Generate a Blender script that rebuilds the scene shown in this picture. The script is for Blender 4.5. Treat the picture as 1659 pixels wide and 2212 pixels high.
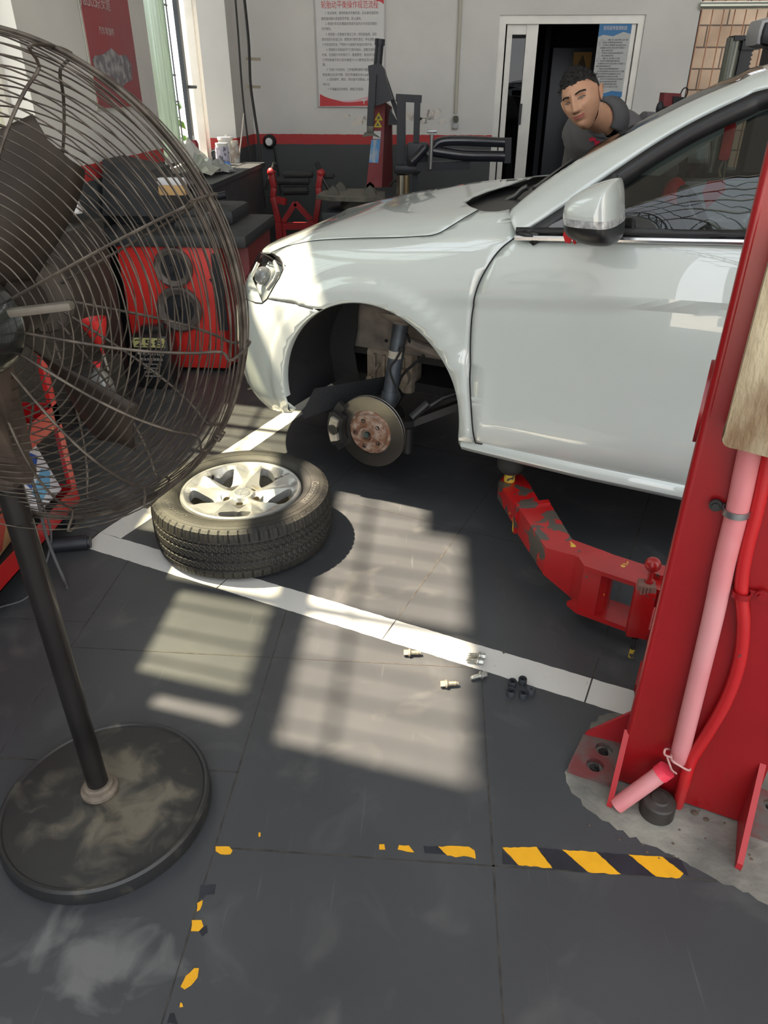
import bpy, bmesh, math, random
from mathutils import Vector, Matrix
from mathutils.bvhtree import BVHTree
from mathutils.geometry import delaunay_2d_cdt
from math import pi, sin, cos, radians, sqrt, atan2, hypot
random.seed(7)
for _o in list(bpy.data.objects): bpy.data.objects.remove(_o)
SC = bpy.context.scene
COL = SC.collection

# ------------------------------------------------------------------ camera
FPX, IW, IH = 1565.05, 1659, 2212
PIT, ROL, YAW, EYE = radians(30.4023), radians(0.1128), radians(4.0669), 1.42268
_F = Vector((-sin(YAW)*cos(PIT), cos(YAW)*cos(PIT), -sin(PIT)))
_R0 = Vector((cos(YAW), sin(YAW), 0)); _U0 = _R0.cross(_F)
_R = _R0*cos(ROL)+_U0*sin(ROL); _U = _U0*cos(ROL)-_R0*sin(ROL)
CAM = Vector((0, 0, EYE))
cd = bpy.data.cameras.new('camera'); co = bpy.data.objects.new('camera', cd); COL.objects.link(co)
cd.sensor_fit = 'VERTICAL'; cd.sensor_height = 36.0; cd.lens = 36.0*FPX/IH; cd.clip_start = .02; cd.clip_end = 200
M3 = Matrix((_R, _U, -_F)).transposed()
co.matrix_world = Matrix.Translation(CAM) @ M3.to_4x4()
SC.camera = co
# ------------------------------------------------------------------ exposure, world, sun
SC.view_settings.view_transform = 'Standard'; SC.view_settings.look = 'None'
SC.view_settings.exposure = 0.0; SC.view_settings.gamma = 1.0; SC.view_settings.use_curve_mapping = False
W = bpy.data.worlds.new('sky'); SC.world = W; W.use_nodes = True
_n = W.node_tree.nodes; _l = W.node_tree.links
_bg = _n['Background']; _tc = _n.new('ShaderNodeTexCoord'); _sx = _n.new('ShaderNodeSeparateXYZ'); _cr = _n.new('ShaderNodeValToRGB')
_l.new(_tc.outputs['Generated'], _sx.inputs[0]); _l.new(_sx.outputs['Z'], _cr.inputs[0]); _l.new(_cr.outputs[0], _bg.inputs[0])
_cr.color_ramp.elements[0].position = 0.0; _cr.color_ramp.elements[0].color = (.97, .98, .99, 1)
_cr.color_ramp.elements[1].position = .8; _cr.color_ramp.elements[1].color = (.84, .92, 1, 1)
_bg.inputs[1].default_value = 3.0
sl = bpy.data.lights.new('sun', 'SUN'); sl.energy = 25.0; sl.color = (1, .84, .63); sl.angle = radians(.9)
so = bpy.data.objects.new('sun', sl); COL.objects.link(so)
SUN = Vector((.5, -.104, -1.0)).normalized()
so.rotation_euler = SUN.to_track_quat('-Z', 'Y').to_euler(); so.location = (-4, 2, 8)

# ------------------------------------------------------------------ unprojection of measured photo points onto real planes
def ray(u, v): return _F + _R*((u-IW/2)/FPX) - _U*((v-IH/2)/FPX)
def atz(u, v, z=0.0):
    d = ray(u, v); return CAM + d*((z-EYE)/d.z)
def aty(u, v, y):
    d = ray(u, v); return CAM + d*(y/d.y)
def atx(u, v, x):
    d = ray(u, v); return CAM + d*(x/d.x)
def V(*a): return Vector(a)

# ------------------------------------------------------------------ materials
MATS = {}
def mat(name, color=(.5, .5, .5), rough=.5, metal=0.0, coat=0.0, var=0.0, vscale=8.0, bump=0.0, bscale=40.0, spec=.5, trans=0.0, emis=None, estr=0.0, color2=None, alpha=1.0, mask=(.45, .6), stretch=None, croug=.03, detail=4.0):
    if name in MATS: return MATS[name]
    m = bpy.data.materials.new(name); m.use_nodes = True; nt = m.node_tree; b = nt.nodes['Principled BSDF']
    b.inputs['Base Color'].default_value = (*color, 1); b.inputs['Roughness'].default_value = rough; b.inputs['Metallic'].default_value = metal
    b.inputs['Coat Weight'].default_value = coat; b.inputs['Coat Roughness'].default_value = croug; b.inputs['Specular IOR Level'].default_value = spec
    b.inputs['Transmission Weight'].default_value = trans; b.inputs['Alpha'].default_value = alpha
    if emis: b.inputs['Emission Color'].default_value = (*emis, 1); b.inputs['Emission Strength'].default_value = estr
    tc = nt.nodes.new('ShaderNodeTexCoord'); src = tc.outputs['Object']
    if stretch:
        mp = nt.nodes.new('ShaderNodeMapping'); mp.inputs['Scale'].default_value = stretch; nt.links.new(src, mp.inputs[0]); src = mp.outputs[0]
    if var or color2:
        nz = nt.nodes.new('ShaderNodeTexNoise'); nz.inputs['Scale'].default_value = vscale; nz.inputs['Detail'].default_value = detail; nt.links.new(src, nz.inputs['Vector'])
        r = nt.nodes.new('ShaderNodeValToRGB'); nt.links.new(nz.outputs['Fac'], r.inputs[0])
        if color2:
            r.color_ramp.elements[0].position = mask[0]; r.color_ramp.elements[1].position = mask[1]
            r.color_ramp.elements[0].color = (*color, 1); r.color_ramp.elements[1].color = (*color2, 1)
        else:
            r.color_ramp.elements[0].position = .3; r.color_ramp.elements[1].position = .7
            r.color_ramp.elements[0].color = (*[c*(1-var) for c in color], 1); r.color_ramp.elements[1].color = (*[min(1, c*(1+var)) for c in color], 1)
        nt.links.new(r.outputs[0], b.inputs['Base Color'])
    if bump:
        nb = nt.nodes.new('ShaderNodeTexNoise'); nb.inputs['Scale'].default_value = bscale; nb.inputs['Detail'].default_value = 3; nt.links.new(src, nb.inputs['Vector'])
        bp = nt.nodes.new('ShaderNodeBump'); bp.inputs['Strength'].default_value = bump; bp.inputs['Distance'].default_value = .01
        nt.links.new(nb.outputs['Fac'], bp.inputs['Height']); nt.links.new(bp.outputs[0], b.inputs['Normal'])
    MATS[name] = m; return m
def glass_mat(name, tint=(.6, .65, .65), refl=1.0, ior=1.5, rough=0.0):
    if name in MATS: return MATS[name]
    m = bpy.data.materials.new(name); m.use_nodes = True; nt = m.node_tree; nt.nodes.clear()
    o = nt.nodes.new('ShaderNodeOutputMaterial'); t = nt.nodes.new('ShaderNodeBsdfTransparent'); g = nt.nodes.new('ShaderNodeBsdfGlossy'); x = nt.nodes.new('ShaderNodeMixShader'); fr = nt.nodes.new('ShaderNodeFresnel')
    t.inputs[0].default_value = (*tint, 1); g.inputs['Roughness'].default_value = rough; ge = nt.nodes.new('ShaderNodeNewGeometry'); mr = nt.nodes.new('ShaderNodeMapRange'); mr.inputs['To Min'].default_value = ior; mr.inputs['To Max'].default_value = 1/ior; nt.links.new(ge.outputs['Backfacing'], mr.inputs['Value']); nt.links.new(mr.outputs[0], fr.inputs[0]); g.inputs[0].default_value = (refl, refl, refl, 1)
    nt.links.new(fr.outputs[0], x.inputs[0]); nt.links.new(t.outputs[0], x.inputs[1]); nt.links.new(g.outputs[0], x.inputs[2]); nt.links.new(x.outputs[0], o.inputs[0])
    MATS[name] = m; return m

# ------------------------------------------------------------------ mesh builder
def basis(n):
    n = n.normalized(); a = V(0, 0, 1) if abs(n.z) < .9 else V(1, 0, 0)
    x = a.cross(n).normalized(); return x, n.cross(x), n
def catmull(P, n=8, closed=False):
    P = [Vector(p) for p in P]; out = []; N = len(P)
    rng = range(N) if closed else range(N-1)
    for i in rng:
        p1, p2 = P[i], P[(i+1) % N]
        p0 = P[(i-1) % N] if (closed or i > 0) else p1*2-p2
        p3 = P[(i+2) % N] if (closed or i+2 < N) else p2*2-p1
        for k in range(n):
            t = k/n
            out.append(.5*((2*p1)+(p2-p0)*t+(2*p0-5*p1+4*p2-p3)*t*t+(3*p1-p0-3*p2+p3)*t**3))
    if not closed: out.append(P[-1].copy())
    return out
class MB:
    def __init__(s): s.v = []; s.f = []; s.m = []; s.cur = 0
    def add(s, vs, fs):
        b = len(s.v); s.v += [Vector(v) for v in vs]; s.f += [tuple(b+i for i in f) for f in fs]; s.m += [s.cur]*len(fs); return s
    def box(s, c, d, bev=0.0, rz=0.0, M=None):
        bm = bmesh.new(); bmesh.ops.create_cube(bm, size=1.0)
        for v in bm.verts: v.co = V(v.co.x*d[0], v.co.y*d[1], v.co.z*d[2])
        if bev: bmesh.ops.bevel(bm, geom=bm.edges[:], offset=min(bev, min(d)*.49), segments=2, affect='EDGES', profile=.6)
        T = Matrix.Translation(Vector(c)) @ (M.to_4x4() if M else Matrix.Rotation(rz, 4, 'Z'))
        bm.verts.index_update(); s.add([T @ v.co for v in bm.verts], [[v.index for v in f.verts] for f in bm.faces]); bm.free(); return s
    def bbox(s, a, b, bev=0.0): return s.box([(a[i]+b[i])/2 for i in range(3)], [abs(b[i]-a[i]) for i in range(3)], bev)
    def bar(s, p, q, w, h, up=(0, 0, 1), bev=0.0):
        p = Vector(p); q = Vector(q); z = (q-p).normalized(); u = Vector(up); x = u.cross(z)
        if x.length < 1e-4: x = V(1, 0, 0).cross(z)
        x.normalize(); y = z.cross(x); return s.box((p+q)/2, (w, h, (q-p).length), bev, M=Matrix((x, y, z)).transposed())
    def cyl(s, p, q, r, r2=None, n=20, cap=True):
        p = Vector(p); q = Vector(q); r2 = r if r2 is None else r2; x, y, z = basis(q-p)
        vs = [p+(x*cos(2*pi*i/n)+y*sin(2*pi*i/n))*r for i in range(n)]+[q+(x*cos(2*pi*i/n)+y*sin(2*pi*i/n))*r2 for i in range(n)]
        fs = [(i, (i+1) % n, n+(i+1) % n, n+i) for i in range(n)]
        if cap: fs += [tuple(range(n-1, -1, -1)), tuple(range(n, 2*n))]
        return s.add(vs, fs)
    def tube(s, pts, r, n=8, closed=False, cap=True):
        P = [Vector(p) for p in pts]; N = len(P); R_ = r if isinstance(r, (list, tuple)) else [r]*N
        vs = []; prev = None
        for i in range(N):
            if closed: t = P[(i+1) % N]-P[i-1]
            else: t = P[min(i+1, N-1)]-P[max(i-1, 0)]
            t.normalize()
            if prev is None: x, y, _ = basis(t)
            else:
                x = prev-t*prev.dot(t); x.normalize(); y = t.cross(x)
            prev = x
            vs += [P[i]+(x*cos(2*pi*k/n)+y*sin(2*pi*k/n))*R_[i] for k in range(n)]
        fs = []
        for i in range(N if closed else N-1):
            j = (i+1) % N
            for k in range(n): fs.append((i*n+k, i*n+(k+1) % n, j*n+(k+1) % n, j*n+k))
        if cap and not closed: fs += [tuple(range(n-1, -1, -1)), tuple((N-1)*n+k for k in range(n))]
        return s.add(vs, fs)
    def lathe(s, prof, o=(0, 0, 0), ax=(0, 0, 1), n=40, closed=False, fn=None):
        x, y, z = basis(Vector(ax)); o = Vector(o); vs = []; m = len(prof)
        for i in range(n):
            a = 2*pi*i/n
            for (r, h) in prof:
                if fn: r, h = fn(r, h, a)
                vs.append(o+(x*cos(a)+y*sin(a))*r+z*h)
        fs = []
        for i in range(n):
            j = (i+1) % n
            for k in range(m if closed else m-1):
                l = (k+1) % m; fs.append((i*m+k, j*m+k, j*m+l, i*m+l))
        return s.add(vs, fs)
    def ball(s, c, r, n=16, m=10, sc=(1, 1, 1)):
        c = Vector(c); vs = [c+V(0, 0, r*sc[2])]
        for j in range(1, m):
            for i in range(n): vs.append(c+V(r*sc[0]*sin(pi*j/m)*cos(2*pi*i/n), r*sc[1]*sin(pi*j/m)*sin(2*pi*i/n), r*sc[2]*cos(pi*j/m)))
        vs.append(c-V(0, 0, r*sc[2])); L = len(vs)-1; fs = [(0, 1+i, 1+(i+1) % n) for i in range(n)]
        for j in range(m-2):
            for i in range(n): fs.append((1+j*n+i, 1+(j+1)*n+i, 1+(j+1)*n+(i+1) % n, 1+j*n+(i+1) % n))
        fs += [(L, 1+(m-2)*n+(i+1) % n, 1+(m-2)*n+i) for i in range(n)]
        return s.add(vs, fs)
    def prism(s, poly, ext):     # poly: list of 3D points, ext: vector
        P = [Vector(p) for p in poly]; n = len(P); e = Vector(ext)
        nrm = V(0, 0, 0)
        for i in range(n): nrm += P[i].cross(P[(i+1) % n])
        if nrm.dot(e) > 0: P = P[::-1]
        return s.add(P+[p+e for p in P], [tuple(range(n))]+[tuple(range(2*n-1, n-1, -1))]+[(i, n+i, n+(i+1) % n, (i+1) % n) for i in range(n)])
    def grid(s, rows, closed=False):
        a = len(rows); b = len(rows[0]); fs = []
        for i in range(a-1):
            for j in range(b if closed else b-1):
                k = (j+1) % b; fs.append((i*b+j, i*b+k, (i+1)*b+k, (i+1)*b+j))
        return s.add([p for r in rows for p in r], fs)
    def mapv(s, fn): s.v = [fn(v) for v in s.v]; return s
    def build(s, name, mt, parent=None, smooth=35, local=False):
        me = bpy.data.meshes.new(name); vs = s.v
        if parent is not None and not local:
            r = parent
            while r.parent: r = r.parent
            Mi = (Matrix.Translation(r.location) @ r.rotation_euler.to_matrix().to_4x4()).inverted(); vs = [Mi @ v for v in vs]
        me.from_pydata([tuple(v) for v in vs], [], s.f)
        for m in (mt if isinstance(mt, (list, tuple)) else [mt]): me.materials.append(m)
        if any(s.m): me.polygons.foreach_set('material_index', s.m)
        if smooth:
            me.polygons.foreach_set('use_smooth', [True]*len(me.polygons))
            if smooth < 180: me.set_sharp_from_angle(angle=radians(smooth))
        me.update(); o = bpy.data.objects.new(name, me); COL.objects.link(o)
        if parent is not None: o.parent = parent
        return o
def tag(o, label=None, cat=None, group=None, kind=None):
    if label: o['label'] = label
    if cat: o['category'] = cat
    if group: o['group'] = group
    if kind: o['kind'] = kind
    return o
def thing(name, label, cat, loc=(0, 0, 0), rz=0.0, group=None):
    o = bpy.data.objects.new(name, None); COL.objects.link(o); o.location = loc; o.rotation_euler = (0, 0, rz); o.empty_display_size = .05
    return tag(o, label, cat, group)
def struct(name, mb, mt, parent=None, smooth=30):
    o = mb.build(name, mt, parent, smooth)
    if parent is None: o['kind'] = 'structure'
    return o
def dup(root, loc, rz=None, label=None):
    r = root.copy(); COL.objects.link(r); r.location = loc
    if rz is not None: r.rotation_euler = (0, 0, rz)
    if label: r['label'] = label
    for ch in list(root.children):
        c = ch.copy(); COL.objects.link(c); c.parent = r
        for g in list(ch.children):
            d = g.copy(); COL.objects.link(d); d.parent = c
    return r
def text_mb(txt, origin, xdir, ydir, size, depth=.0006, mb=None, align='LEFT', width=None, curve=None, font_scale=1.0, res=2):
    """real letters as a mesh: origin = left baseline, xdir/ydir = reading and up directions"""
    cu = bpy.data.curves.new('t', 'FONT'); cu.body = txt; cu.size = size; cu.extrude = depth/2; cu.resolution_u = res; cu.align_x = align
    ob = bpy.data.objects.new('t', cu); COL.objects.link(ob); dg = bpy.context.evaluated_depsgraph_get(); dg.update()
    me = bpy.data.meshes.new_from_object(ob.evaluated_get(dg)); vs = [v.co.copy() for v in me.vertices]; fs = [tuple(p.vertices) for p in me.polygons]
    bpy.data.objects.remove(ob); bpy.data.curves.remove(cu); bpy.data.meshes.remove(me)
    if width and vs:
        x0 = min(v.x for v in vs); x1 = max(v.x for v in vs); k = width/max(1e-6, x1-x0)
        for v in vs: v.x = (v.x-x0)*k
    X = Vector(xdir).normalized(); Y = Vector(ydir).normalized(); Z = X.cross(Y); O_ = Vector(origin or (0, 0, 0))
    if mb is None: mb = MB()
    if curve: mb.add([curve(v) for v in vs], fs)
    else: mb.add([O_+X*v.x+Y*v.y+Z*v.z for v in vs], fs)
    return mb

# ================================================================== SETTING
XL, YB, ZC = -1.9, 7.2, 5.2
TS = .6
def floor_mat():
    m = bpy.data.materials.new('floor_tiles'); m.use_nodes = True; nt = m.node_tree; N = nt.nodes; L = nt.links; b = N['Principled BSDF']
    g = N.new('ShaderNodeNewGeometry')
    def noise(sc, det, src=None, dist=0):
        n = N.new('ShaderNodeTexNoise'); n.inputs['Scale'].default_value = sc; n.inputs['Detail'].default_value = det; n.inputs['Distortion'].default_value = dist
        L.new(src or g.outputs['Position'], n.inputs['Vector']); return n
    def ramp(src, a, ca, b_, cb):
        r = N.new('ShaderNodeValToRGB'); L.new(src, r.inputs[0]); e = r.color_ramp.elements; e[0].position = a; e[1].position = b_
        e[0].color = (*ca, 1); e[1].color = (*cb, 1); return r
    base = ramp(noise(1.6, 5).outputs['Fac'], .3, (.041, .043, .047), .72, (.062, .065, .070))
    dust = ramp(noise(5, 8, dist=1.2).outputs['Fac'], .56, (0, 0, 0), .8, (1, 1, 1))
    mx = N.new('ShaderNodeMix'); mx.data_type = 'RGBA'; L.new(base.outputs[0], mx.inputs[6]); mx.inputs[7].default_value = (.17, .165, .155, 1)
    mm = N.new('ShaderNodeMath'); mm.operation = 'MULTIPLY'; mm.inputs[1].default_value = .33; L.new(dust.outputs[0], mm.inputs[0]); L.new(mm.outputs[0], mx.inputs[0])
    # fine scratches
    mp = N.new('ShaderNodeMapping'); mp.inputs['Scale'].default_value = (90, 4, 1); mp.inputs['Rotation'].default_value = (0, 0, .6); L.new(g.outputs['Position'], mp.inputs[0])
    sc = ramp(noise(1, 3, mp.outputs[0]).outputs['Fac'], .68, (0, 0, 0), .74, (1, 1, 1))
    m2 = N.new('ShaderNodeMath'); m2.operation = 'MULTIPLY'; m2.inputs[1].default_value = .12; L.new(sc.outputs[0], m2.inputs[0])
    mx2 = N.new('ShaderNodeMix'); mx2.data_type = 'RGBA'; L.new(mx.outputs[2], mx2.inputs[6]); mx2.inputs[7].default_value = (.25, .25, .25, 1); L.new(m2.outputs[0], mx2.inputs[0])
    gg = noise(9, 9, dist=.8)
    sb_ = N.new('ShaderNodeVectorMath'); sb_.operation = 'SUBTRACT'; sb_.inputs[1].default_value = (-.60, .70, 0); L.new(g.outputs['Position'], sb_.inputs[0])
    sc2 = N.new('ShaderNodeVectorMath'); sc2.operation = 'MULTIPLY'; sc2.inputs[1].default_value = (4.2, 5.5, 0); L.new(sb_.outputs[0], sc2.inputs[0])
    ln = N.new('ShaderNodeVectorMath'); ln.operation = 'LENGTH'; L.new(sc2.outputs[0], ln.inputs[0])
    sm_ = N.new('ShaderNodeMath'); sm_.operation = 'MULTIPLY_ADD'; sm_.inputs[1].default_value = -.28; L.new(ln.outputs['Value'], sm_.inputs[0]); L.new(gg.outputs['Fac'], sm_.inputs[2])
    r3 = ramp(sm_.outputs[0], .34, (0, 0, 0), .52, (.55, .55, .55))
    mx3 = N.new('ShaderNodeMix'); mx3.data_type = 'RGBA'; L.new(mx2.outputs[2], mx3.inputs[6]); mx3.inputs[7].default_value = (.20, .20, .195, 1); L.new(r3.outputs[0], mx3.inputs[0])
    L.new(mx3.outputs[2], b.inputs['Base Color'])
    rr = ramp(noise(3, 4).outputs['Fac'], .3, (.33, .33, .33), .7, (.5, .5, .5)); L.new(rr.outputs[0], b.inputs['Roughness'])
    b.inputs['Specular IOR Level'].default_value = .45
    return m
FLOOR = floor_mat()
GROUT = mat('grout', (.045, .04, .035), .9, var=.6, vscale=30)
WLINE = mat('white_tile_strip', (.60, .59, .56), .35, color2=(.42, .38, .3), vscale=60, mask=(.66, .8))
fl = MB(); fl.bbox((-2.3, -2.6, -.1), (6, YB+.2, 0)); struct('floor', fl, FLOOR, smooth=0)

# bay directions (tiles of the lift bay are laid at an angle to the room)
PHI = radians(-21.012); BT = V(cos(PHI), sin(PHI), 0); BN = V(-sin(PHI), cos(PHI), 0)
def bay(s, d, z=0): r = BT*s+BN*d; r.z = z; return r
# grout lines, as one thin recessed-looking strip mesh with broken, dirty edges
gr = MB()
def seam(p, q, w=.0035, mb=None, z=.0006):
    p = Vector(p); q = Vector(q); n = max(2, int((q-p).length/.05)); t = (q-p).normalized(); nn = V(-t.y, t.x, 0); A = []; B = []
    for i in range(n+1):
        c = p+(q-p)*i/n; ww = w*(.6+.8*random.random())/2; A.append(V(c.x, c.y, z)+nn*ww); B.append(V(c.x, c.y, z)-nn*ww)
    (mb or gr).grid([A, B])
GX0, GY0, GR = -.7236*TS, 1.5975*TS, 1.0122*TS
C1, C2, G1, D1, D2, E0 = [k*TS for k in (2.5211, 2.6878, 3.6724, -3.022, -3.1908, -2.1904)]
def clip_line(p, q):     # keep the part of a room-grid line lying on the near side of the bay strip
    p = Vector(p); q = Vector(q); a = p.dot(BN)-C1; b = q.dot(BN)-C1
    if a > 0 and b > 0: return None
    if a <= 0 and b <= 0: return p, q
    t = a/(a-b); x = p+(q-p)*t
    return (p, x) if a <= 0 else (x, q)
for i in range(-3, 5):
    s_ = clip_line((GX0+i*TS, .2, 0), (GX0+i*TS, 3.2, 0))
    if s_: seam(*s_)
for j in range(-1, 3):
    s_ = clip_line((GX0-(0 if j != 1 else TS), GY0+j*GR, 0), (3, GY0+j*GR, 0))
    if s_: seam(*s_)
seam((-2.0, GY0+.62*TS*2-.02, 0), (GX0-TS, GY0+.62*TS*2-.02, 0)); seam((-2, GY0+.2, 0), (GX0, GY0+.2-.0, 0))
for i in range(-3, 6): seam(bay(E0+i*TS*1.0015, C1), bay(E0+i*TS*1.0015, G1+TS*5))
for j in range(0, 6): seam(bay(-1.83, G1+j*TS), bay(4, G1+j*TS))
for i in range(-6, 4):
    seam(bay(D2-.6, C1+.1+i*0+TS*(i+6)), bay(D2, C1+.1+TS*(i+6)))
struct('trim_1', gr, GROUT, smooth=0)
ws = MB()
def strip(a, b, c, d, z=.0004, n=60, mb=None):
    A = []; B = []
    for i in range(n+1):
        t = i/n; A.append(a+(b-a)*t+V(random.uniform(-.0012, .0012), random.uniform(-.0012, .0012), z)); B.append(d+(c-d)*t+V(random.uniform(-.0012, .0012), random.uniform(-.0012, .0012), z))
    (mb or ws).grid([A, B])
strip(bay(D2+.02, C1), bay(.02, C1), bay(.0, C2), bay(D2-.0, C2), n=110)
strip(bay(D1, C2-.001), bay(D1, C1+TS*5), bay(D2, C1+TS*5), bay(D2, C2-.001), n=90)
struct('trim_2', ws, WLINE, smooth=0)
# worn concrete around the post base
CONC = mat('bare_concrete', (.13, .125, .11), .9, color2=(.33, .31, .26), vscale=7, mask=(.4, .75), bump=.6, bscale=25)
pc = [(1290, 1556), (1250, 1610), (1222, 1680), (1260, 1735), (1330, 1790), (1400, 1825), (1480, 1862), (1560, 1905), (1659, 1950), (1800, 2010), (1900, 1850), (1800, 1600), (1560, 1480), (1400, 1480), (1370, 1545), (1320, 1540)]
pts = [atz(u, v, .0) for u, v in pc]; pts = [p+V(0, 0, .0012) for p in catmull(pts, 5, True)]
pts = [p+V(random.uniform(-.006, .006), random.uniform(-.006, .006), 0) for p in pts]
cm = MB(); cm.prism(pts, (0, 0, -.001)); struct('trim_3', cm, CONC, smooth=0)

# ---- walls
def wall_mat(name, upper, red, grey, z_red=1.065, z_grey=.985, stain=True):
    m = bpy.data.materials.new(name); m.use_nodes = True; nt = m.node_tree; N = nt.nodes; L = nt.links; b = N['Principled BSDF']
    g = N.new('ShaderNodeNewGeometry'); s = N.new('ShaderNodeSeparateXYZ'); L.new(g.outputs['Position'], s.inputs[0])
    def step(z, lo, hi):
        c = N.new('ShaderNodeMath'); c.operation = 'GREATER_THAN'; c.inputs[1].default_value = z
        nz = N.new('ShaderNodeTexNoise'); nz.inputs['Scale'].default_value = 25; L.new(g.outputs['Position'], nz.inputs['Vector'])
        a = N.new('ShaderNodeMath'); a.operation = 'MULTIPLY_ADD'; a.inputs[1].default_value = .012; L.new(nz.outputs['Fac'], a.inputs[0]); L.new(s.outputs['Z'], a.inputs[2]); L.new(a.outputs[0], c.inputs[0])
        x = N.new('ShaderNodeMix'); x.data_type = 'RGBA'; L.new(c.outputs[0], x.inputs[0])
        if isinstance(lo, tuple): x.inputs[6].default_value = (*lo, 1)
        else: L.new(lo, x.inputs[6])
        if isinstance(hi, tuple): x.inputs[7].default_value = (*hi, 1)
        else: L.new(hi, x.inputs[7])
        return x.outputs[2]
    nz = N.new('ShaderNodeTexNoise'); nz.inputs['Scale'].default_value = 2.2; nz.inputs['Detail'].default_value = 8; L.new(g.outputs['Position'], nz.inputs['Vector'])
    r = N.new('ShaderNodeValToRGB'); L.new(nz.outputs['Fac'], r.inputs[0]); r.color_ramp.elements[0].position = .3; r.color_ramp.elements[1].position = .7
    r.color_ramp.elements[0].color = (*[c*.88 for c in upper], 1); r.color_ramp.elements[1].color = (*upper, 1)
    col = r.outputs[0]
    o = step(z_grey, grey, red); o = step(z_red, o, col)
    L.new(o, b.inputs['Base Color']); b.inputs['Roughness'].default_value = .62
    return m
WALLM = wall_mat('painted_wall', (.645, .64, .62), (.42, .035, .035), (.055, .062, .066))
JAMBM = mat('white_plaster_reveal', (.8, .79, .77), .7)
T = .24
# back wall with a door opening and a barred window opening at the right
DX0, DX1, DZ = .43, 1.60, 1.93
wb = MB(); wb.bbox((XL-T, YB, 0), (DX0, YB+T, ZC)); wb.bbox((DX0, YB, DZ), (DX1, YB+T, ZC)); wb.bbox((DX1, YB, 0), (2.02, YB+T, ZC)); wb.bbox((2.02, YB, 0), (4.4, YB+T, .8)); wb.bbox((2.02, YB, 2.6), (4.4, YB+T, ZC)); wb.bbox((4.4, YB, 0), (6, YB+T, ZC))
struct('wall_back', wb, WALLM, smooth=0)
# left wall: one tall glazed opening that lets the sun in, one far window with bars
wl = MB()
LY0, LY1 = 1.565, 3.72; FY0, FY1 = 5.40, 6.78
def lw(y0, y1, z0, z1): wl.bbox((XL-T, y0, z0), (XL, y1, z1))
lw(-2.6, LY0, 0, ZC); lw(LY0, 2.12, 0, 2.2); lw(2.12, LY1, 0, .9); lw(LY0, LY1, 4.52, ZC); lw(2.72, LY1, 4.25, 4.52); lw(LY1, FY0, 0, ZC); lw(FY0, FY1, 0, .85); lw(FY0, FY1, 2.5, ZC); lw(FY1, YB, 0, ZC)
struct('wall_left', wl, WALLM, smooth=0)
wr = MB(); wr.bbox((6, -2.6, 0), (6.2, YB+T, ZC)); struct('wall_right', wr, WALLM, smooth=0)
jb = MB(); jb.bbox((XL-T-.002, LY1-.004, .9), (XL+.004, LY1+.0, 4.52)); jb.bbox((XL-T, LY0, .0), (XL-T+.0, LY0, .0))
jb.bbox((XL-T, FY1-.004, .85), (XL, FY1, 2.5)); struct('trim_4', jb, JAMBM, smooth=0)
# pilaster in the back left corner
pl = MB(); pl.bbox((XL, 6.55, 0), (-1.68, YB, ZC)); struct('trim_5', pl, WALLM, smooth=0)
# window frames
ALU = mat('aluminium_frame', (.62, .61, .57), .45, .3, var=.06)
BARM = mat('rusty_bar', (.10, .055, .04), .7, .3, color2=(.2, .09, .05), vscale=40)
STEEL = mat('painted_steel_bar', (.07, .08, .09), .5, .4)
w1 = MB()
x0 = XL-.12
for (y0, y1, z0, z1) in [(LY0, LY1, 3.12, 3.27), (LY0, LY1, 4.47, 4.52), (LY0, 1.625, 2.2, 3.2), (1.675, 1.735, 2.2, 3.2), (1.625, 1.675, 2.2, 2.55), (2.12, LY1, .9, .98)]: w1.bbox((x0-.03, y0, z0), (x0+.03, y1, z1))
for y in (LY0+.02, 2.14, 3.1, LY1-.03): w1.bbox((x0-.025, y-.02, 2.2 if y < 2.1 else .9), (x0+.025, y+.02, 4.52))
struct('window_1', w1, ALU)
wp1 = MB(); wp1.grid([[V(x0, LY0+.17, 2.2), V(x0, 2.12, 2.2), V(x0, LY1-.06, 2.2)], [V(x0, LY0+.17, 3.12), V(x0, 2.12, 3.12), V(x0, LY1-.06, 3.12)]]); wp1.grid([[V(x0, 2.16, .98), V(x0, LY1-.06, .98)], [V(x0, 2.16, 2.2), V(x0, LY1-.06, 2.2)]]); wp1.build('window_pane', glass_mat('dusty_pane', (.80, .84, .72), .8), bpy.data.objects['window_1'])
g1 = MB(); y = LY0+.12
while y < LY1-.03:
    g1.cyl((x0-.08, y, 2.2 if y < 2.14 else .9), (x0-.08, y, 4.52), .007, n=6); y += .125
for z in (1.5, 2.45, 3.75): g1.cyl((x0-.08, LY0 if z > 2.2 else 2.12, z), (x0-.08, LY1, z), .011, n=6)
g1.bar((x0-.08, LY1-.3, .9), (x0-.08, LY1-.3, 4.52), .045, .03)
tag(g1.build('window_grille', BARM), 'rusty barred grille outside the tall window left behind the fan', 'window bars')
# added board outside, out of view, blocks sun through the lower panes
sun_stop = MB(); sun_stop.bbox((-2.98, 1.2, 3.0), (-2.60, 4.2, 3.06)); struct('sun_stop_board', sun_stop, ALU)
w2 = MB()
for (y0, y1, z0, z1) in [(FY0, FY1, .85, .9), (FY0, FY1, 2.45, 2.5)]: w2.bbox((x0-.03, y0, z0), (x0+.03, y1, z1))
for y in (FY0+.02, 6.04, FY1-.02): w2.bbox((x0-.03, y-.025, .85), (x0+.03, y+.025, 2.5))
struct('window_2', w2, ALU)
gp = MB(); ys = [FY0+.02+.62*i/40 for i in range(41)]
gp.grid([[V(x0+.035+.012*sin(i*1.9), y, z) for i, y in enumerate(ys)] for z in (.92, 2.45)])
tag(gp.build('window_curtain', mat('green_film', (.42, .58, .47), .5, trans=.25, var=.15, vscale=10, stretch=(1, 8, .4)), smooth=180), 'pale green film curtain over the far left window pane', 'curtain')
ug = MB(); y = 6.06
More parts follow.
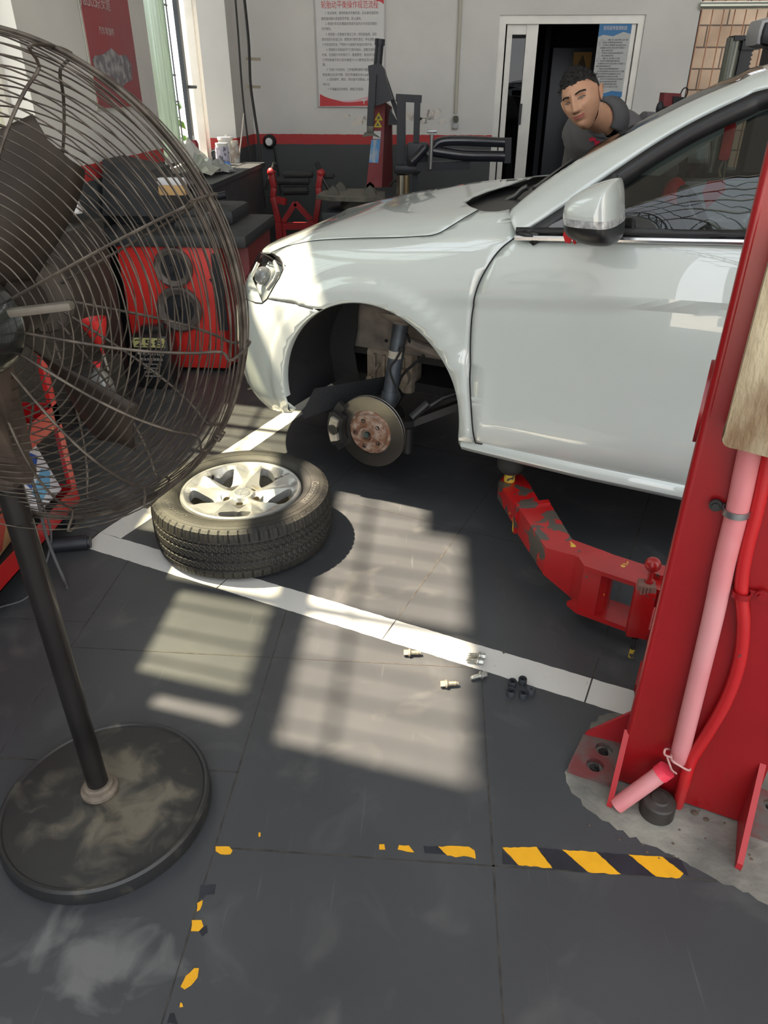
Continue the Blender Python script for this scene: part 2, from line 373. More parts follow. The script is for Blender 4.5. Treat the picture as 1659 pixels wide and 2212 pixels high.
while y < 6.5: ug.cyl((x0-.09, y, .9), (x0-.09, y, 2.5), .006, n=6); y += .085
for z in (1.32, 1.5, 1.95): ug.cyl((x0-.09, 6.05, z), (x0-.09, 6.5, z), .008, n=6)
ug.bar((x0-.05, 6.06, .85), (x0-.05, 6.06, 2.5), .03, .03); ug.bar((x0-.02, 6.5, .85), (x0-.02, 6.5, 2.5), .05, .035); ug.cyl((x0-.02, 6.5, 1.42), (x0+.05, 6.56, 1.42), .012, n=8)
tag(ug.build('security_gate', STEEL), 'dark barred gate in the open half of the far left window', 'window bars')
# ceiling: solid over the shop, glazed lattice over the forecourt, tall gridded shopfront behind
CEIL = mat('white_ceiling', (.7, .7, .68), .8)
ce = MB(); ce.bbox((-2.3, .35, ZC), (6.3, YB+.4, ZC+.1)); struct('ceiling', ce, CEIL, smooth=0)
RAFT = mat('roof_steel', (.16, .18, .19), .5, .3)
rf = MB()
def arch(x, y0, y1, r0, zc):
    P = [V(x, y0+(y1-y0)*i/24, ZC-.02+.75*sin(pi*i/24)) for i in range(25)]; Q = [V(x, y0+(y1-y0)*i/24, ZC-.32+.62*sin(pi*i/24)) for i in range(25)]
    rf.tube(P, r0, 6); rf.tube(Q, r0, 6)
    for i in range(0, 24, 2): rf.tube([P[i], Q[i+1]], r0*.6, 4); rf.tube([Q[i+1], P[i+2]], r0*.6, 4)
for x in (-2.0, 1.0, 4.0): arch(x, .3, -4.6, .035, 0)
for i in range(0, 25, 3):
    y = .3-4.9*i/24; z = ZC+.02+.75*sin(pi*i/24); rf.bar((-2.6, y, z), (6.2, y, z), .05, .05)
for k in range(0, 30): rf.tube([V(-2.5+.3*k, .3-4.9*i/12, ZC+.05+.75*sin(pi*i/12)) for i in range(13)], .012, 4)
struct('trim_7', rf, RAFT)
fw = MB()
for x in (-2.3, .6, 3.4, 6.1): fw.bbox((x-.06, -4.7, 0), (x+.06, -4.58, ZC))
for z in (2.35, 3.6, 5.0): fw.bbox((-2.3, -4.68, z), (6.2, -4.6, z+.06))
for k in range(34): fw.bbox((-2.3+.25*k-.012, -4.66, 2.35), (-2.3+.25*k+.012, -4.63, 5.0))
struct('trim_8', fw, RAFT)
gd = MB(); gd.bbox((-30, -40, -.35), (30, -2.6, -.12)); gd.bbox((-30, -2.6, -.35), (-2.4, 40, -.12)); gd.bbox((-2.4, YB+.5, -.35), (40, 40, -.12))
struct('trim_9', gd, mat('pavement', (.32, .31, .29), .9, var=.2, vscale=2), smooth=0)

# ================================================================== THE CAR (own frame: x rearwards, y from the near flank inwards, z up; origin under the front axle)
CANG = PHI+radians(-2.0); CO = V(-.24602, 2.46482, 0); CX = V(cos(CANG), sin(CANG), 0); CY = V(-sin(CANG), cos(CANG), 0)
def cw(x, y, z): return CO+CX*x+CY*y+V(0, 0, z)
def cl(P): d = P-CO; return V(d.dot(CX), d.dot(CY), P.z)
def cpix(u, v, y):           # photo point on the car plane y = const
    d = ray(u, v); t = ((CO+CY*y)-CAM).dot(CY)/d.dot(CY); return cl(CAM+d*t)
PAINT = mat('white_car_paint', (.55, .60, .575), .32, coat=1.0, croug=.015, var=.012, vscale=6); PAINT.node_tree.nodes['Principled BSDF'].inputs['Coat IOR'].default_value = 1.85
BLK = mat('black_plastic', (.012, .013, .014), .42, var=.3, vscale=20)
BLKM = mat('matt_black_liner', (.018, .019, .02), .85, bump=.5, bscale=180)
RUB = mat('black_rubber', (.02, .02, .02), .7)
GAPM = mat('panel_gap_black', (.01, .01, .01), .8)
CHROME = mat('chrome_trim', (.75, .76, .78), .18, 1.0)
CARG = glass_mat('car_glass', (.42, .47, .47), 1.0, 1.52)
LENS = glass_mat('lens_glass', (.86, .88, .88), .55, 1.45)

# control net: stations run from the doors forwards and round the nose, rows from the sill up over the shoulder to the centre line
ST = [2.0, 1.5, 1.0, .5, .1, -.2, -.4, -.58, -.735, -.845, -.885]
def row(*p): return [V(*q) for q in p]
NET = [
 row((2.0,.10,.31),(1.5,.07,.31),(1.0,.06,.31),(.5,.05,.32),(.1,.05,.33),(-.2,.05,.335),(-.38,.06,.30),(-.545,.15,.255),(-.70,.32,.225),(-.82,.58,.205),(-.86,.9,.20)),
 row((2.0,.06,.40),(1.5,.02,.40),(1.0,.012,.40),(.5,.010,.40),(.1,.012,.40),(-.2,.015,.40),(-.40,.035,.38),(-.585,.115,.35),(-.75,.28,.33),(-.875,.56,.31),(-.92,.9,.30)),
 row((2.0,.04,.56),(1.5,.006,.56),(1.0,-.002,.56),(.5,-.004,.56),(.1,-.0,.56),(-.2,.006,.56),(-.41,.028,.55),(-.60,.105,.53),(-.765,.27,.51),(-.885,.56,.49),(-.93,.9,.48)),
 row((2.0,.03,.73),(1.5,0,.73),(1.0,-.006,.73),(.5,-.006,.725),(.1,0,.72),(-.2,.010,.71),(-.405,.035,.695),(-.59,.115,.68),(-.75,.28,.665),(-.865,.56,.65),(-.905,.9,.645)),
 row((2.0,.03,.91),(1.5,.004,.90),(1.0,-.002,.885),(.5,.0,.865),(.1,.012,.85),(-.2,.034,.835),(-.39,.07,.815),(-.555,.155,.79),(-.70,.31,.765),(-.81,.58,.745),(-.85,.9,.74)),
 row((2.0,.07,1.05),(1.5,.045,1.04),(1.0,.035,1.03),(.5,.035,.995),(.1,.06,.955),(-.2,.088,.925),(-.375,.125,.90),(-.525,.205,.872),(-.655,.345,.848),(-.755,.60,.830),(-.79,.9,.828)),
 row((2.0,.12,1.13),(1.5,.10,1.125),(1.0,.10,1.115),(.5,.11,1.08),(.1,.135,1.005),(-.2,.165,.965),(-.36,.195,.937),(-.495,.275,.905),(-.615,.41,.877),(-.705,.64,.862),(-.74,.9,.862)),
 row((2.0,.30,1.17),(1.5,.28,1.165),(1.0,.28,1.16),(.5,.27,1.115),(.1,.30,1.05),(-.2,.33,1.0),(-.34,.35,.968),(-.46,.42,.937),(-.565,.53,.908),(-.64,.72,.893),(-.66,.9,.894)),
 row((2.0,.9,1.22),(1.5,.9,1.21),(1.0,.9,1.19),(.5,.9,1.13),(.1,.9,1.092),(-.1,.9,1.055),(-.24,.9,1.03),(-.36,.9,1.0),(-.45,.9,.978),(-.53,.9,.955),(-.58,.9,.938)),
]
NR, NS = len(NET), len(ST)
def nspline(P):              # natural cubic through uniformly spaced values -> evaluator
    n = len(P)-1; a = P; al = [0]*(n+1); l = [1]*(n+1); mu = [0]*(n+1); zz = [P[0]*0]*(n+1)
    for i in range(1, n):
        r = (a[i+1]-2*a[i]+a[i-1])*3; l[i] = 4-mu[i-1]; mu[i] = 1/l[i]; zz[i] = (r-zz[i-1])*(1/l[i])
    c = [P[0]*0]*(n+1); b = [None]*n; d = [None]*n
    for j in range(n-1, -1, -1):
        c[j] = zz[j]-c[j+1]*mu[j]; b[j] = a[j+1]-a[j]-(c[j+1]+c[j]*2)*(1/3); d[j] = (c[j+1]-c[j])*(1/3)
    def ev(t):
        i = max(0, min(n-1, int(t))); x = t-i; return a[i]+b[i]*x+c[i]*x*x+d[i]*x**3
    return ev
ROWS = [nspline(r) for r in NET]
AX, AZ, AR = 0.005, .425, .366       # wheel arch centre and radius
def sstep(a, b, x): t = max(0, min(1, (x-a)/(b-a))); return t*t*(3-2*t)
_cache = {}
def body(u, t):              # u station parameter 0..10, t row parameter 0..8
    k = round(u, 4)
    if k not in _cache:
        _cache[k] = nspline([r(u) for r in ROWS])
    p = _cache[k](t)
    if t < 5.2 and u < 8.5:
        r = hypot(p.x-AX, p.z-AZ); e = (1-sstep(.425, .445, r))*.012*(1-sstep(4.2, 5.2, t)); p = V(p.x, p.y-e, p.z)
        if p.x > .2 and t < 4.4:     # the pressed crease of the doors: the flank steps in below it
            zc = .836+.072*(p.x-.38)/.76; e = (1-sstep(zc-.012, zc+.012, p.z))*sstep(.2, .42, p.x)*sstep(.36, .60, p.z)*.010; p = V(p.x, p.y+e, p.z)
    return p
# dense base surface + BVH so that seams measured in the photo can be laid on the real surface
SU, SV_ = 12, 12
_vs = []; _uv = []
for i in range((NS-1)*SU+1):
    for j in range((NR-1)*SV_+1):
        u, t = i/SU, j/SV_; _uv.append((u, t)); q = body(u, t); _vs.append(cw(q.x, q.y, q.z))
_nv = (NR-1)*SV_+1; _fs = []
for i in range((NS-1)*SU):
    for j in range((NR-1)*SV_): a = i*_nv+j; _fs += [(a, a+1, a+_nv+1), (a, a+_nv+1, a+_nv)]
BVH = BVHTree.FromPolygons(_vs, _fs)
def hit(u, v, dbg=False):
    d = ray(u, v).normalized(); loc, nn, idx, dist = BVH.ray_cast(CAM, d)
    if loc is None: 
        loc, nn, idx, dist = BVH.find_nearest(CAM+d*2.6)
        loc, nn, idx, dist = BVH.find_nearest(CAM+d*((loc-CAM).dot(d)))
    f = _fs[idx]; A, B, C = [_vs[k] for k in f]
    v0, v1, v2 = B-A, C-A, loc-A; d00, d01, d11, d20, d21 = v0.dot(v0), v0.dot(v1), v1.dot(v1), v2.dot(v0), v2.dot(v1); dn = d00*d11-d01*d01
    b1 = (d11*d20-d01*d21)/dn; b2 = (d00*d21-d01*d20)/dn; b0 = 1-b1-b2
    return V(sum(w*_uv[k][0] for w, k in zip((b0, b1, b2), f)), sum(w*_uv[k][1] for w, k in zip((b0, b1, b2), f)), 0)
def uv_of(x, z, t0=0, t1=5.5):      # flank point of given x,z -> parameters
    best = None
    u = max(0, min(9, 0)); 
    # invert: x falls with u almost independently of t
    lo, hi = 0.0, 9.5; t = (t0+t1)/2
    for _ in range(6):
        lo, hi = 0.0, 9.5
        for _k in range(26):
            m = (lo+hi)/2
            if body(m, t).x > x: lo = m
            else: hi = m
        u = round((lo+hi)/2, 3); a, b = t0, t1
        for _k in range(22):
            m = (a+b)/2
            if body(u, m).z < z: a = m
            else: b = m
        t = (a+b)/2
    return V(u, t, 0)
def inset2d(P, d):
    return P
def sheet(name, poly, mt, root, fine=(.1, .12), off=0.0, thick=.0, mirror=False, smooth=60, holes=()):
    """fills a closed (u,t) outline and lays it on the body surface"""
    P = [(p[0], p[1]) for p in poly]; n = len(P); vs = [Vector(p) for p in P]; ed = [(i, (i+1) % n) for i in range(n)]
    x0, x1 = min(p[0] for p in P), max(p[0] for p in P); y0, y1 = min(p[1] for p in P), max(p[1] for p in P)
    def inside(x, y):
        c = False; j = n-1
        for i in range(n):
            if (P[i][1] > y) != (P[j][1] > y) and x < (P[j][0]-P[i][0])*(y-P[i][1])/(P[j][1]-P[i][1])+P[i][0]: c = not c
            j = i
        return c
    def near(x, y):
        for a in P:
            if abs(a[0]-x) < fine[0]*.35 and abs(a[1]-y) < fine[1]*.35: return True
        return False
    i = int(x0/fine[0])-1
    while i*fine[0] < x1:
        j = int(y0/fine[1])-1
        while j*fine[1] < y1:
            x, y = i*fine[0], j*fine[1]
            if inside(x, y) and not near(x, y): vs.append(Vector((x, y)))
            j += 1
        i += 1
    r = delaunay_2d_cdt(vs, ed, [], 1, 1e-5); ov, of = r[0], r[2]
    mb = MB(); Q = []; Nn = []
    for v in ov:
        u, t = max(0, min(NS-1, v.x)), max(0, min(NR-1, v.y)); q = body(u, t)
        e = .02; a = body(min(NS-1, u+e), t)-body(max(0, u-e), t); b = body(u, min(NR-1, t+e))-body(u, max(0, t-e)); nn = a.cross(b).normalized()
        if nn.y > 0 and t < 4 or nn.z < 0 and t >= 4: nn = -nn
        q = q+nn*off; Q.append(q); Nn.append(nn)
    my = (lambda q: V(q.x, 1.8-q.y, q.z)) if mirror else (lambda q: q)
    W_ = [cw(*my(q)) for q in Q]; ff = []
    for f in of:
        A, B, C = [Q[k] for k in f[:3]]
        fl_ = (B-A).cross(C-A).dot(Nn[f[0]]) < 0
        if mirror: fl_ = not fl_
        ff.append(tuple(reversed(f)) if fl_ else tuple(f))
    mb.add(W_, ff); o = mb.build(name, mt, root, smooth)
    if thick:
        md = o.modifiers.new('t', 'SOLIDIFY'); md.thickness = thick; md.offset = -1
    return o
def line_uv(pts, n=6): return catmull(pts, n)
car = thing('car', 'white sedan raised on the lift with its near front wheel taken off', 'car', CO, CANG)

# ---- seams (photo measurements laid on the surface)
def H(l): return [hit(u, v) for u, v in l]
arc = []
for k in range(0, 61):       # wheel arch outline: flattened towards the bottom as on the real arch
    a = radians(197-(197+12)*k/60); rr = AR
    arc.append((AX+rr*cos(a)*(1.0), AZ+rr*sin(a)))
arc = [(-.322, .338)]+[(x, z) for x, z in arc if z > .345]+[(.352, .345)]
ARC = [uv_of(x, z, 0, 5) for x, z in arc]
seamD = line_uv(H([(1113, 513), (1080, 540), (1050, 582), (1030, 625), (1020, 680), (1016, 750), (1016, 830), (1019, 900), (1025, 948)]))
hoodseam = line_uv(H([(1033, 454), (1010, 467), (975, 488), (942, 506), (900, 511), (800, 514), (720, 517), (665, 522), (620, 532), (586, 546)]))
bumpseam = line_uv(H([(577, 645), (610, 651), (645, 659), (676, 667)]), 4)
lampout = H([(558, 541), (586, 547), (603, 556), (610, 568), (612, 582), (604, 600), (590, 622), (577, 646), (566, 655)])
apj = line_uv(H([(1102, 452), (1108, 480), (1116, 505)]), 4)
def clampu(p, u=None, t=None): return V(u if u is not None else p.x, t if t is not None else p.y, 0)
def dsub(A, B): return [A+(B-A)*i/8 for i in range(1, 8)]
# which arch point meets the bumper seam
iB = min(range(len(ARC)), key=lambda i: (ARC[i]-bumpseam[-1]).length)
TT = 6.15
# fender: door seam (bottom->top), pillar joint, cowl edge, hood seam forward, lamp edge, bumper seam, arch back down
sb = seamD[-1]; fb = ARC[-1]
fend = list(reversed(seamD))+list(reversed(apj))+[p for p in H([(1075, 457), (1050, 457)])]+hoodseam+lampout[2:8]+bumpseam+ARC[iB+1:-1]+[V(3.31, .40, 0), V(3.20, .40, 0)]
sheet('front_fender', fend, PAINT, car, thick=.004)
# bumper: near half and mirrored far half in one part each
lo = [V(x/6, .0, 0) for x in range(int(ARC[0].x*6)+1, 61)]
bump = [ARC[0]]+[ARC[i] for i in range(0, iB+1)]+list(reversed(bumpseam))+[lampout[-1]]
uL = lampout[-1].x
bump += [V(7.9, 4.0, 0), V(8.3, 3.95, 0), V(8.9, 4.2, 0), V(9.4, 4.3, 0), V(10, 4.3, 0), V(10, 0, 0)]+[V(10-x/6, 0, 0) for x in range(1, int((10-ARC[0].x)*6))]
sheet('front_bumper', bump, PAINT, car, thick=.004)
sheet('front_bumper', bump, PAINT, car, thick=.004, mirror=True)
sheet('front_fender', fend, PAINT, car, thick=.004, mirror=True)
# hood
cow = H([(1033, 454), (1012, 446), (1005, 434), (1015, 422), (1050, 407), (1110, 396), (1185, 388)])
# ---- hood, doors, sills
lip = [V(7.5, 4.98, 0), V(8.3, 4.95, 0), V(9.2, 4.98, 0), V(10, 5.0, 0)]
cow2 = [V(3.60, 7.02, 0), V(3.72, 7.2, 0), V(3.76, 7.40, 0), V(3.72, 7.6, 0), V(3.62, 7.8, 0), V(3.55, 8, 0)]
hood = hoodseam+lip+[V(10, 8, 0)]+[V(10-.25*k, 8, 0) for k in range(1, 26)]+list(reversed(cow2))
for mir in (False, True): sheet('hood', hood, PAINT, car, off=.002, thick=.006, mirror=mir)
dbot = line_uv(H([(1027, 957), (1100, 978), (1250, 1013), (1400, 1050), (1490, 1073)]), 4)
belt = line_uv(H([(1116, 519), (1250, 520), (1350, 521), (1500, 524), (1620, 526)]), 4)
UR = 1.35
door = seamD[:-1]+[V(seamD[-1].x, seamD[-1].y, 0)]+dbot+[V(UR, dbot[-1].y, 0), V(UR, 2, 0), V(UR, 4, 0), V(UR, belt[-1].y, 0)]+list(reversed(belt))
rdoor = [V(UR-.03, dbot[-1].y, 0), V(.02, dbot[-1].y, 0), V(.02, belt[-1].y, 0), V(UR-.03, belt[-1].y, 0)]
sheet('front_door', door, PAINT, car, thick=.004); sheet('front_door', door, PAINT, car, thick=.004, mirror=True)
sheet('rear_door', rdoor, PAINT, car, thick=.004); sheet('rear_door', rdoor, PAINT, car, thick=.004, mirror=True)
gp_ = MB()
def gap(line, r=.0026, off=-.0006, mir=False):
    P = []
    for p in line:
        q = body(p.x, p.y); P.append(cw(q.x, (1.8-q.y) if mir else q.y, q.z))
    gp_.tube(P, r, 5)
gap(seamD+[dbot[0]]); gap(dbot+[V(UR, dbot[-1].y, 0)]); gap(hoodseam, .0022); gap(bumpseam, .0018); gap([p for p in apj], .0018); gap(lampout[1:], .0022)
gap([V(UR-.015, y/4, 0) for y in range(3, 22)])
gp_.build('panel_gaps', GAPM, car)
sill = MB()
prof = [(.060, .372), (.040, .368), (.030, .360), (.022, .345), (.022, .325), (.035, .308), (.06, .300), (.10, .298)]
for sgn in (0, 1):
    rows = []
    for (y, z) in prof:
        r_ = []
        for k, x in enumerate([.352, .356, .37, .42, .8, 1.2, 1.6, 2.0]):
            e = [.35, .75, .95, 1, 1, 1, 1, 1][k]; yy = .10-(.10-y)*e; zz = .336+(z-.336)*e-.0*x
            r_.append(cw(x, (1.8-yy) if sgn else yy, zz+(-.012 if x > .6 else 0)+.012*(x > .6)*0))
        rows.append(r_)
    if sgn: rows = rows[::-1]
    s_ = MB(); s_.grid(rows); s_.build('side_sill', PAINT, car)
# underside, firewall and wheel-well walls
GREYM = mat('dusty_underbody', (.22, .19, .16), .85, var=.35, vscale=12, bump=.3)
ub = MB(); 
def cbox(mb, a, b, bev=0.0):
    c = [(a[i]+b[i])/2 for i in range(3)]; d = [abs(b[i]-a[i]) for i in range(3)]
    mb.box(cw(*c), d, bev, rz=CANG)
cbox(ub, (.42, .08, .325), (2.0, 1.72, .345)); cbox(ub, (.42, .09, .33), (.46, 1.71, .98)); cbox(ub, (-.62, .50, .30), (.42, 1.30, .34))
ub.build('underbody', BLKM, car)
inn = MB(); cbox(inn, (-.50, .52, .42), (.45, .55, .93)); cbox(inn, (-.50, 1.25, .42), (.45, 1.28, .93)); cbox(inn, (-.62, .4, .42), (-.58, 1.4, .8)); inn.build('inner_wing', mat('dark_inner_wing', (.03, .028, .026), .8), car)
rail = MB(); cbox(rail, (-.45, .44, .475), (.42, .52, .66), .012); rail.build('chassis_rail', GREYM, car); rail = MB(); rail.cyl(cw(-.136, .436, .522), cw(-.136, .445, .522), .007)
rail.build('rail_hole', GAPM, car)
gbx = MB(); cbox(gbx, (-.25, .47, .29), (-.03, .58, .47), .02)
for k in range(4): cbox(gbx, (-.21+.045*k, .457, .30), (-.198+.045*k, .472, .45), .003)
gbx.cyl(cw(-.225, .45, .34), cw(-.225, .48, .34), .014); gbx.tube([cw(-.225, .46, .34), cw(-.18, .46, .41)], .006); gbx.cyl(cw(-.08, .44, .37), cw(-.08, .5, .37), .045)
gbx.build('gearbox', mat('dusty_alloy', (.34, .28, .22), .8, .2, var=.3, vscale=25), car)
# arch liner: front half-barrel with an inboard wall and a hanging flap
li = MB(); rows = []
for y in (.02, .035, .06, .2, .38, .40):
    r_ = []
    for k in range(40):
        a = radians(208-(208-(62 if y < .1 else 110))*k/39); rr = AR+(.0 if y < .03 else .018)+.010*(1 if (k > 12 and y > .05) else 0)
        x, z = AX+rr*cos(a), AZ+rr*sin(a)
        if a > radians(180): x = AX-rr+.02*(a-pi)/radians(28)
        r_.append(cw(x, y, max(z, .325)))
    rows.append(r_)
li.grid(rows)
wallp = [cw(AX-.45, .40, .34), cw(AX-.375, .40, .30), cw(AX-.3, .40, .305), cw(AX-.24, .40, .325), cw(AX-.262, .40, .40), cw(AX-.275, .40, .48), cw(AX-.258, .40, .55), cw(AX-.25, .40, .66), cw(AX-.24, .40, .74), cw(AX-.22, .40, .85), cw(AX-.46, .40, .80)]
li.prism(wallp, CY*.006)
li.prism([cw(-.30, .06, .335), cw(-.305, .04, .325), cw(-.29, .03, .30), cw(-.20, .2, .31), cw(-.06, .38, .345), cw(-.06, .40, .40), cw(-.28, .1, .40)], V(0, 0, .003))
li.build('wheel_arch_liner', BLKM, car, 60)
li2 = MB(); rows = []
for y in (.03, .06, .44):
    rows.append([cw(AX+(AR+.02)*cos(radians(62-k*74/20)), y, AZ+(AR+.02)*sin(radians(62-k*74/20))) for k in range(21)])
li2.grid(rows); li2.build('wheel_arch_liner', BLKM, car, 60)
# arch lip, rolled edge
lipm = MB(); P0 = [body(p.x, p.y) for p in ARC[2:-1]]
lipm.grid([[cw(q.x, q.y-.0005, q.z) for q in P0], [cw(AX+(q.x-AX)*.992, q.y+.004, AZ+(q.z-AZ)*.992) for q in P0], [cw(AX+(q.x-AX)*.992, q.y+.03, AZ+(q.z-AZ)*.992) for q in P0]])
lipm.build('arch_lip', PAINT, car, 60)
# white broken clip hanging at the liner bottom
# ---- brake and suspension
DC = cpix(799, 934, .085); HX, HZ = DC.x, DC.z
def hubp(y, r=0, a=0): return cw(HX+r*cos(a), y, HZ+r*sin(a))
DISC = mat('worn_brake_disc', (.17, .16, .145), .34, .9, var=.3, vscale=3, stretch=(1, 1, 1))
RUST = mat('rusty_hub', (.23, .12, .075), .75, .5, color2=(.42, .33, .27), vscale=30, mask=(.45, .62))
DKM = mat('dark_metal', (.05, .05, .05), .5, .7)
ds = MB(); a_ = cw(HX, .085, HZ); ax = CY
ds.lathe([(.090, .0), (.142, .0), (.144, .002), (.144, .008), (.142, .009), (.10, .009)], a_, ax, 72)
ds.lathe([(.10, .015), (.142, .015), (.144, .017), (.144, .023), (.10, .024)], a_, ax, 72)
for k in range(48): ds.bar(hubp(.097, .09, 2*pi*k/48), hubp(.097, .141, 2*pi*k/48), .004, .006, up=CY)
bd = ds.build('brake_disc', DISC, car, 40)
hb = MB(); hb.lathe([(.0, -.010), (.0, -.018), (.022, -.012), (.024, -.032), (.031, -.032), (.033, -.018), (.036, -.019), (.074, -.017), (.076, -.014), (.077, .0), (.090, .004)], a_, ax, 48)
for k in range(5): pass
hb.build('wheel_hub', RUST, bd, 40)
HM_ = mat('hole_dark', (.01, .01, .01), .6)
for k in range(5):
    lh = MB(); a = pi/2+.35+2*pi*k/5; c = hubp(.0665, .054, a); lh.lathe([(.0085, 0), (.0085, -.001), (.006, -.001), (.006, .004)], c, CY, 14)
    lh.cyl(c+CY*.0005, c+CY*.002, .006, n=14); lh.build('bolt_hole', HM_, bd, 0)
nut = MB(); nut.cyl(hubp(.052), hubp(.066), .012, n=6); nut.cyl(hubp(.050), hubp(.053), .006, n=10); nut.build('axle_bolt', mat('green_grey_bolt', (.12, .17, .16), .4, .8), bd)
cal = MB()
CALM = mat('cast_caliper', (.40, .38, .33), .5, .6, var=.3, vscale=40)
def calq(a0, a1, r0, r1, y0, y1, n=8):
    A = [hubp(y0, r0, a0+(a1-a0)*k/n) for k in range(n+1)]; B = [hubp(y0, r1, a1+(a0-a1)*k/n) for k in range(n+1)]
    cal.prism(A+B, CY*(y1-y0))
calq(radians(158), radians(198), .118, .152, .030, .05); cal.build('brake_caliper', CALM, car)
cal = MB(); calq(radians(152), radians(206), .105, .158, .045, .076); calq(radians(156), radians(204), .146, .170, .05, .18); calq(radians(138), radians(160), .13, .165, .065, .085)
cal.cyl(hubp(.03, .135, radians(178)), hubp(.06, .135, radians(178)), .022); calq(radians(200), radians(216), .12, .16, .06, .11)
cal.build('caliper_bracket', DKM, car)
st = MB(); STRM = mat('strut_blue_grey', (.13, .15, .17), .55, .5, var=.25, vscale=18)
top = cpix(868, 705, .34); bot = cpix(838, 880, .24)
tp, bt = cw(top.x, .34, top.z+.03), cw(bot.x, .24, bot.z)
st.cyl(bt, tp, .029, .031, 24); st.cyl(bt+(tp-bt)*.1, bt+(tp-bt)*.18, .034, n=24)
st.build('strut', STRM, car)
sp = MB(); sp.lathe([(.03, .0), (.04, .01), (.075, .016), (.09, .028), (.092, .034), (.07, .034), (.03, .034)], bt+(tp-bt)*.93, (tp-bt), 36); sp.build('spring_seat', GREYM, car)
lb = MB(); c = bt+(tp-bt)*.62; ax_ = (tp-bt).normalized(); cr = ax_.cross(CY).normalized()
lb.grid([[c+ax_*h+(cr*sin(t)-CY*cos(t))*.0325 for t in [-1.1+2.2*k/12 for k in range(13)]] for h in (-.014, .014)])
lb.build('strut_sticker', mat('yellowed_label', (.62, .58, .47), .7, color2=(.12, .11, .1), vscale=60, mask=(.56, .6), stretch=(1, 1, .3)), car)
kn = MB(); kn.prism([bt+cr*-.03, bt+cr*.035, bt+ax_*.06+cr*.03, bt+ax_*.09, bt+ax_*.05-cr*.05], CY*.03); kn.cyl(cw(HX+.0, .11, HZ), cw(HX, .30, HZ), .045); kn.bar(cw(HX+.04, .2, HZ-.02), cw(HX+.09, .26, HZ-.03), .05, .07)
kn.build('steering_knuckle', DKM, car)
hs = MB()
hs.tube(catmull([cpw for cpw in [cw(top.x+.055, .30, top.z-.05), cw(top.x+.06, .26, .62), cw(top.x+.055, .24, .58), cw(top.x+.035, .22, .53), cw(top.x+.02, .2, .49), cw(HX+.07, .2, HZ+.12)]], 6), .0055, 6)
hs.tube(catmull([cw(HX+.08, .40, .50), cw(HX+.04, .38, .46), cw(HX+.01, .34, .42), cw(HX+.0, .30, .36), cw(HX-.01, .24, .30)], 6), .006, 6)
hs.cyl(cw(top.x+.052, .236, .575), cw(top.x+.05, .23, .56), .012, n=8)
hs.build('brake_hose', RUB, car)
am = MB(); am.bar(cw(HX+.05, .25, HZ-.03), cw(.40, .42, .42), .035, .03); am.cyl(cw(HX+.09, .24, HZ-.02), cw(HX+.09, .24, HZ-.13), .024, .02); am.tube([cw(HX+.10, .25, HZ+.02), cw(HX+.2, .32, .37), cw(.33, .45, .42)], .011, 8); am.tube([cw(HX+.10, .25, HZ+.02), cw(HX+.15, .29, .35)], .019, 10)
am.build('control_arm', DKM, car)
dr = MB(); dr.tube([cw(.02, .3, .58), cw(.16, .42, .50), cw(.38, .5, .47)], .02, 10); dr.cyl(cw(.2, .40, .62), cw(.33, .42, .50), .05); dr.build('anti_roll_bar', GREYM, car)
# ---- headlamps
lampL = [V(6.6, 3.22, 0), V(7.1, 3.22, 0), V(7.7, 3.35, 0), V(8.1, 3.6, 0), V(8.25, 4.0, 0), V(8.2, 4.5, 0), V(7.9, 4.9, 0), V(7.4, 4.94, 0)]
lamp = lampout+lampL; LREF = mat('lamp_reflector', (.50, .52, .50), .5, .0, var=.2, vscale=20)
for mir in (False, True):
    ln = sheet('headlamp', lamp, LENS, car, fine=(.08, .08), off=.004, mirror=mir)
    sheet('lamp_reflector', [V(6.9+(p.x-6.9)*.97, 4.05+(p.y-4.05)*.96, 0) for p in lamp], LREF, ln, off=-.045, mirror=mir)
    y_ = (lambda y: 1.8-y) if mir else (lambda y: y)
    def lb_(u, t, off):
        q = body(u, t); e = .02; nn = (body(u+e, t)-body(u-e, t)).cross(body(u, t+e)-body(u, t-e)).normalized()
        if nn.y > 0: nn = -nn
        q = q+nn*off; return cw(q.x, y_(q.y), q.z)
    dl = MB(); dl.tube([lb_(u, t, -.012) for u, t in [(7.85, 4.5), (7.8, 3.9), (7.55, 3.55), (7.2, 3.5), (6.95, 3.55)]], .008, 8); dl.build('running_light', mat('light_guide', (.75, .76, .72), .25), ln)
    d2 = MB(); d2.tube([lb_(u, t, -.016) for u, t in [(6.45, 3.7), (6.3, 4.0), (6.25, 4.25), (6.6, 4.7)]], .009, 8); d2.build('light_divider', mat('lamp_chrome', (.6, .6, .58), .3, .3), ln)
    pj = MB(); pj.ball(lb_(7.1, 4.15, -.03), .036); pj.build('lamp_projector', mat('dark_lens', (.24, .25, .26), .12, coat=1), ln)
rim = MB()
rim.tube([cw(*(lambda q: (q.x, q.y, q.z))(body(p.x, p.y))) for p in lamp], .0028, 5, closed=True); rim.build('lamp_seal', GAPM, car)
gm = MB(); rows = [[cw(*body(u/8, t)) + CX*.02 for u in range(64, 81)]+[cw(body(u/8, t).x, 1.8-body(u/8, t).y, body(u/8, t).z)+CX*.02 for u in range(80, 63, -1)] for t in (4.1, 4.5, 4.95)]
gm.grid(rows); gm.build('radiator_grille', BLK, car)
fg = MB()
q = body(7.6, .95); fg.cyl(cw(q.x, q.y-.002, q.z), cw(q.x+.03, q.y+.02, q.z), .035, .03); fg.build('fog_lamp', BLK, car)
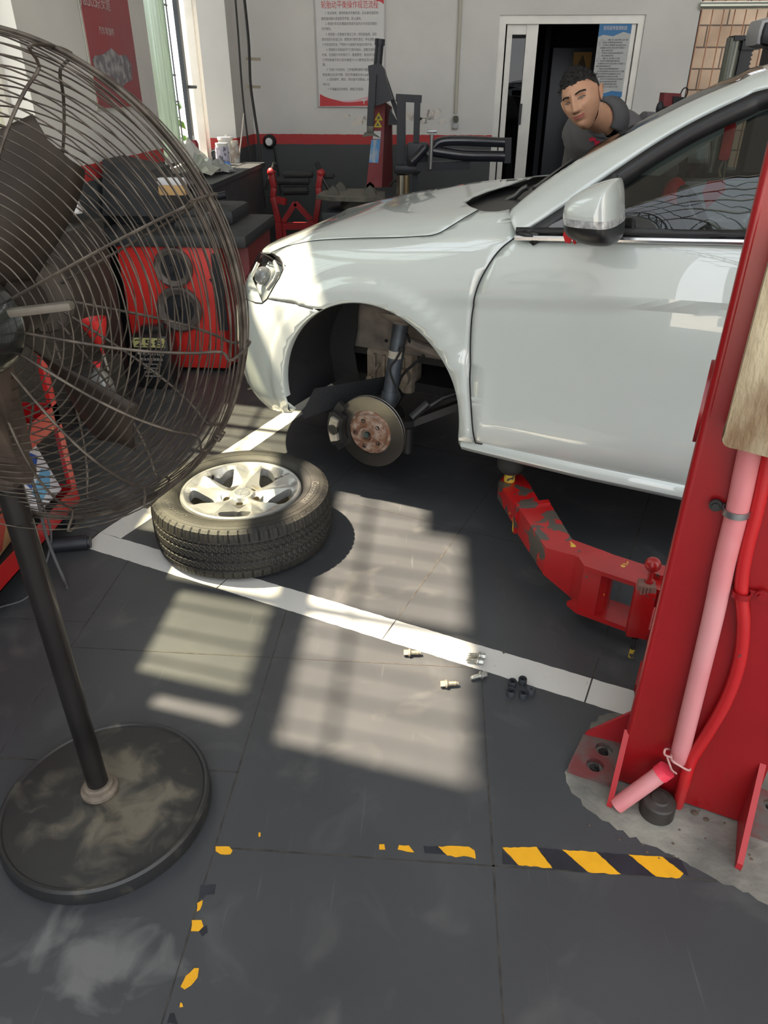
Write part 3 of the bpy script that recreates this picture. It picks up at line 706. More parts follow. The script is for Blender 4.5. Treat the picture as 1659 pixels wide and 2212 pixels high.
# ---- cowl, windscreen, pillars, roof
cp = MB(); rows = []
for u in [3.8, 3.5, 3.2, 2.9]:
    r_ = [body(u, t/4) for t in range(26, 33)]; r_ = [cw(q.x, q.y, q.z-.022-.01*(u < 3.6)) for q in r_]+[cw(q.x, 1.8-q.y, q.z-.032) for q in reversed(r_)]; rows.append(r_)
cp.grid(rows); cp.build('cowl_panel', BLK, car)
PLO = [cpix(*p) for p in [(1116, 507, .035), (1165, 478, .055), (1250, 421, .095), (1340, 359, .14), (1420, 306, .175), (1500, 260, .205), (1600, 212, .235), (1659, 190, .25)]]
PHI_ = [cpix(*p) for p in [(1103, 452, .13), (1160, 406, .18), (1240, 350, .235), (1320, 306, .275), (1400, 265, .305), (1500, 216, .335), (1600, 174, .36), (1659, 151, .375)]]
PLO += [V(PLO[-1].x+.25, .26, 1.475), V(PLO[-1].x+.6, .26, 1.50)]; PHI_ += [V(PHI_[-1].x+.25, .39, 1.515), V(PHI_[-1].x+.6, .39, 1.535)]
lo_ = catmull(PLO, 6); hi_ = catmull(PHI_, 6)
def mir_(q): return V(q.x, 1.8-q.y, q.z)
for mir in (False, True):
    rows = []
    for w in (0, .12, .35, .65, .88, 1):
        b_ = sin(pi*w)*.022; r_ = [lo_[i]*(1-w)+hi_[i]*w+V(-b_*.3, -b_*.8, b_*.6) for i in range(len(lo_))]
        rows.append([cw(*(mir_(q) if mir else q)) for q in r_])
    if mir: rows = rows[::-1]
    pp = MB(); pp.grid(rows); o = pp.build('roof_pillar', PAINT, car, 60); md = o.modifiers.new('t', 'SOLIDIFY'); md.thickness = .03; md.offset = -1
NW = 7*6                    # pillar sample where the roof starts
def across(q, w, bx, bz):
    f = mir_(q); c = q*(1-w)+f*w; k = 4*w*(1-w); return V(c.x-bx*k, c.y, c.z+bz*k)
rows = []
for i in range(0, NW+1):
    s_ = i/NW; q = hi_[i]+V(.004, .004, -.004)
    rows.append([cw(*across(q, w/20, .085-.035*s_, .005+.02*s_)) for w in range(21)])
wsn = MB(); wsn.grid(rows); wsn.build('windscreen', glass_mat('screen_glass', (.30, .33, .33), .6, 1.35), car, 180)
fr = MB()
for i in range(0, NW): pass
fr.grid([[cw(*across(hi_[i]+V(.003, .003, -.002), w, .085-.035*i/NW, .005+.02*i/NW)) for i in range(NW+1)] for w in (0, .012, .03)])
fr.grid([[cw(*across(hi_[i]+V(.003, .003, -.002), w, .085-.035*i/NW, .005+.02*i/NW)) for i in range(NW+1)] for w in (.97, .988, 1)])
fr.build('windscreen_border', BLK, car, 180)
rf_ = MB(); rows = []
for i in range(NW, len(hi_)):
    s_ = (i-NW)/(len(hi_)-1-NW); rows.append([cw(*across(hi_[i]+V(.004, .004, -.006), w/20, .05*(1-s_), .025+.01*s_)) for w in range(21)])
rf_.grid(rows[::-1]); o = rf_.build('roof', PAINT, car, 60); md = o.modifiers.new('t', 'SOLIDIFY'); md.thickness = .02; md.offset = -1
# ---- side windows: black frame, glass, chrome strip
BL = [cpix(*p) for p in [(1116, 507, .045), (1250, 509, .045), (1400, 512, .045), (1500, 514, .05), (1620, 516, .05)]]; BL += [V(1.55, .055, 1.10), V(1.9, .07, 1.11)]
blt = catmull(BL, 6)
for mir in (False, True):
    mm_ = mir_ if mir else (lambda q: q)
    ch = MB(); ch.tube([cw(*mm_(q+V(0, -.012, -.006))) for q in blt], .009, 8); ch.build('belt_trim', CHROME, car)
    bk = MB(); bk.tube([cw(*mm_(q+V(0, -.004, .012))) for q in blt], .011, 6)
    # frame that follows the pillar
    A = [q+V(.003, .002, -.004) for q in lo_]; B = [V(q.x+.026, q.y+.006, q.z-.038) for q in lo_]
    B[0] = V(A[0].x+.05, A[0].y, A[0].z); B[1] = V(A[1].x+.045, A[1].y, max(A[1].z-.02, BL[0].z))
    rws = [[cw(*mm_(a+V(0, -.004, 0))) for a in A], [cw(*mm_((a+b)/2+V(0, -.010, 0))) for a, b in zip(A, B)], [cw(*mm_(b+V(0, 0, 0))) for b in B]]
    if mir: rws = rws[::-1]
    bk.grid(rws); o = bk.build('window_frame', BLK, car, 60); md = o.modifiers.new('t', 'SOLIDIFY'); md.thickness = .012; md.offset = -1
    gx = []
    N_ = 40; tops = [V(q.x+.015, q.y+.012, q.z-.028) for q in lo_[1:]]
    def zt(x):
        for a, b in zip(tops, tops[1:]):
            if a.x <= x <= b.x: k = (x-a.x)/(b.x-a.x); return a+(b-a)*k
        return tops[-1] if x > tops[-1].x else tops[0]
    def zb(x):
        for a, b in zip(blt, blt[1:]):
            if a.x <= x <= b.x: k = (x-a.x)/(b.x-a.x); return a+(b-a)*k
        return blt[-1]
    x0, x1 = blt[0].x+.06, 1.48
    def side_glass(xa, xb):
        rws = []
        for j in range(9):
            w = j/8; r_ = []
            for i in range(N_+1):
                x = xa+(xb-xa)*i/N_; a, b = zb(x), zt(x); p = a+(b-a)*w; bul = .018*sin(pi*w); r_.append(cw(*mm_(V(x, p.y-bul+.006, p.z))))
            rws.append(r_)
        if mir: rws = rws[::-1]
        g_ = MB(); g_.grid(rws); return g_
    side_glass(x0, x1).build('side_window', CARG, car, 180)
    sg = MB(); sg.prism([cw(*mm_(q)) for q in [V(blt[0].x+.05, .043, 1.048), V(.735, .043, 1.052), V(.735, .075, 1.155)]], CY*(-.006 if not mir else .006)); sg.build('sail_panel', mat('grey_sail', (.20, .21, .225), .35), car)
    sf = MB(); sf.bar(cw(*mm_(V(.742, .04, 1.05))), cw(*mm_(V(.75, .115, 1.21))), .02, .012, up=CX); sf.bar(cw(*mm_(V(1.5, .05, 1.09))), cw(*mm_(V(1.52, .25, 1.47))), .07, .03, up=CX); sf.build('window_post', BLK, car)
# ---- cabin
INT = mat('dark_cabin', (.02, .021, .023), .6); INTL = mat('light_cabin_trim', (.42, .50, .47), .7)
db = MB(); rows = []
for (x, z) in [(.40, .95), (.42, 1.03), (.50, 1.065), (.62, 1.075), (.74, 1.06), (.80, 1.0), (.82, .85), (.80, .6)]:
    rows.append([cw(x+.05*abs(k/10-1)**2-.06, .09+1.62*k/20, z) for k in range(21)])
db.grid(rows); o = db.build('dashboard', INT, car, 60)
hd = MB(); hd.ball(cw(.83, .47, 1.045), .17, sc=(.75, .9, .35)); hd.build('instrument_hood', INT, o)
swm = MB(); sc_ = cw(.99, .47, .985); nrm = (CX*.85+V(0, 0, .5)).normalized(); bx, by, bz = basis(nrm)
swm.tube([sc_+(bx*cos(2*pi*k/36)+by*sin(2*pi*k/36))*.185 for k in range(36)], .015, 8, closed=True); swm.ball(sc_-nrm*.02, .07, sc=(1, 1, 1))
for a in (0, pi, -pi/2): swm.bar(sc_-nrm*.015, sc_+(bx*cos(a)+by*sin(a))*.18, .03, .015, up=nrm)
swm.build('steering_wheel', BLK, car)
tr = MB()
A = [mir_(q)+V(.03, -.03, -.02) for q in hi_[1:]]; B = [mir_(q)+V(.05, -.05, -.04) for q in lo_[1:]]
tr.grid([[cw(*q) for q in A], [cw(*((a+b)/2+V(.03, -.02, -.01))) for a, b in zip(A, B)], [cw(*q) for q in B]]); tr.build('pillar_trim', INTL, car, 60)
hl = MB(); hl.grid([[cw(x, .40+1.0*k/10, 1.425+.02*sin(pi*k/10)+.04*(x-.9)) for k in range(11)] for x in (1.12, 1.3, 1.7)]); hl.build('headliner', INTL, car)
SEAT = mat('dark_seat', (.03, .03, .032), .8); REDF = mat('red_fabric', (.55, .012, .015), .6, var=.25, vscale=15)
for yy in (.47, 1.33):
    se = MB(); se.box(cw(1.45, yy, .62), (.50, .50, .16), .05, rz=CANG); se.bar(cw(1.62, yy, .62), cw(1.78, yy, 1.22), .48, .14, up=CY, bev=.05); so_ = se.build('seat', SEAT, car)
    if yy > 1: pass
rh = MB(); c = cpix(1457, 420, 1.28); rh.ball(cw(c.x, 1.28, c.z-.02), .075, sc=(.65, 1.0, 1.15)); rh.build('headrest_cover', REDF, car)
rm = MB(); c = cpix(1600, 240, .9); rm.box(cw(c.x-.02, .9, c.z), (.03, .24, .065), .012, rz=CANG); rm.build('interior_mirror', BLK, car)
ha = thing('hanging_charm', 'red embroidered charm pouch hanging inside the windscreen of the white car', 'charm', cw(cpix(1568, 320, .9).x, .9, cpix(1568, 320, .9).z), CANG)
c = cpix(1568, 320, .9); d_ = cpix(1543, 415, .9); g__ = MB(); g__.box(cw(c.x, .9, c.z+.02), (.035, .035, .12), .012, rz=CANG); g__.build('pouch', REDF, ha)
g__ = MB(); g__.tube([cw(c.x, .9, c.z+.08), cw(c.x, .9, c.z+.2)], .002, 5); g__.tube(catmull([cw(c.x, .9, c.z-.04), cw(c.x-.005, .9, c.z-.07), cw(d_.x+.01, .9, d_.z+.05)], 5), .004, 5); g__.tube([cw(c.x+.008, .91, c.z-.04), cw(d_.x+.02, .91, d_.z+.04)], .003, 5); g__.build('cord', mat('gold_cord', (.22, .18, .1), .7), ha)
g__ = MB(); g__.prism([cw(d_.x-.03, .9, d_.z+.035), cw(d_.x+.025, .9, d_.z+.04), cw(d_.x+.035, .9, d_.z+.005), cw(d_.x-.015, .9, d_.z-.06), cw(d_.x-.04, .9, d_.z)], CY*.015); g__.build('sachet', REDF, ha)
# ---- door mirrors
def slab(mb, z0, z1):
    bm = bmesh.new(); vs = [bm.verts.new(v) for v in mb.v]
    for f in mb.f:
        try: bm.faces.new([vs[i] for i in f])
        except ValueError: pass
    for z, n in ((z0, -1), (z1, 1)):
        if z is None: continue
        g = bm.verts[:]+bm.edges[:]+bm.faces[:]; bmesh.ops.bisect_plane(bm, geom=g, plane_co=(0, 0, z), plane_no=(0, 0, n), clear_outer=True)
    bm.verts.index_update(); o = MB(); o.add([v.co.copy() for v in bm.verts], [[v.index for v in f.verts] for f in bm.faces]); bm.free(); return o
mo = [cpix(u, v, -.12) for u, v in [(1226, 455), (1232, 432), (1255, 412), (1290, 396), (1325, 386), (1337, 392), (1341, 430), (1341, 490), (1337, 518), (1322, 527), (1285, 525), (1250, 512), (1232, 498), (1227, 478)]]
mo = catmull(mo, 4, True); mcx = sum(q.x for q in mo)/len(mo); mcz = sum(q.z for q in mo)/len(mo)
for mir in (False, True):
    mm_ = mir_ if mir else (lambda q: q); rows = []
    for (y, s_) in [(-.245, .12), (-.243, .45), (-.232, .70), (-.21, .87), (-.17, .97), (-.12, 1.0), (-.07, .98), (-.03, .86), (-.01, .6), (-.005, .1)]:
        rows.append([V(*cw(*mm_(V(mcx+.02*(1-s_)+(q.x-mcx)*s_, y, mcz+(q.z-mcz)*s_)))) for q in mo])
    if not mir: rows = rows[::-1]
    base_ = MB(); base_.grid(rows, closed=True); base_.add(rows[0], [tuple(range(len(mo)))]); base_.add(rows[-1], [tuple(reversed(range(len(mo))))])
    zi = cpix(1280, 482, -.15).z; zj = cpix(1280, 466, -.15).z
    mr = slab(base_, zj, None).build('door_mirror', PAINT, car, 60)
    slab(base_, None, zi).build('mirror_lower_shell', BLK, mr, 60)
    slab(base_, zi, zj).build('turn_signal', mat('clear_signal', (.42, .43, .43), .15, .1, var=.4, vscale=70), mr, 60)
    xr = cpix(1322, 450, -.12).x
    ri = MB(); ri.box(cw(*mm_(V(xr+.004, -.125, mcz-.004))), (.014, .120, .085), .006, rz=CANG); ri.build('mirror_rim', BLK, mr)
    ri = MB(); ri.box(cw(*mm_(V(xr+.015, -.125, mcz-.004))), (.003, .10, .07), .001, rz=CANG); ri.build('mirror_glass', mat('mirror_silver', (.9, .9, .9), .02, 1.0), mr)
    ri = MB(); ri.bar(cw(*mm_(V(mcx+.03, -.03, 1.10))), cw(*mm_(V(mcx+.0, .05, 1.075))), .06, .03); ri.build('mirror_foot', BLK, mr)
rb = MB(); P = [(1228, 480, -.1), (1224, 492, -.11), (1222, 506, -.11), (1226, 524, -.11)]
rb.prism([cw(*cpix(u, v, -.12)) for u, v in [(1222, 486), (1230, 478), (1234, 495), (1236, 510), (1231, 526), (1221, 524), (1216, 508), (1219, 496)]], CY*.012)
rb.tube(catmull([cw(*cpix(u, v, -.13)) for u, v in [(1229, 482), (1236, 500), (1249, 512), (1256, 515)]], 5), .004, 6); rb.tube(catmull([cw(*cpix(u, v, -.13)) for u, v in [(1230, 500), (1238, 515), (1243, 527)]], 5), .0035, 6)
tag(rb.build('red_ribbon', REDF), 'red cloth ribbon tied round the foot of the near door mirror', 'ribbon')
# ---- wipers
wp = MB(); P = [cw(*cpix(u, v, .6)) for u, v in [(1085, 441), (1100, 430), (1113, 424), (1128, 410), (1140, 404)]]
wp.tube(catmull(P, 4), .010, 8); wp.tube([cw(.42, .45, 1.125), cw(.40, 1.0, 1.17)], .007, 6); wp.build('wiper_arm', mat('worn_metal_black', (.10, .10, .10), .35, .8), car)

# ================================================================== WHEEL LYING ON THE FLOOR
WC = V(-.667, 2.222, 0); WZ = V(0, 0, 1)
wheel = thing('wheel', 'alloy wheel with tyre lying face up on the white floor line', 'wheel', WC)
TYR = mat('tyre_rubber', (.013, .0128, .012), .62, color2=(.034, .031, .024), vscale=7, mask=(.38, .75), bump=.15, bscale=300)
NT = 480
prof = []
def P_(r, h): prof.append((r, h))
for r, h in [(.212, .030), (.222, .012), (.245, .003), (.270, .001), (.292, .006), (.304, .014)]: P_(r, h)
gro = [.052, .083, .119, .150]; hs_ = [.017+.0049*k for k in range(36)]
for h in hs_:
    k = abs((h-.1025)/.0855); r = .3165-.0075*k**4
    if any(abs(h-g) < .003 for g in gro): r -= .0065
    P_(r, h)
for r, h in [(.306, .190), (.302, .1935), (.296, .1975), (.290, .200), (.278, .2035), (.262, .2045), (.246, .203), (.232, .198), (.2245, .193), (.2195, .187), (.2175, .180), (.213, .172)]: P_(r, h)
def tread(r, h, a):
    i = int(round(a/(2*pi)*NT)); d = 0
    if r > .300:
        if h > .152 or h < .049:
            if i % 8 == 0 and (h > .155 or h < .046): d = .0045
            elif i % 8 == 4 and (.160 < h < .185 or .02 < h < .04): d = .002
        elif h > .085 and h < .117: d = .004 if (i+int((h-.085)*420)) % 6 == 0 else 0
        else: d = .0042 if (i+int(h*330)) % 5 == 0 else 0
    return r-d, h
tm = MB(); tm.lathe(prof, WC, WZ, NT, fn=tread); tyre = tm.build('tyre', TYR, wheel, 25)
LET = mat('tyre_lettering', (.10, .095, .085), .6)
def ring_text(t, a0, rbase, size, z, sgn=-1):
    def f(v): a = a0+sgn*v.x/(rbase+size*.4); r = rbase+v.y; return WC+V(r*cos(a), r*sin(a), z-(r-.262)**2*4+v.z)
    return text_mb(t, None, (1, 0, 0), (0, 1, 0), size, .0016, curve=f)
ring_text('Continental', radians(10), .252, .034, .2050).build('lettering', LET, tyre, 0)
ring_text('ComfortContact', radians(-118), .255, .022, .2052).build('lettering', LET, tyre, 0)
bd_ = MB()
for r, z in ((.2475, .2035), (.2785, .2036), (.2925, .1995)): bd_.tube([WC+V(r*cos(2*pi*k/96), r*sin(2*pi*k/96), z) for k in range(96)], .0008, 5, closed=True)
bd_.build('sidewall_rib', TYR, tyre)
# alloy rim
ALLOY = mat('silver_alloy', (.36, .36, .355), .34, .5, coat=.6, croug=.1, var=.05, vscale=20)
ALLD = mat('brake_dusted_alloy', (.36, .33, .27), .6, .4, var=.2, vscale=14)
def crest(r): return radians(19)*max(0, min(1, (r-.035)/.12))*.8
SPA = [radians(-49+72*k) for k in range(5)]
def rim_h(x, y):
    r = hypot(x, y); a = atan2(y, x); d = min(abs((a-s+pi) % (2*pi)-pi) for s in SPA)
    base = .170+.020*sstep(.05, .20, r)-.010*(1-sstep(.02, .06, r))*0; c = crest(r)
    if r < .043: return .172
    if d < c: h = -.017*sstep(.075, .17, r)*(1-d/max(c, 1e-4))
    else: h = -min(.030, (d-c)*r*.55)
    k = sstep(.178, .192, r); return base+h*(1-k)+.001
outer = [(.199*cos(2*pi*k/120), .199*sin(2*pi*k/120)) for k in range(120)]
holes = []
for k in range(5):
    s = radians(-85+72*k+.5); L = []
    for (r, da) in [(.098, 0), (.102, 7), (.112, 12), (.130, 16.5), (.150, 20), (.168, 22), (.178, 20), (.182, 14), (.181, 7), (.176, 2), (.173, 0), (.176, -2), (.181, -7), (.182, -14), (.178, -20), (.168, -22), (.150, -20), (.130, -16.5), (.112, -12), (.102, -7)]:
        a = s+radians(da*.84); L.append(V(r*cos(a), r*sin(a), 0))
    holes.append([(p.x, p.y) for p in catmull(L, 3, True)])
lug = []
for k in range(5):
    a = radians(-85+36+72*k+36); L = [(.056*cos(a)+.0125*cos(2*pi*j/16), .056*sin(a)+.0125*sin(2*pi*j/16)) for j in range(16)]; lug.append(L)
def in_poly(x, y, P):
    c = False; j = len(P)-1
    for i in range(len(P)):
        if (P[i][1] > y) != (P[j][1] > y) and x < (P[j][0]-P[i][0])*(y-P[i][1])/(P[j][1]-P[i][1])+P[i][0]: c = not c
        j = i
    return c
vs = []; ed = []
for L in [outer]+holes+lug:
    b = len(vs); vs += [Vector(p) for p in L]; ed += [(b+i, b+(i+1) % len(L)) for i in range(len(L))]
for k in range(5):          # crease lines so that the facets stay crisp
    for sg in (-1, 1):
        pr = None
        for j in range(2, 16):
            r = .045+.0098*j; a = SPA[k]+sg*crest(r); p = (r*cos(a), r*sin(a))
            if r > .19 or any(in_poly(p[0], p[1], h) for h in holes+lug): pr = None; continue
            vs.append(Vector(p)); 
            if pr is not None: ed.append((pr, len(vs)-1))
            pr = len(vs)-1
for i in range(1, 24):
    r = .008*i
    for j in range(int(12+i*4)):
        a = 2*pi*j/int(12+i*4); p = (r*cos(a), r*sin(a))
        if not any(in_poly(p[0], p[1], h) for h in holes+lug): vs.append(Vector(p))
res = delaunay_2d_cdt(vs, ed, [], 0, 1e-6)
rm_ = MB(); ff = []
for f in res[2]:
    cx_ = sum(res[0][k].x for k in f)/len(f); cy_ = sum(res[0][k].y for k in f)/len(f)
    if hypot(cx_, cy_) > .199 or any(in_poly(cx_, cy_, h) for h in holes+lug): continue
    ff.append(tuple(f))
rm_.add([WC+V(v.x, v.y, rim_h(v.x, v.y)) for v in res[0]], ff)
for L in holes:
    rm_.grid([[WC+V(x, y, rim_h(x, y)) for x, y in L], [WC+V(x*.99, y*.99, rim_h(x, y)-.03) for x, y in L]], closed=True)
rm_.lathe([(.197, .1895), (.2005, .1925), (.206, .1935), (.211, .190), (.2145, .182), (.2135, .172)], WC, WZ, 120)
rimo = rm_.build('rim', ALLOY, wheel, 22)
br = MB(); br.lathe([(.205, .182), (.198, .150), (.194, .09), (.198, .03), (.208, .02), (.215, .03)], WC, WZ, 96); br.lathe([(.075, .165), (.07, .11), (.04, .10)], WC, WZ, 48); br.build('rim_barrel', ALLD, rimo, 40)
lg = MB()
for L in lug: lg.grid([[WC+V(x, y, rim_h(x, y)) for x, y in L], [WC+V(x, y, .145) for x, y in L]], closed=True); lg.add([WC+V(x, y, .145) for x, y in L], [tuple(range(len(L)))])
lg.build('bolt_seats', mat('bronze_seat', (.22, .19, .12), .5, .5), rimo)
cap = MB(); cap.lathe([(.0, .0), (.026, .0), (.029, -.001), (.031, -.004), (.031, -.008)], WC+V(0, 0, .1755), WZ, 48); capo = cap.build('centre_cap', ALLOY, wheel, 40)
em = MB(); ez = .1757; EM = mat('cap_emblem', (.78, .78, .77), .2, .9)
def eb(a, b, w=.0022): em.bar(WC+V(a[0], a[1], ez), WC+V(b[0], b[1], ez), w, .0012, up=WZ)
em.lathe([(.0225, .0), (.0225, .0014), (.0255, .0014), (.0255, 0)], WC+V(0, 0, ez-.0003), WZ, 48)
_er = radians(-25)
def er(x, y): return (x*cos(_er)-y*sin(_er), x*sin(_er)+y*cos(_er))
for a, b in [((-.010, .0205), (0, .0035)), ((.010, .0205), (0, .0035)), ((-.0205, .0095), (-.0095, -.0195)), ((-.0095, -.0195), (0, -.001)), ((0, -.001), (.0095, -.0195)), ((.0095, -.0195), (.0205, .0095))]: eb(er(*a), er(*b), .0030)
em.build('emblem', EM, capo)
er_ = MB(); er_.lathe([(0, 0), (.0228, 0)], WC+V(0, 0, ez+.00005), WZ, 40); er_.build('emblem_field', mat('emblem_grey', (.16, .17, .18), .35), capo)
vv = MB(); a = radians(143); p = WC+V(.176*cos(a), .176*sin(a), .150); vv.cyl(p, p+V(-.01*cos(a), -.01*sin(a), .03), .0045, .004, 12); vv.cyl(p+V(-.01*cos(a), -.01*sin(a), .026), p+V(-.014*cos(a), -.014*sin(a), .04), .005, n=12); vv.build('valve', RUB, wheel)

# ================================================================== WHEEL BOLTS AND CAPS
ZINC = mat('zinc_bolt', (.46, .46, .42), .38, .85, var=.2, vscale=120)
ZINCY = mat('yellowed_bolt', (.52, .47, .36), .42, .8, var=.2, vscale=120)
def bolt(u, v, ang, m, label):
    p = atz(u, v, .009); p.z = 0; r = thing('wheel_bolt', label, 'bolt', p, ang, 'wheel bolts beside the white line')
    h = MB(); d = V(cos(ang), sin(ang), 0); c = p+V(0, 0, .0108)
    h.lathe([(.0, 0), (.006, 0), (.006, .006), (.0078, .006), (.0084, 0.0), (.0088, .003), (.0088, .013), (.0118, .0145), (.0118, .0175), (.0085, .020), (.0068, .0225)], c-d*.024, d, 6*6, fn=lambda r_, h_, a: (r_*(cos(pi/6)/cos((a % (pi/3))-pi/6)) if (.0078 < r_ < .0095 and h_ < .0135) else r_, h_))
    h.build('bolt_head', m, r, 30)
    s = MB(); s.lathe([(.0068, .0225)]+[(.0066 if k % 2 else .0060, .0225+k*.0009) for k in range(1, 24)]+[(.0052, .0445), (.0052, .049), (0, .0492)], c-d*.024, d, 16); s.build('threaded_shank', m, r, 60)
bolt(890, 1411, radians(4), ZINCY, 'yellowish wheel bolt lying alone nearest the sunlit tyre')
bolt(1030, 1417, radians(178), ZINC, 'wheel bolt on the white line, the farther of the touching pair')
bolt(1026, 1428, radians(172), ZINC, 'wheel bolt on the white line, the nearer of the touching pair')
bolt(1034, 1461, radians(205), ZINC, 'grey wheel bolt on dark tile just below the touching pair')
bolt(970, 1478, radians(8), ZINCY, 'yellowish wheel bolt nearest the camera in the sun patch')
CAPM = mat('black_cap', (.040, .044, .050), .5, var=.2, vscale=100)
def bcap(u, v, ang, up, label):
    p = atz(u, v, .010); p.z = 0; r = thing('bolt_cap', label, 'cap', p, ang, 'black bolt caps beside the white line'); b = MB()
    if up: b.lathe([(.0095, .002), (.0098, .018), (.0108, .0185), (.0115, .017), (.0118, 0), (.0, 0)], p, WZ, 28)
    else: b.lathe([(.0, .014), (.003, .014), (.0032, .0165), (.0108, .0165), (.0118, .015), (.0118, 0), (0, 0)], p, WZ, 28)
    b.build('cap_shell', CAPM, r, 35)
    if up:
        i = MB(); i.lathe([(.0072, .003), (.0072, .0165), (.0084, .0165), (.0084, .003)], p, WZ, 24, fn=lambda r_, h_, a: (r_*(cos(pi/6)/cos((a % (pi/3))-pi/6)), h_)); i.lathe([(0, .004), (.0095, .004)], p, WZ, 16); i.build('hex_socket', mat('cap_inside', (.035, .036, .04), .35), r, 35)
bcap(1107, 1475, .2, True, 'black bolt cap standing open, back left of the cluster')
bcap(1129, 1470, .5, True, 'black bolt cap standing open, farthest back touching the white line')
bcap(1104, 1496, .1, True, 'black bolt cap standing open, front left of the cluster')
bcap(1130, 1500, .4, True, 'black bolt cap standing open, nearest in front of the cluster')
bcap(1147, 1491, .0, False, 'black bolt cap turned over showing its closed end')

# ================================================================== PEDESTAL FAN
FB = V(-.700, 1.036, 0); fan = thing('pedestal_fan', 'dirty industrial pedestal fan with round black base', 'fan', FB)
FC = V(-.663, 1.092, 1.126); FN = V(.0118, .9988, -.0481).normalized(); FRX = V(1, 0, 0); FRX = (FRX-FN*FRX.dot(FN)).normalized(); FUP = FRX.cross(FN); FR = .371
def base_mat():
    m = bpy.data.materials.new('dusty_black_base'); m.use_nodes = True; nt = m.node_tree; N = nt.nodes; L = nt.links; b = N['Principled BSDF']; tc = N.new('ShaderNodeTexCoord')
    sb_ = N.new('ShaderNodeVectorMath'); sb_.operation = 'SUBTRACT'; sb_.inputs[1].default_value = (.015, -.01, .04); L.new(tc.outputs['Object'], sb_.inputs[0])
    ln = N.new('ShaderNodeVectorMath'); ln.operation = 'LENGTH'; L.new(sb_.outputs[0], ln.inputs[0])
    nz = N.new('ShaderNodeTexNoise'); nz.inputs['Scale'].default_value = 13; nz.inputs['Detail'].default_value = 10; nz.inputs['Distortion'].default_value = .5; L.new(tc.outputs['Object'], nz.inputs['Vector'])
    a = N.new('ShaderNodeMath'); a.operation = 'MULTIPLY_ADD'; a.inputs[1].default_value = -1.55; L.new(ln.outputs['Value'], a.inputs[0]); L.new(nz.outputs['Fac'], a.inputs[2])
    r = N.new('ShaderNodeValToRGB'); L.new(a.outputs[0], r.inputs[0]); e = r.color_ramp.elements; e[0].position = .27; e[0].color = (.020, .020, .020, 1); e[1].position = .50; e[1].color = (.125, .108, .08, 1); x = e.new(.36); x.color = (.050, .046, .038, 1)
    L.new(r.outputs[0], b.inputs['Base Color']); b.inputs['Roughness'].default_value = .45
    return m
    m = mat('dusty_black_base', (.022, .023, .023), .45, color2=(.13, .115, .088), vscale=7, mask=(.50, .72), bump=.25, bscale=30, detail=9)
    return m
bs = MB(); bs.lathe([(0, .046), (.03, .046), (.12, .0435), (.205, .039), (.214, .038), (.217, .042), (.223, .043), (.228, .038), (.229, .008), (.226, 0), (0, 0)], FB, WZ, 96); bs.build('base', base_mat(), fan, 30)
PF = FB+V(-.018, .012, 0)
cl_ = MB(); cl_.lathe([(.0, .045), (.036, .045), (.040, .050), (.040, .058), (.033, .062), (.032, .072), (.028, .076), (.0, .076)], PF, WZ, 40); cl_.build('collar', mat('dusty_collar', (.16, .13, .10), .7, .2, var=.3, vscale=40), fan, 30)
po = MB(); po.cyl(PF+V(0, 0, .06), PF+V(.004, -.01, .99), .0225, n=32); po.build('pole', mat('black_pole', (.020, .018, .017), .38, .4, coat=.2, var=.4, vscale=6), fan)
WIRE = mat('dusty_wire', (.060, .048, .038), .6, .5, color2=(.12, .10, .08), vscale=25)
def fp(r, a, off): return FC+(FRX*cos(a)+FUP*sin(a))*r+FN*off
def prof_off(r, D):
    k = r/FR; return D*(1-(max(0, (k-.25)/.75))**3.2)
RIBA = [radians(a) for a in (67, 26, -9, -34, -58, -82, 105, 145, 185, 225, 255)]
for name, D, r0 in (('rear_grille', -.105, .075), ('front_grille', .085, .06)):
    g = MB(); n = 23
    for i in range(n):
        r = r0+(FR-.004-r0)*(i/(n-1))**(.92); off = prof_off(r, D)
        g.tube([fp(r*(1+.002*sin(3*k*2*pi/90+i)), 2*pi*k/90, off+.0009*sin(k*.9+i*2.1)) for k in range(90)], .00118, 4, closed=True)
    for j in range(3):
        off = D*(.55-.2*j); r = FR-.001*(j == 0); g.tube([fp(FR*(.985+.003*j), 2*pi*k/90, off) for k in range(90)], .00118, 4, closed=True)
    g.build(name, WIRE, fan, 0)
    rb_ = MB()
    for a in RIBA:
        P = [fp(r, a, prof_off(r, D)-.003*(1 if D < 0 else -1)) for r in [r0*.8+(FR*.93-r0*.8)*k/10 for k in range(11)]]+[fp(FR*.985, a, D*.62), fp(FR*1.0, a, D*.3), fp(FR*1.002, a, 0)]
        rb_.tube(catmull(P, 3), .0023, 6)
    rb_.build(name+'_ribs', WIRE, fan, 0)
rr = MB(); rr.tube([fp(FR, 2*pi*k/120, 0) for k in range(120)], .0035, 8, closed=True)
rr.build('rim_ring', WIRE, fan, 0)
ct = MB(); a = radians(-33)
for da in (-.01, .01): ct.tube([fp(FR+.006, a+da, -.012), fp(FR+.006, a+da, .012), fp(FR-.006, a+da, .012), fp(FR-.006, a+da, -.012)], .0018, 5, closed=True)
ct.build('rim_clip', WIRE, fan, 0)
cp_ = MB(); cp_.lathe([(0, .0), (.058, 0), (.062, -.003), (.062, -.006)], FC+FN*.090, FN, 40); cp_.build('front_plate', mat('dusty_plate', (.12, .10, .08), .6, .3), fan)
BLA = mat('dusty_fan_blade', (.028, .020, .014), .6, .3, var=.4, vscale=9)
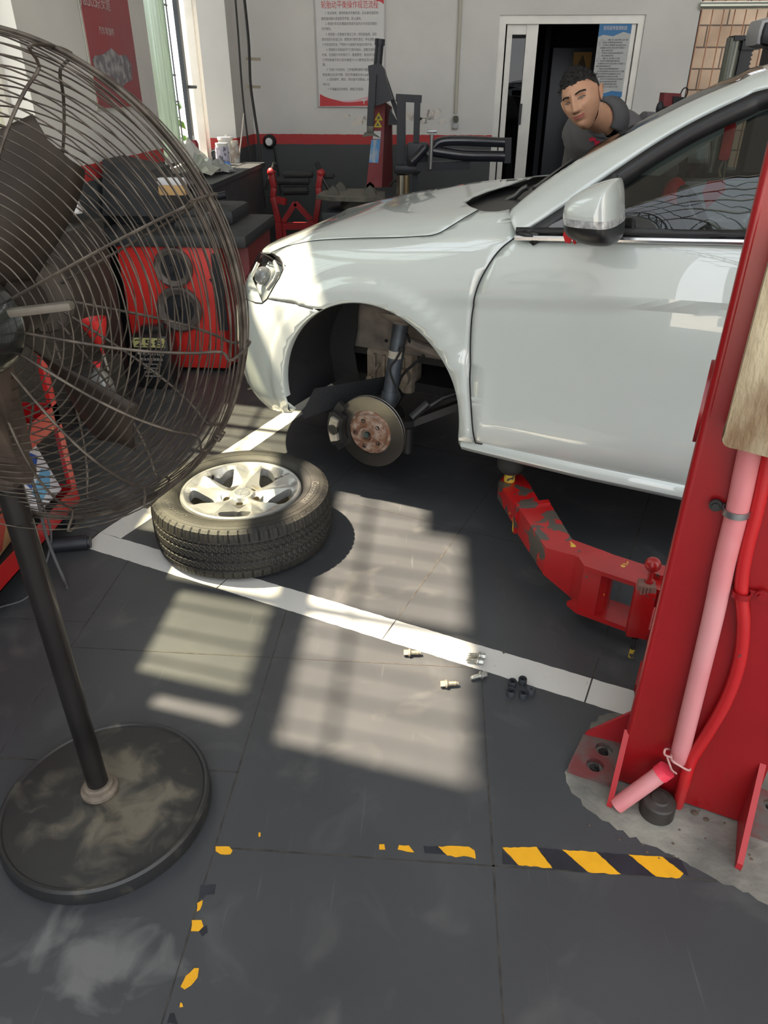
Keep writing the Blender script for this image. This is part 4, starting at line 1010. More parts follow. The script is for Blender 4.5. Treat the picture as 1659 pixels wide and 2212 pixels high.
for k in range(3):
    a0 = radians(62-120*k); g = MB(); rows = []
    for i in range(15):
        r = .035+.25*i/14; w = .20+.34*sin(pi*min(1, i/14*.62+.12)); row_ = []
        for j in range(9):
            s_ = j/8-.5; a = a0+s_*w*(1.25 if s_ > 0 else .95)+.10*(i/14)**2; edge = 1-.25*max(0, (i/14-.8)/.2)**2*abs(s_)*2
            row_.append(fp(r*edge, a, -.02+(s_)*-.095*(.5+.5*(1-i/14))+.012*(s_*2)**2))
        rows.append(row_)
    g.grid(rows); o = g.build('fan_blade', BLA, fan, 60); md = o.modifiers.new('t', 'SOLIDIFY'); md.thickness = .002
hbm = MB(); hbm.lathe([(0, .05), (.03, .05), (.045, .035), (.048, -.03), (.02, -.04), (0, -.04)], FC, FN, 32); hbm.build('blade_hub', BLA, fan)
mo_ = MB(); MC = FC-FN*.10
mo_.lathe([(.0, .015), (.05, .015), (.074, .0), (.078, -.012), (.078, -.07), (.074, -.085), (.074, -.092), (.078, -.10), (.076, -.13), (.066, -.150), (.045, -.165), (0, -.170)], MC+V(.004, 0, 0), FN, 48); mo_.build('motor', mat('black_enamel', (.012, .014, .013), .25, coat=.4, var=.4, vscale=10), fan, 40)
mb_ = MB(); 
for s_ in (-1, 1): pass
mb_.bar(MC-FN*.05+V(.0, 0, -.06), PF+V(.035, -.02, .86), .05, .035, up=FN, bev=.006); mb_.bar(PF+V(.003, -.01, .84), PF+V(.003, -.01, .98), .058, .058, up=FN, bev=.01); mb_.bar(MC-FN*.04+V(.05, 0, -.03), PF+V(.05, -.02, .90), .012, .04, up=FN)
mb_.build('tilt_bracket', mat('worn_brown_bracket', (.075, .055, .042), .65, .3, var=.4, vscale=20), fan)
hn = MB(); q = MC+V(.06, 0, .018)-FN*.03; hn.bar(q, q+V(.105, .01, .012), .020, .012, up=FUP, bev=.005); hn.build('switch_lever', mat('beige_lever', (.11, .095, .075), .6, var=.2, vscale=30), fan)

# ================================================================== LIFT POST, ARM, CABLES
def redpaint(name, chips=True, c=(.50, .012, .016)):
    m = bpy.data.materials.new(name); m.use_nodes = True; nt = m.node_tree; N = nt.nodes; L = nt.links; b = N['Principled BSDF']; tc = N.new('ShaderNodeTexCoord')
    def nz(sc, d, lo, hi, ca, cb, dist=0):
        n = N.new('ShaderNodeTexNoise'); n.inputs['Scale'].default_value = sc; n.inputs['Detail'].default_value = d; n.inputs['Distortion'].default_value = dist; L.new(tc.outputs['Object'], n.inputs['Vector'])
        r = N.new('ShaderNodeValToRGB'); L.new(n.outputs['Fac'], r.inputs[0]); r.color_ramp.elements[0].position = lo; r.color_ramp.elements[1].position = hi; r.color_ramp.elements[0].color = (*ca, 1); r.color_ramp.elements[1].color = (*cb, 1); return r.outputs[0]
    base = nz(5, 5, .3, .7, tuple(k*.82 for k in c), c)
    def over(src, col, mask):
        x = N.new('ShaderNodeMix'); x.data_type = 'RGBA'; L.new(src, x.inputs[6]); x.inputs[7].default_value = (*col, 1); L.new(mask, x.inputs[0]); return x.outputs[2]
    o = base
    if chips:
        o = over(o, (.07, .06, .05), nz(chips[0], 9, chips[1], chips[1]+.012, (0, 0, 0), (1, 1, 1), .6))
        o = over(o, (.62, .40, .03), nz(19, 6, chips[2], chips[2]+.01, (0, 0, 0), (1, 1, 1), .4))
    L.new(o, b.inputs['Base Color']); b.inputs['Roughness'].default_value = .32; b.inputs['Coat Weight'].default_value = .25; b.inputs['Coat Roughness'].default_value = .2
    return m
REDP = redpaint('red_lift_paint', (60, .72, .80), (.30, .006, .009)); REDC = redpaint('red_chipped_paint', (13, .545, .68), (.42, .009, .011)); REDS = redpaint('red_arm_paint', (20, .68, .69), (.39, .008, .010))
post = thing('lift_post', 'red two-post lift column filling the right edge of the picture', 'lift', bay(.15, 1.4), PHI)
HP = 3.3; s0, s1, d0, d1 = .012, .292, 1.288, 1.50
pm = MB()
def bx(mb, a, b, bev=0.0):
    mb.box(bay((a[0]+b[0])/2, (a[1]+b[1])/2, (a[2]+b[2])/2), (abs(b[0]-a[0]), abs(b[1]-a[1]), abs(b[2]-a[2])), bev, rz=PHI)
bx(pm, (s0, d0, .006), (s1, d0+.010, HP)); pm.build('column_face', REDP, post)
pm = MB(); pm.cyl(bay(s0+.001, d0+.008, .006), bay(s0+.001, d0+.008, HP), .009, n=12); bx(pm, (s0-.008, d0+.008, .006), (s0+.004, d1, HP)); bx(pm, (s1-.01, d0+.005, .006), (s1, d1, HP)); bx(pm, (s0, d1, .006), (s0+.08, d1+.01, HP)); bx(pm, (s1-.08, d1, .006), (s1, d1+.01, HP))
pm.build('column_side', REDP, post)
for (sa, sb, sd) in ((s0-.008, s0-.115, 1), (s1+.0, s1+.13, -1)):
    b_ = MB(); th = .016
    ol = [(sa, 1.262), (sb, 1.262), (sb-.0, 1.275), (sb+.012*sd, 1.385), (sa, 1.40)] ; hp = [( (sa+sb)/2+.004, 1.300), ((sa+sb)/2+.014*sd, 1.358)]
    vs = [Vector(p) for p in ol]; ed = [(i, (i+1) % 5) for i in range(5)]
    for h in hp:
        k0 = len(vs); vs += [Vector((h[0]+.021*cos(2*pi*j/24), h[1]+.021*sin(2*pi*j/24))) for j in range(24)]; ed += [(k0+j, k0+(j+1) % 24) for j in range(24)]
    r_ = delaunay_2d_cdt(vs, ed, [], 0, 1e-6); fs = []
    for f in r_[2]:
        cx_ = sum(r_[0][k].x for k in f)/len(f); cy_ = sum(r_[0][k].y for k in f)/len(f)
        if any(hypot(cx_-h[0], cy_-h[1]) < .0205 for h in hp) or not in_poly(cx_, cy_, ol): continue
        fs.append(tuple(f))
    b_.add([bay(v.x, v.y, th) for v in r_[0]], fs)
    b_.grid([[bay(x, y, th) for x, y in ol], [bay(x, y, .001) for x, y in ol]], closed=True)
    for h in hp: b_.grid([[bay(h[0]+.021*cos(2*pi*j/24), h[1]+.021*sin(2*pi*j/24), z) for j in range(24)] for z in (th, .0015)], closed=True)
    plate = b_.build('base_plate', mat('grimy_red_plate', (.16, .035, .035), .7, color2=(.12, .10, .09), vscale=14, mask=(.4, .6)), post, 20)
    for h in hp:
        k_ = MB(); k_.cyl(bay(h[0], h[1], .0014), bay(h[0], h[1], .008), .012, n=6); k_.cyl(bay(h[0]+.004, h[1], .006), bay(h[0]+.004, h[1], .016), .005, n=10); k_.build('anchor_bolt', DKM, plate)
GUS = mat('chipped_gusset', (.38, .015, .02), .5, color2=(.05, .10, .32), vscale=22, mask=(.66, .70))
for s_, dl_, hh in ((s0-.012, 1.205, .165), (s1-.018, 1.165, .20)):
    g = MB(); g.prism([bay(s_, d0+.004, .002), bay(s_, dl_, .002), bay(s_, dl_, .02), bay(s_, d0+.004, hh)], BT*.012); g.build('gusset', GUS, post)
g = MB(); g.prism([bay(s0-.008, 1.395, .016), bay(s0-.10, 1.385, .016), bay(s0-.095, 1.385, .025), bay(s0-.008, 1.395, .12)], BN*.010); g.build('gusset', GUS, post)
cr_ = MB(); bx(cr_, (.03, 1.47, .04), (.27, 1.60, .62), .01); bx(cr_, (.00, 1.56, .045), (.3, 1.66, .07)); bx(cr_, (.0, 1.56, .235), (.3, 1.66, .255)); cr_.build('carriage', REDS, post)
# cable conduits fixed to the face
def face(u, v, d=1.268):
    r = ray(u, v); t = d/(r.dot(BN)); return CAM+r*t
pk = MB(); Pk = [face(1675, 700), face(1640, 880), face(1612, 1010), face(1592, 1105), face(1565, 1215), face(1541, 1330), face(1505, 1480), face(1466, 1640, 1.266)]
pk.tube(catmull(Pk, 4), .0195, 14); pk.build('pink_conduit', mat('faded_pink_plastic', (.62, .27, .28), .5, color2=(.50, .06, .07), vscale=5, mask=(.35, .75), stretch=(1, 1, .5)), post, 60)
pk = MB(); a_, b_ = face(1462, 1644, 1.262), face(1438, 1664, 1.255); e_ = atz(1332, 1740, .012); pk.tube([b_+(a_-b_)*.1, b_, b_+(e_-b_)*.12], .0205, 14); pk.build('conduit_elbow', mat('bright_pink_sleeve', (.80, .05, .09), .45), post, 60)
pk = MB(); pk.tube([b_+(e_-b_)*.1, e_], .0185, 14); pk.build('pink_conduit', MATS['faded_pink_plastic'], post, 60)
rd = MB(); Pr = [face(1700, 820, 1.272), face(1665, 960, 1.272), face(1635, 1100, 1.272), face(1612, 1190, 1.272), face(1601, 1270, 1.272), face(1606, 1350, 1.272), face(1597, 1430, 1.272), face(1570, 1510, 1.27), face(1528, 1585, 1.268), face(1494, 1640, 1.262), face(1478, 1690, 1.255), atz(1464, 1738, .004)]
rd.tube(catmull(Pr, 5), .0125, 12); rd.build('red_hose', redpaint('red_hose_paint', (40, .70, .9), (.50, .015, .018)), post, 60)
for u, v, w, t in ((1590, 1105, .024, .040), (1601, 1283, .018, .03)):
    c_ = MB(); p = face(u, v, 1.268); dn = (Pk[4]-Pk[3]).normalized() if u < 1595 else V(0, 0, 1); x_, y_, z_ = basis(dn)
    c_.lathe([(w-.003, -.006), (w-.001, -.006), (w-.001, .006), (w-.003, .006)], p, dn, 24, closed=True); c_.build('pipe_clip', mat('grey_clip', (.35, .35, .36), .35, .9) if u < 1595 else REDP, post)
    c_ = MB(); sg = -1 if u < 1595 else 1; q = p+BT*(sg*.034)+BN*.012; c_.cyl(q, q-BN*.006, .0115, n=14); c_.cyl(q-BN*.005, q-BN*.011, .007, n=6); c_.bar(q-BN*.002, p+BN*.012, .012, .003, up=BN); c_.build('clip_screw', DKM if u < 1595 else REDP, post)
wi = MB(); c0 = face(1458, 1640, 1.258); wi.tube(catmull([face(u, v, d) for u, v, d in [(1452, 1637, 1.23), (1436, 1630, 1.235), (1438, 1618, 1.25), (1452, 1622, 1.28), (1450, 1640, 1.23), (1470, 1655, 1.225), (1489, 1664, 1.24), (1492, 1650, 1.27)]], 6), .0024, 6)
wi.tube(catmull([face(1440, 1632, 1.235), face(1448, 1655, 1.225), face(1452, 1664, 1.23), face(1461, 1671, 1.24)], 5), .0022, 6); wi.build('tie_wire', mat('pinkish_wire', (.5, .28, .26), .5), post, 0)
pd = MB(); poly = [face(u, v, 1.235) for u, v in [(1568, 920), (1562, 935), (1570, 950), (1600, 958), (1665, 975), (1760, 1000), (1860, 560), (1700, 500), (1668, 545), (1640, 640)]]
# rounded foam guard
pdm = catmull(poly, 3, True); pd.prism(pdm, BN*-.028); pd.prism([p+BN*.004 for p in pdm], BN*.028)
pd.build('foam_guard', mat('yellowed_foam', (.55, .48, .32), .75, color2=(.19, .12, .06), vscale=5, mask=(.40, .66), bump=.4, bscale=60, stretch=(2.5, 2.5, .8)), post, 40)
od = MB(); od.cyl(bay(s0+.002, 1.37, .93), bay(s0-.014, 1.37, .93), .075, n=36); od.build('side_cover', REDP, post)
cap = MB(); cc = atz(1412, 1764, 0)+V(.008, .012, 0); cap.lathe([(0, .050), (.018, .050), (.021, .046), (.034, .043), (.037, .039), (.038, .003), (.036, 0), (0, 0)], cc, WZ, 36)
tag(cap.build('rubber_buffer', mat('black_rubber_dusty', (.03, .026, .022), .55, var=.4, vscale=30)), 'round black rubber buffer on the concrete at the foot of the red post', 'buffer')
# lifting arm
def top(l, z): return [atz(u, v, z) for u, v in l]
A1_ = MB(); A1_.prism(top([(1114, 1087), (1184, 1080), (1236, 1165), (1180, 1184)], .205), (0, 0, -.095)); A1_.prism(top([(1112, 1086), (1185, 1079), (1189, 1086), (1116, 1094)], .211), (0, 0, -.108)); arm = A1_.build('lift_arm', REDC, post); arm['label'] = 'chipped swinging arm reaching under the car'
a1 = MB(); a1.prism(top([(1077, 1042), (1090, 1024), (1128, 1026), (1143, 1044), (1172, 1095), (1120, 1108)], .19), (0, 0, -.065)); a1.build('inner_arm', REDC, arm)
a1 = MB()
U_ = top([(1180, 1184), (1236, 1165), (1302, 1189), (1328, 1213), (1264, 1221), (1243, 1200)], .207); L_ = [V(p.x, p.y, z) for p, z in zip(U_, (.11, .11, .07, .06, .055, .055))]
a1.grid([U_, L_], closed=True); a1.add(U_, [tuple(range(6))]); a1.add(L_, [tuple(reversed(range(6)))]); a1.build('elbow_gusset', REDS, arm)
a1 = MB(); a1.prism(top([(1248, 1200), (1262, 1222), (1382, 1262), (1425, 1275), (1448, 1245), (1400, 1222), (1325, 1198), (1300, 1188)], .232), (0, 0, -.014)); a1.build('top_plate', REDS, arm)
a1 = MB(); a1.prism([V(p.x, p.y, .074) for p in top([(1240, 1205), (1262, 1222), (1382, 1262), (1440, 1285), (1462, 1250), (1400, 1222), (1325, 1198), (1300, 1188)], .232)], (0, 0, -.016)); a1.build('bottom_plate', REDS, arm)
q = atz(1295, 1230, .2); q2 = atz(1326, 1232, .2); a1 = MB(); a1.cyl(V(q.x, q.y, .07), V(q.x, q.y, .222), .044, n=32); e1, e2 = top([(1262, 1226), (1300, 1240)], .22); a1.prism([V(e1.x, e1.y, .07), V(e2.x, e2.y, .07), V(e2.x, e2.y, .22), V(e1.x, e1.y, .22)], V(.02, .06, 0)); a1.build('pivot_boss', REDS, arm, 60)
q = atz(1428, 1238, .24); a1 = MB(); a1.cyl(V(q.x, q.y, .05), V(q.x, q.y, .25), .028, n=28); a1.cyl(V(q.x+.02, q.y-.01, .06), V(q.x+.02, q.y-.01, .215), .05, n=28); a1.build('hinge_pin', REDS, arm, 60)
kb = atz(1398, 1258, .262); kx = V(kb.x, kb.y, 0); a1 = MB(); a1.box(kx+V(0, 0, .163), (.056, .046, .16), .006, rz=radians(-12)); a1.build('lock_block', REDS, arm)
a1 = MB(); a1.box(kx+V(0, 0, .247), (.046, .038, .026), .003, rz=radians(-12))
for k in range(5): a1.bar(kx+V(-.018+.009*k, -.021, .236), kx+V(-.018+.009*k, -.021, .258), .003, .006)
a1.build('spring_housing', mat('dusty_brown_metal', (.20, .10, .08), .75), arm)
a1 = MB(); a1.cyl(kx+V(.006, .004, .258), kx+V(.006, .004, .268), .012, n=6); a1.cyl(kx+V(.006, .004, .268), kx+V(.006, .004, .30), .0065, n=12); a1.ball(kx+V(.006, .004, .318), .0215, 20, 14); a1.build('release_knob', REDS, arm, 60)
a1 = MB(); a1.cyl(kx+V(-.005, -.018, .08), kx+V(-.005, -.018, .045), .009, n=12); a1.build('lock_pin', DKM, arm)
a1 = MB(); a1.cyl(kx+V(-.005, -.018, .046), kx+V(-.005, -.018, .012), .0075, n=12); a1.build('lock_pin_tip', mat('yellow_flaked', (.50, .33, .03), .7, color2=(.05, .045, .04), vscale=60, mask=(.55, .6)), arm)
pdn = atz(1100, 1038, .19); a1 = MB(); a1.cyl(V(pdn.x, pdn.y, .185), V(pdn.x, pdn.y, .235), .02, n=20); a1.build('pad_screw', MATS['yellow_flaked'], arm)
a1 = MB(); a1.lathe([(0, .225), (.03, .225), (.046, .243), (.05, .262), (.05, .296), (0, .296)], V(pdn.x, pdn.y, 0), WZ, 32); a1.build('rubber_pad', RUB, arm)

# ================================================================== HAZARD TAPE, FLOOR BITS
YEL = mat('tape_yellow', (.78, .38, .01), .5, var=.06, vscale=30); TBK = mat('tape_black', (.016, .018, .026), .45, var=.3, vscale=20)
def flat(l, m, name, label, cat, z=.0009, group=None, jit=.0012):
    P = []
    for i in range(len(l)):
        a, b = l[i], l[(i+1) % len(l)]; a = atz(*a, z); b = atz(*b, z); n = max(1, int((b-a).length/.008))
        for k in range(n): P.append(a+(b-a)*k/n+V(random.uniform(-jit, jit), random.uniform(-jit, jit), 0))
    mb = MB(); mb.prism(P, (0, 0, -.0005)); return mb
tp = thing('hazard_tape', 'yellow and black hazard tape stuck on the tiles near the post foot', 'tape', atz(1280, 1862, 0))
for l in ([(1086, 1831), (1160, 1830), (1195, 1876), (1120, 1868)], [(1215, 1836), (1288, 1840), (1342, 1889), (1270, 1884)], [(1358, 1846), (1431, 1851), (1478, 1887), (1468, 1897), (1416, 1893)]): flat(l, YEL, '', '', '').build('yellow_stripe', YEL, tp, 0)
for l in ([(1085, 1836), (1120, 1868), (1086, 1866)], [(1160, 1831), (1215, 1836), (1270, 1884), (1195, 1877)], [(1288, 1841), (1358, 1846), (1416, 1893), (1342, 1889)], [(1432, 1851), (1470, 1855), (1488, 1892), (1478, 1888)]): flat(l, TBK, '', '', '').build('black_stripe', TBK, tp, 0)
frs = [([(945, 1829), (975, 1827), (1012, 1828), (1024, 1838), (1028, 1855), (1010, 1849), (985, 1851), (965, 1847)], YEL, 'largest torn yellow tape scrap, next to the intact tape'),
 ([(915, 1828), (946, 1828), (965, 1846), (918, 1842)], TBK, 'black torn tape scrap left of the largest yellow one'),
 ([(862, 1825), (884, 1827), (894, 1841), (876, 1838), (860, 1835)], YEL, 'slanted yellow tape scrap, third from the intact tape'),
 ([(820, 1824), (830, 1823), (833, 1835), (820, 1834)], YEL, 'tiny yellow tape scrap in the middle of the long tile edge'),
 ([(466, 1829), (495, 1829), (502, 1838), (498, 1846), (478, 1845), (466, 1838)], YEL, 'yellow tape scrap at the tile corner right of the fan base'),
 ([(558, 1797), (563, 1798), (562, 1808), (558, 1806)], YEL, 'speck of yellow tape on the tile above the others'),
 ([(434, 1912), (466, 1910), (462, 1930), (444, 1932), (438, 1942), (430, 1935)], TBK, 'black tape residue below the fan base edge'),
 ([(427, 1950), (438, 1945), (432, 1965), (424, 1970)], YEL, 'narrow yellow tape sliver under the black residue'),
 ([(415, 1988), (436, 1988), (440, 2000), (428, 2012), (412, 2010)], YEL, 'square yellow tape scrap beside the left tile joint'),
 ([(428, 2012), (446, 1998), (448, 2014), (436, 2022)], TBK, 'black tape scrap attached to the square yellow one'),
 ([(400, 2108), (418, 2092), (430, 2092), (428, 2110), (412, 2130), (398, 2138), (390, 2132)], YEL, 'long yellow tape scrap, lowest large one by the left joint'),
 ([(388, 2166), (394, 2166), (395, 2176), (388, 2176)], YEL, 'smallest yellow tape speck near the bottom edge'),
 ([(366, 2190), (378, 2188), (384, 2212), (362, 2208)], TBK, 'black tape scrap at the bottom edge of the picture')]
for l, m, lab in frs: tag(flat(l, m, '', '', '').build('tape_scrap', m, None, 0), lab, 'tape', 'torn tape scraps on the floor')
pb = MB(); 
for u, v, s_ in ((1525, 1772, .010), (1500, 1758, .013), (1320, 1560, .008), (1088, 1411, .006), (1455, 1850, .005)):
    p = atz(u, v, 0); pb.ball(p+V(0, 0, s_*.3), s_*.6, 8, 6, sc=(1.1, .9, .5))
for k in range(26):
    a = random.uniform(1250, 1640); b = random.uniform(1650, 1800)+(a-1250)*.35; p = atz(a, b, 0)
    if (p-bay(.15, 1.40)).dot(BN) < -.1: pb.ball(p+V(0, 0, .001), random.uniform(.001, .004), 6, 4, sc=(1, 1, .5))
tag(pb.build('floor_debris', mat('brown_debris', (.10, .07, .05), .9)), 'dark grit and crumbs scattered on the bare concrete', 'debris', kind='stuff')

# ================================================================== BACK OF THE SHOP
# ---- door, back room
f = MB(); yb = YB+.05
def vb(mb, x0, x1, z0, z1, y0=YB+.02, y1=YB+.10): mb.bbox((x0, y0, z0), (x1, y1, z1))
vb(f, DX0, DX0+.055, 0, DZ); vb(f, DX1-.05, DX1, 0, DZ); vb(f, DX0+.055, DX1-.05, DZ-.06, DZ); struct('door_1', f, ALU)
f = MB(); vb(f, .50, .545, 0, 1.87, YB+.06, YB+.1); vb(f, .66, .755, 0, 1.87, YB+.05, YB+.1); vb(f, .545, .66, 1.80, 1.87, YB+.06, YB+.1); vb(f, .545, .66, 0, .1, YB+.06, YB+.1); vb(f, 1.50, 1.545, 0, 1.87, YB+.05, YB+.1); struct('door_2', f, ALU)
f = MB(); f.grid([[V(.545, YB+.078, .1), V(.66, YB+.078, .1)], [V(.545, YB+.078, 1.8), V(.66, YB+.078, 1.8)]]); struct('door_3', f, glass_mat('dark_door_glass', (.25, .27, .28)))
hm = MB(); hm.bbox((.652, YB+.03, 1.14), (.675, YB+.05, 1.30)); hm.build('door_handle', BLK, bpy.data.objects['door_2'])
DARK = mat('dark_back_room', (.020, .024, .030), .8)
br_ = MB(); y0_ = YB+T
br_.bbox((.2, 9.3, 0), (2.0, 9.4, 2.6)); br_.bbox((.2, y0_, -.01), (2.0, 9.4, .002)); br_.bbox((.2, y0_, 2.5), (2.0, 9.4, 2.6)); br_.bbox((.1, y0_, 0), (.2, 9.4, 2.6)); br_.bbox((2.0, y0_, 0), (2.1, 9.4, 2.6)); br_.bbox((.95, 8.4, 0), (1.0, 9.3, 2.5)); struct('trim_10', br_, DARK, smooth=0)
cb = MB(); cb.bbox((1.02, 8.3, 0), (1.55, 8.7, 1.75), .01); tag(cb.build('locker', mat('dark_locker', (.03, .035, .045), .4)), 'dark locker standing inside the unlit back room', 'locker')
def sign(name, p, w, h, m, label, cat, txt=(), yy=None):
    r = thing(name, label, cat, p); mb = MB(); mb.box(Vector(p), (w, .006, h), 0); mb.build('board', m, r, 0); return r
p = aty(1257, 134, 8.27); sg_ = sign('warning_sign', p, .17, .16, mat('orange_sign', (.40, .20, .04), .5), 'orange square sign with a dark triangle in the dark back room', 'sign')
t = MB(); t.prism([p+V(-.05, -.005, -.05), p+V(.05, -.005, -.05), p+V(0, -.005, .06)], V(0, .002, 0)); t.build('triangle', mat('sign_dark', (.09, .06, .02), .6), sg_, 0)
p = aty(1240, 292, 7.9); tag(MB().box(p, (.12, .01, .30)).build('orange_notice', mat('orange_notice', (.33, .09, .02), .6), None, 0), 'orange notice board behind the man beside the yellow one', 'sign')
p = aty(1240, 345, 7.8); yn = sign('notice_board', p, .14, .34, mat('yellow_notice', (.42, .36, .03), .6), 'yellow notice with dark characters behind the man', 'sign')
t = MB()
for k, s_ in enumerate(('小心', '地滑', '注意')): text_mb(s_, p+V(-.035, -.005, .08-.07*k), (1, 0, 0), (0, 0, 1), .04, .001, t)
t.build('lettering', mat('sign_dark', (.09, .06, .02), .6), yn, 0)
def poster(name, x0, x1, z0, z1, y, m, label, frame=None):
    r = thing(name, label, 'poster', V((x0+x1)/2, y, z0)); MB().bbox((x0, y-.004, z0), (x1, y+.004, z1)).build('sheet', m, r, 0)
    if frame:
        g = MB(); 
        for a, b in (((x0-.006, z0-.006), (x1+.006, z0)), ((x0-.006, z0-.006), (x0, z1)), ((x1, z0-.006), (x1+.006, z1))): g.bbox((a[0], y-.010, a[1]), (b[0], y+.004, b[1]))
        g.build('frame', frame, r, 0)
    return r
WPAP = mat('poster_white', (.60, .60, .60), .45); INKB = mat('ink_black', (.13, .13, .14), .7); INKR = mat('ink_red', (.52, .03, .04), .5); INKBL = mat('ink_blue', (.02, .16, .38), .5); GREYF = mat('poster_frame', (.35, .34, .33), .4, .3)
# procedure poster on the back wall
px0, px1, pz0, pz1 = -1.085, -.517, 1.276, 2.24; yp = YB-.012
ps = poster('procedure_poster', px0, px1, pz0, pz1, yp, WPAP, 'white wall poster with red Chinese title and red wave at the bottom', GREYF); yf = yp-.0048
def ptext(s, u0, v0, u1, m, parent, h, y=yf, name='lettering'):
    a = aty(u0, v0, y); b = aty(u1, v0, y); return s, a, b.x-a.x
tt = MB(); a = aty(694, 17, yf); text_mb('轮胎动平衡操作规范流程', V(a.x, yf, a.z), (1, 0, 0), (0, 0, 1), .058, .0008, tt, width=aty(817, 17, yf).x-a.x); tt.build('title', INKR, ps, 0)
L_ = [(703, 29, 817, '1. 安全接电，使用轮胎动平衡机前，应认真检查配电'), (694, 41, 781, '盘和插线接头连接是否牢固，防止漏电。'), (703, 52, 814, '2. 根据针轮实际重量选择适合该机允许试验范围的'), (695, 63, 716, '动平衡机。'), (704, 75, 814, '3. 使用前一定要做好清洁工作，特别是轴颈、滚轮'), (695, 86, 818, '滚轮底部与轨道之间，都要进行擦拭清洁，并在滚轮上加'), (696, 97, 805, '少许清洁的机油，严禁转子与联轴节未固定好就开车。'), (705, 108, 815, '4. 根据转子和联轴节尺寸配好链头，调整支架形状'), (696, 119, 816, '时候，在强度允许的情况下，重量要轻；各自内外圆同'), (696, 130, 818, '工件和联轴节的孔配合精度为0.5/6数保证同心和减振'), (697, 140, 704, '器。'), (706, 151, 818, '5. 为减少冲击振动，工件轴颈和滚轮外圆要保持清洁'), (697, 162, 818, '检查两边后关平衡，其比例偏差应在0.8以下时可以'), (707, 172, 818, '6. 结束操作、擦拭、把设备不涂黄油，在轴上做好'), (698, 183, 714, '养护态。'), (708, 193, 786, '7. 不操纵应关闭电源，清理工作现场。')]
tt = MB()
for u0, v0, u1, s_ in L_:
    a = aty(u0, v0+2, yf); b = aty(u1, v0+2, yf); text_mb(s_, V(a.x, yf, a.z), (1, 0, 0), (0, 0, 1), .0235, .0006, tt, width=b.x-a.x, res=1)
tt.build('lettering', INKB, ps, 0)
def wave(pts, m, nm, parent, y, dz):
    a = [aty(u, v, y) for u, v in pts]; a = catmull(a[:-2], 6)+a[-2:]; mb = MB(); mb.prism(a, V(0, .0006, 0)); mb.build(nm, m, parent, 0)
wave([(691, 206), (710, 212), (735, 217), (760, 217), (790, 210), (829, 203), (829, 228), (691, 229)], mat('wave_pink', (.66, .38, .42), .5), 'wave', ps, yf, 0)
wave([(691, 203), (705, 210), (725, 216), (750, 221), (790, 217), (829, 208), (829, 228.5), (691, 229.5)], INKR, 'wave', ps, yf-.0008, 0)
wave([(810, 0), (816, 2), (822, 4), (829, 9), (829, -6), (808, -6)], INKR, 'corner_flash', ps, yf, 0)
lg_ = MB(); q = aty(786, 219, yf-.0018); lg_.prism([q+V(.022*cos(a), 0, .012*sin(a)+.004) for a in [pi*k/8 for k in range(9)]], V(0, .0006, 0)); lg_.prism([q+V(-.006, 0, .006), q+V(.006, 0, .006), q+V(.002, 0, -.022), q+V(-.002, 0, -.02)], V(0, .0006, 0)); text_mb('精', q+V(.032, 0, -.012), (1, 0, 0), (0, 0, 1), .03, .0006, lg_); lg_.build('logo', WPAP, ps, 0)
# blue-headed rules sheet on the glass door leaf
q0, q1 = aty(1292, 45, YB+.04), aty(1345, 212, YB+.04); rs = thing('rules_sheet', 'blue and white rules sheet hung in the doorway behind the man', 'poster', V(1.37, YB+.04, 1.35))
x0, x1, z1, z0 = 1.245, 1.505, 1.885, 1.352; yq = YB+.03
MB().bbox((x0, yq, z0), (x1, yq+.008, z1)).build('sheet', mat('sheet_grey_white', (.42, .44, .44), .45), rs, 0)
m1 = MB(); m1.prism([V(x0, yq-.001, z1), V(x1, yq-.001, z1), V(x1, yq-.001, z1-.085), V(x1-.06, yq-.001, z1-.07), V(x0+.12, yq-.001, z1-.10), V(x0+.04, yq-.001, z1-.09), V(x0, yq-.001, z1-.105)], V(0, .0006, 0)); m1.build('blue_band', INKBL, rs, 0); m1 = MB(); m1.prism([V(x0, yq-.001, z0), V(x0, yq-.001, z0+.02), V(x0+.09, yq-.001, z0+.022), V(x0+.17, yq-.001, z0+.045), V(x1, yq-.001, z0+.038), V(x1, yq-.001, z0)], V(0, .0006, 0)); m1.build('blue_band', INKBL, rs, 0)
tt = MB(); text_mb('危险废物管理制度', V(x0+.035, yq-.003, z1-.055), (1, 0, 0), (0, 0, 1), .03, .0006, tt, width=.19); tt.build('title', WPAP, rs, 0)
tt = MB()
for k in range(19):
    text_mb(random.choice(['一、严格执行危险废物管理规定要求', '应当按照国家有关规定进行处置', '设置标识并分类存放不得混入', '二、建立台账记录', '收集贮存转移危险废物时必须', '三、负责人定期检查存放场所']), V(x0+.012+(.012 if k % 3 == 0 else 0), yq-.002, z1-.13-.0185*k), (1, 0, 0), (0, 0, 1), .0135, .0005, tt, width=random.choice([.21, .225, .19, .12]), res=1)
tt.build('lettering', INKB, rs, 0)
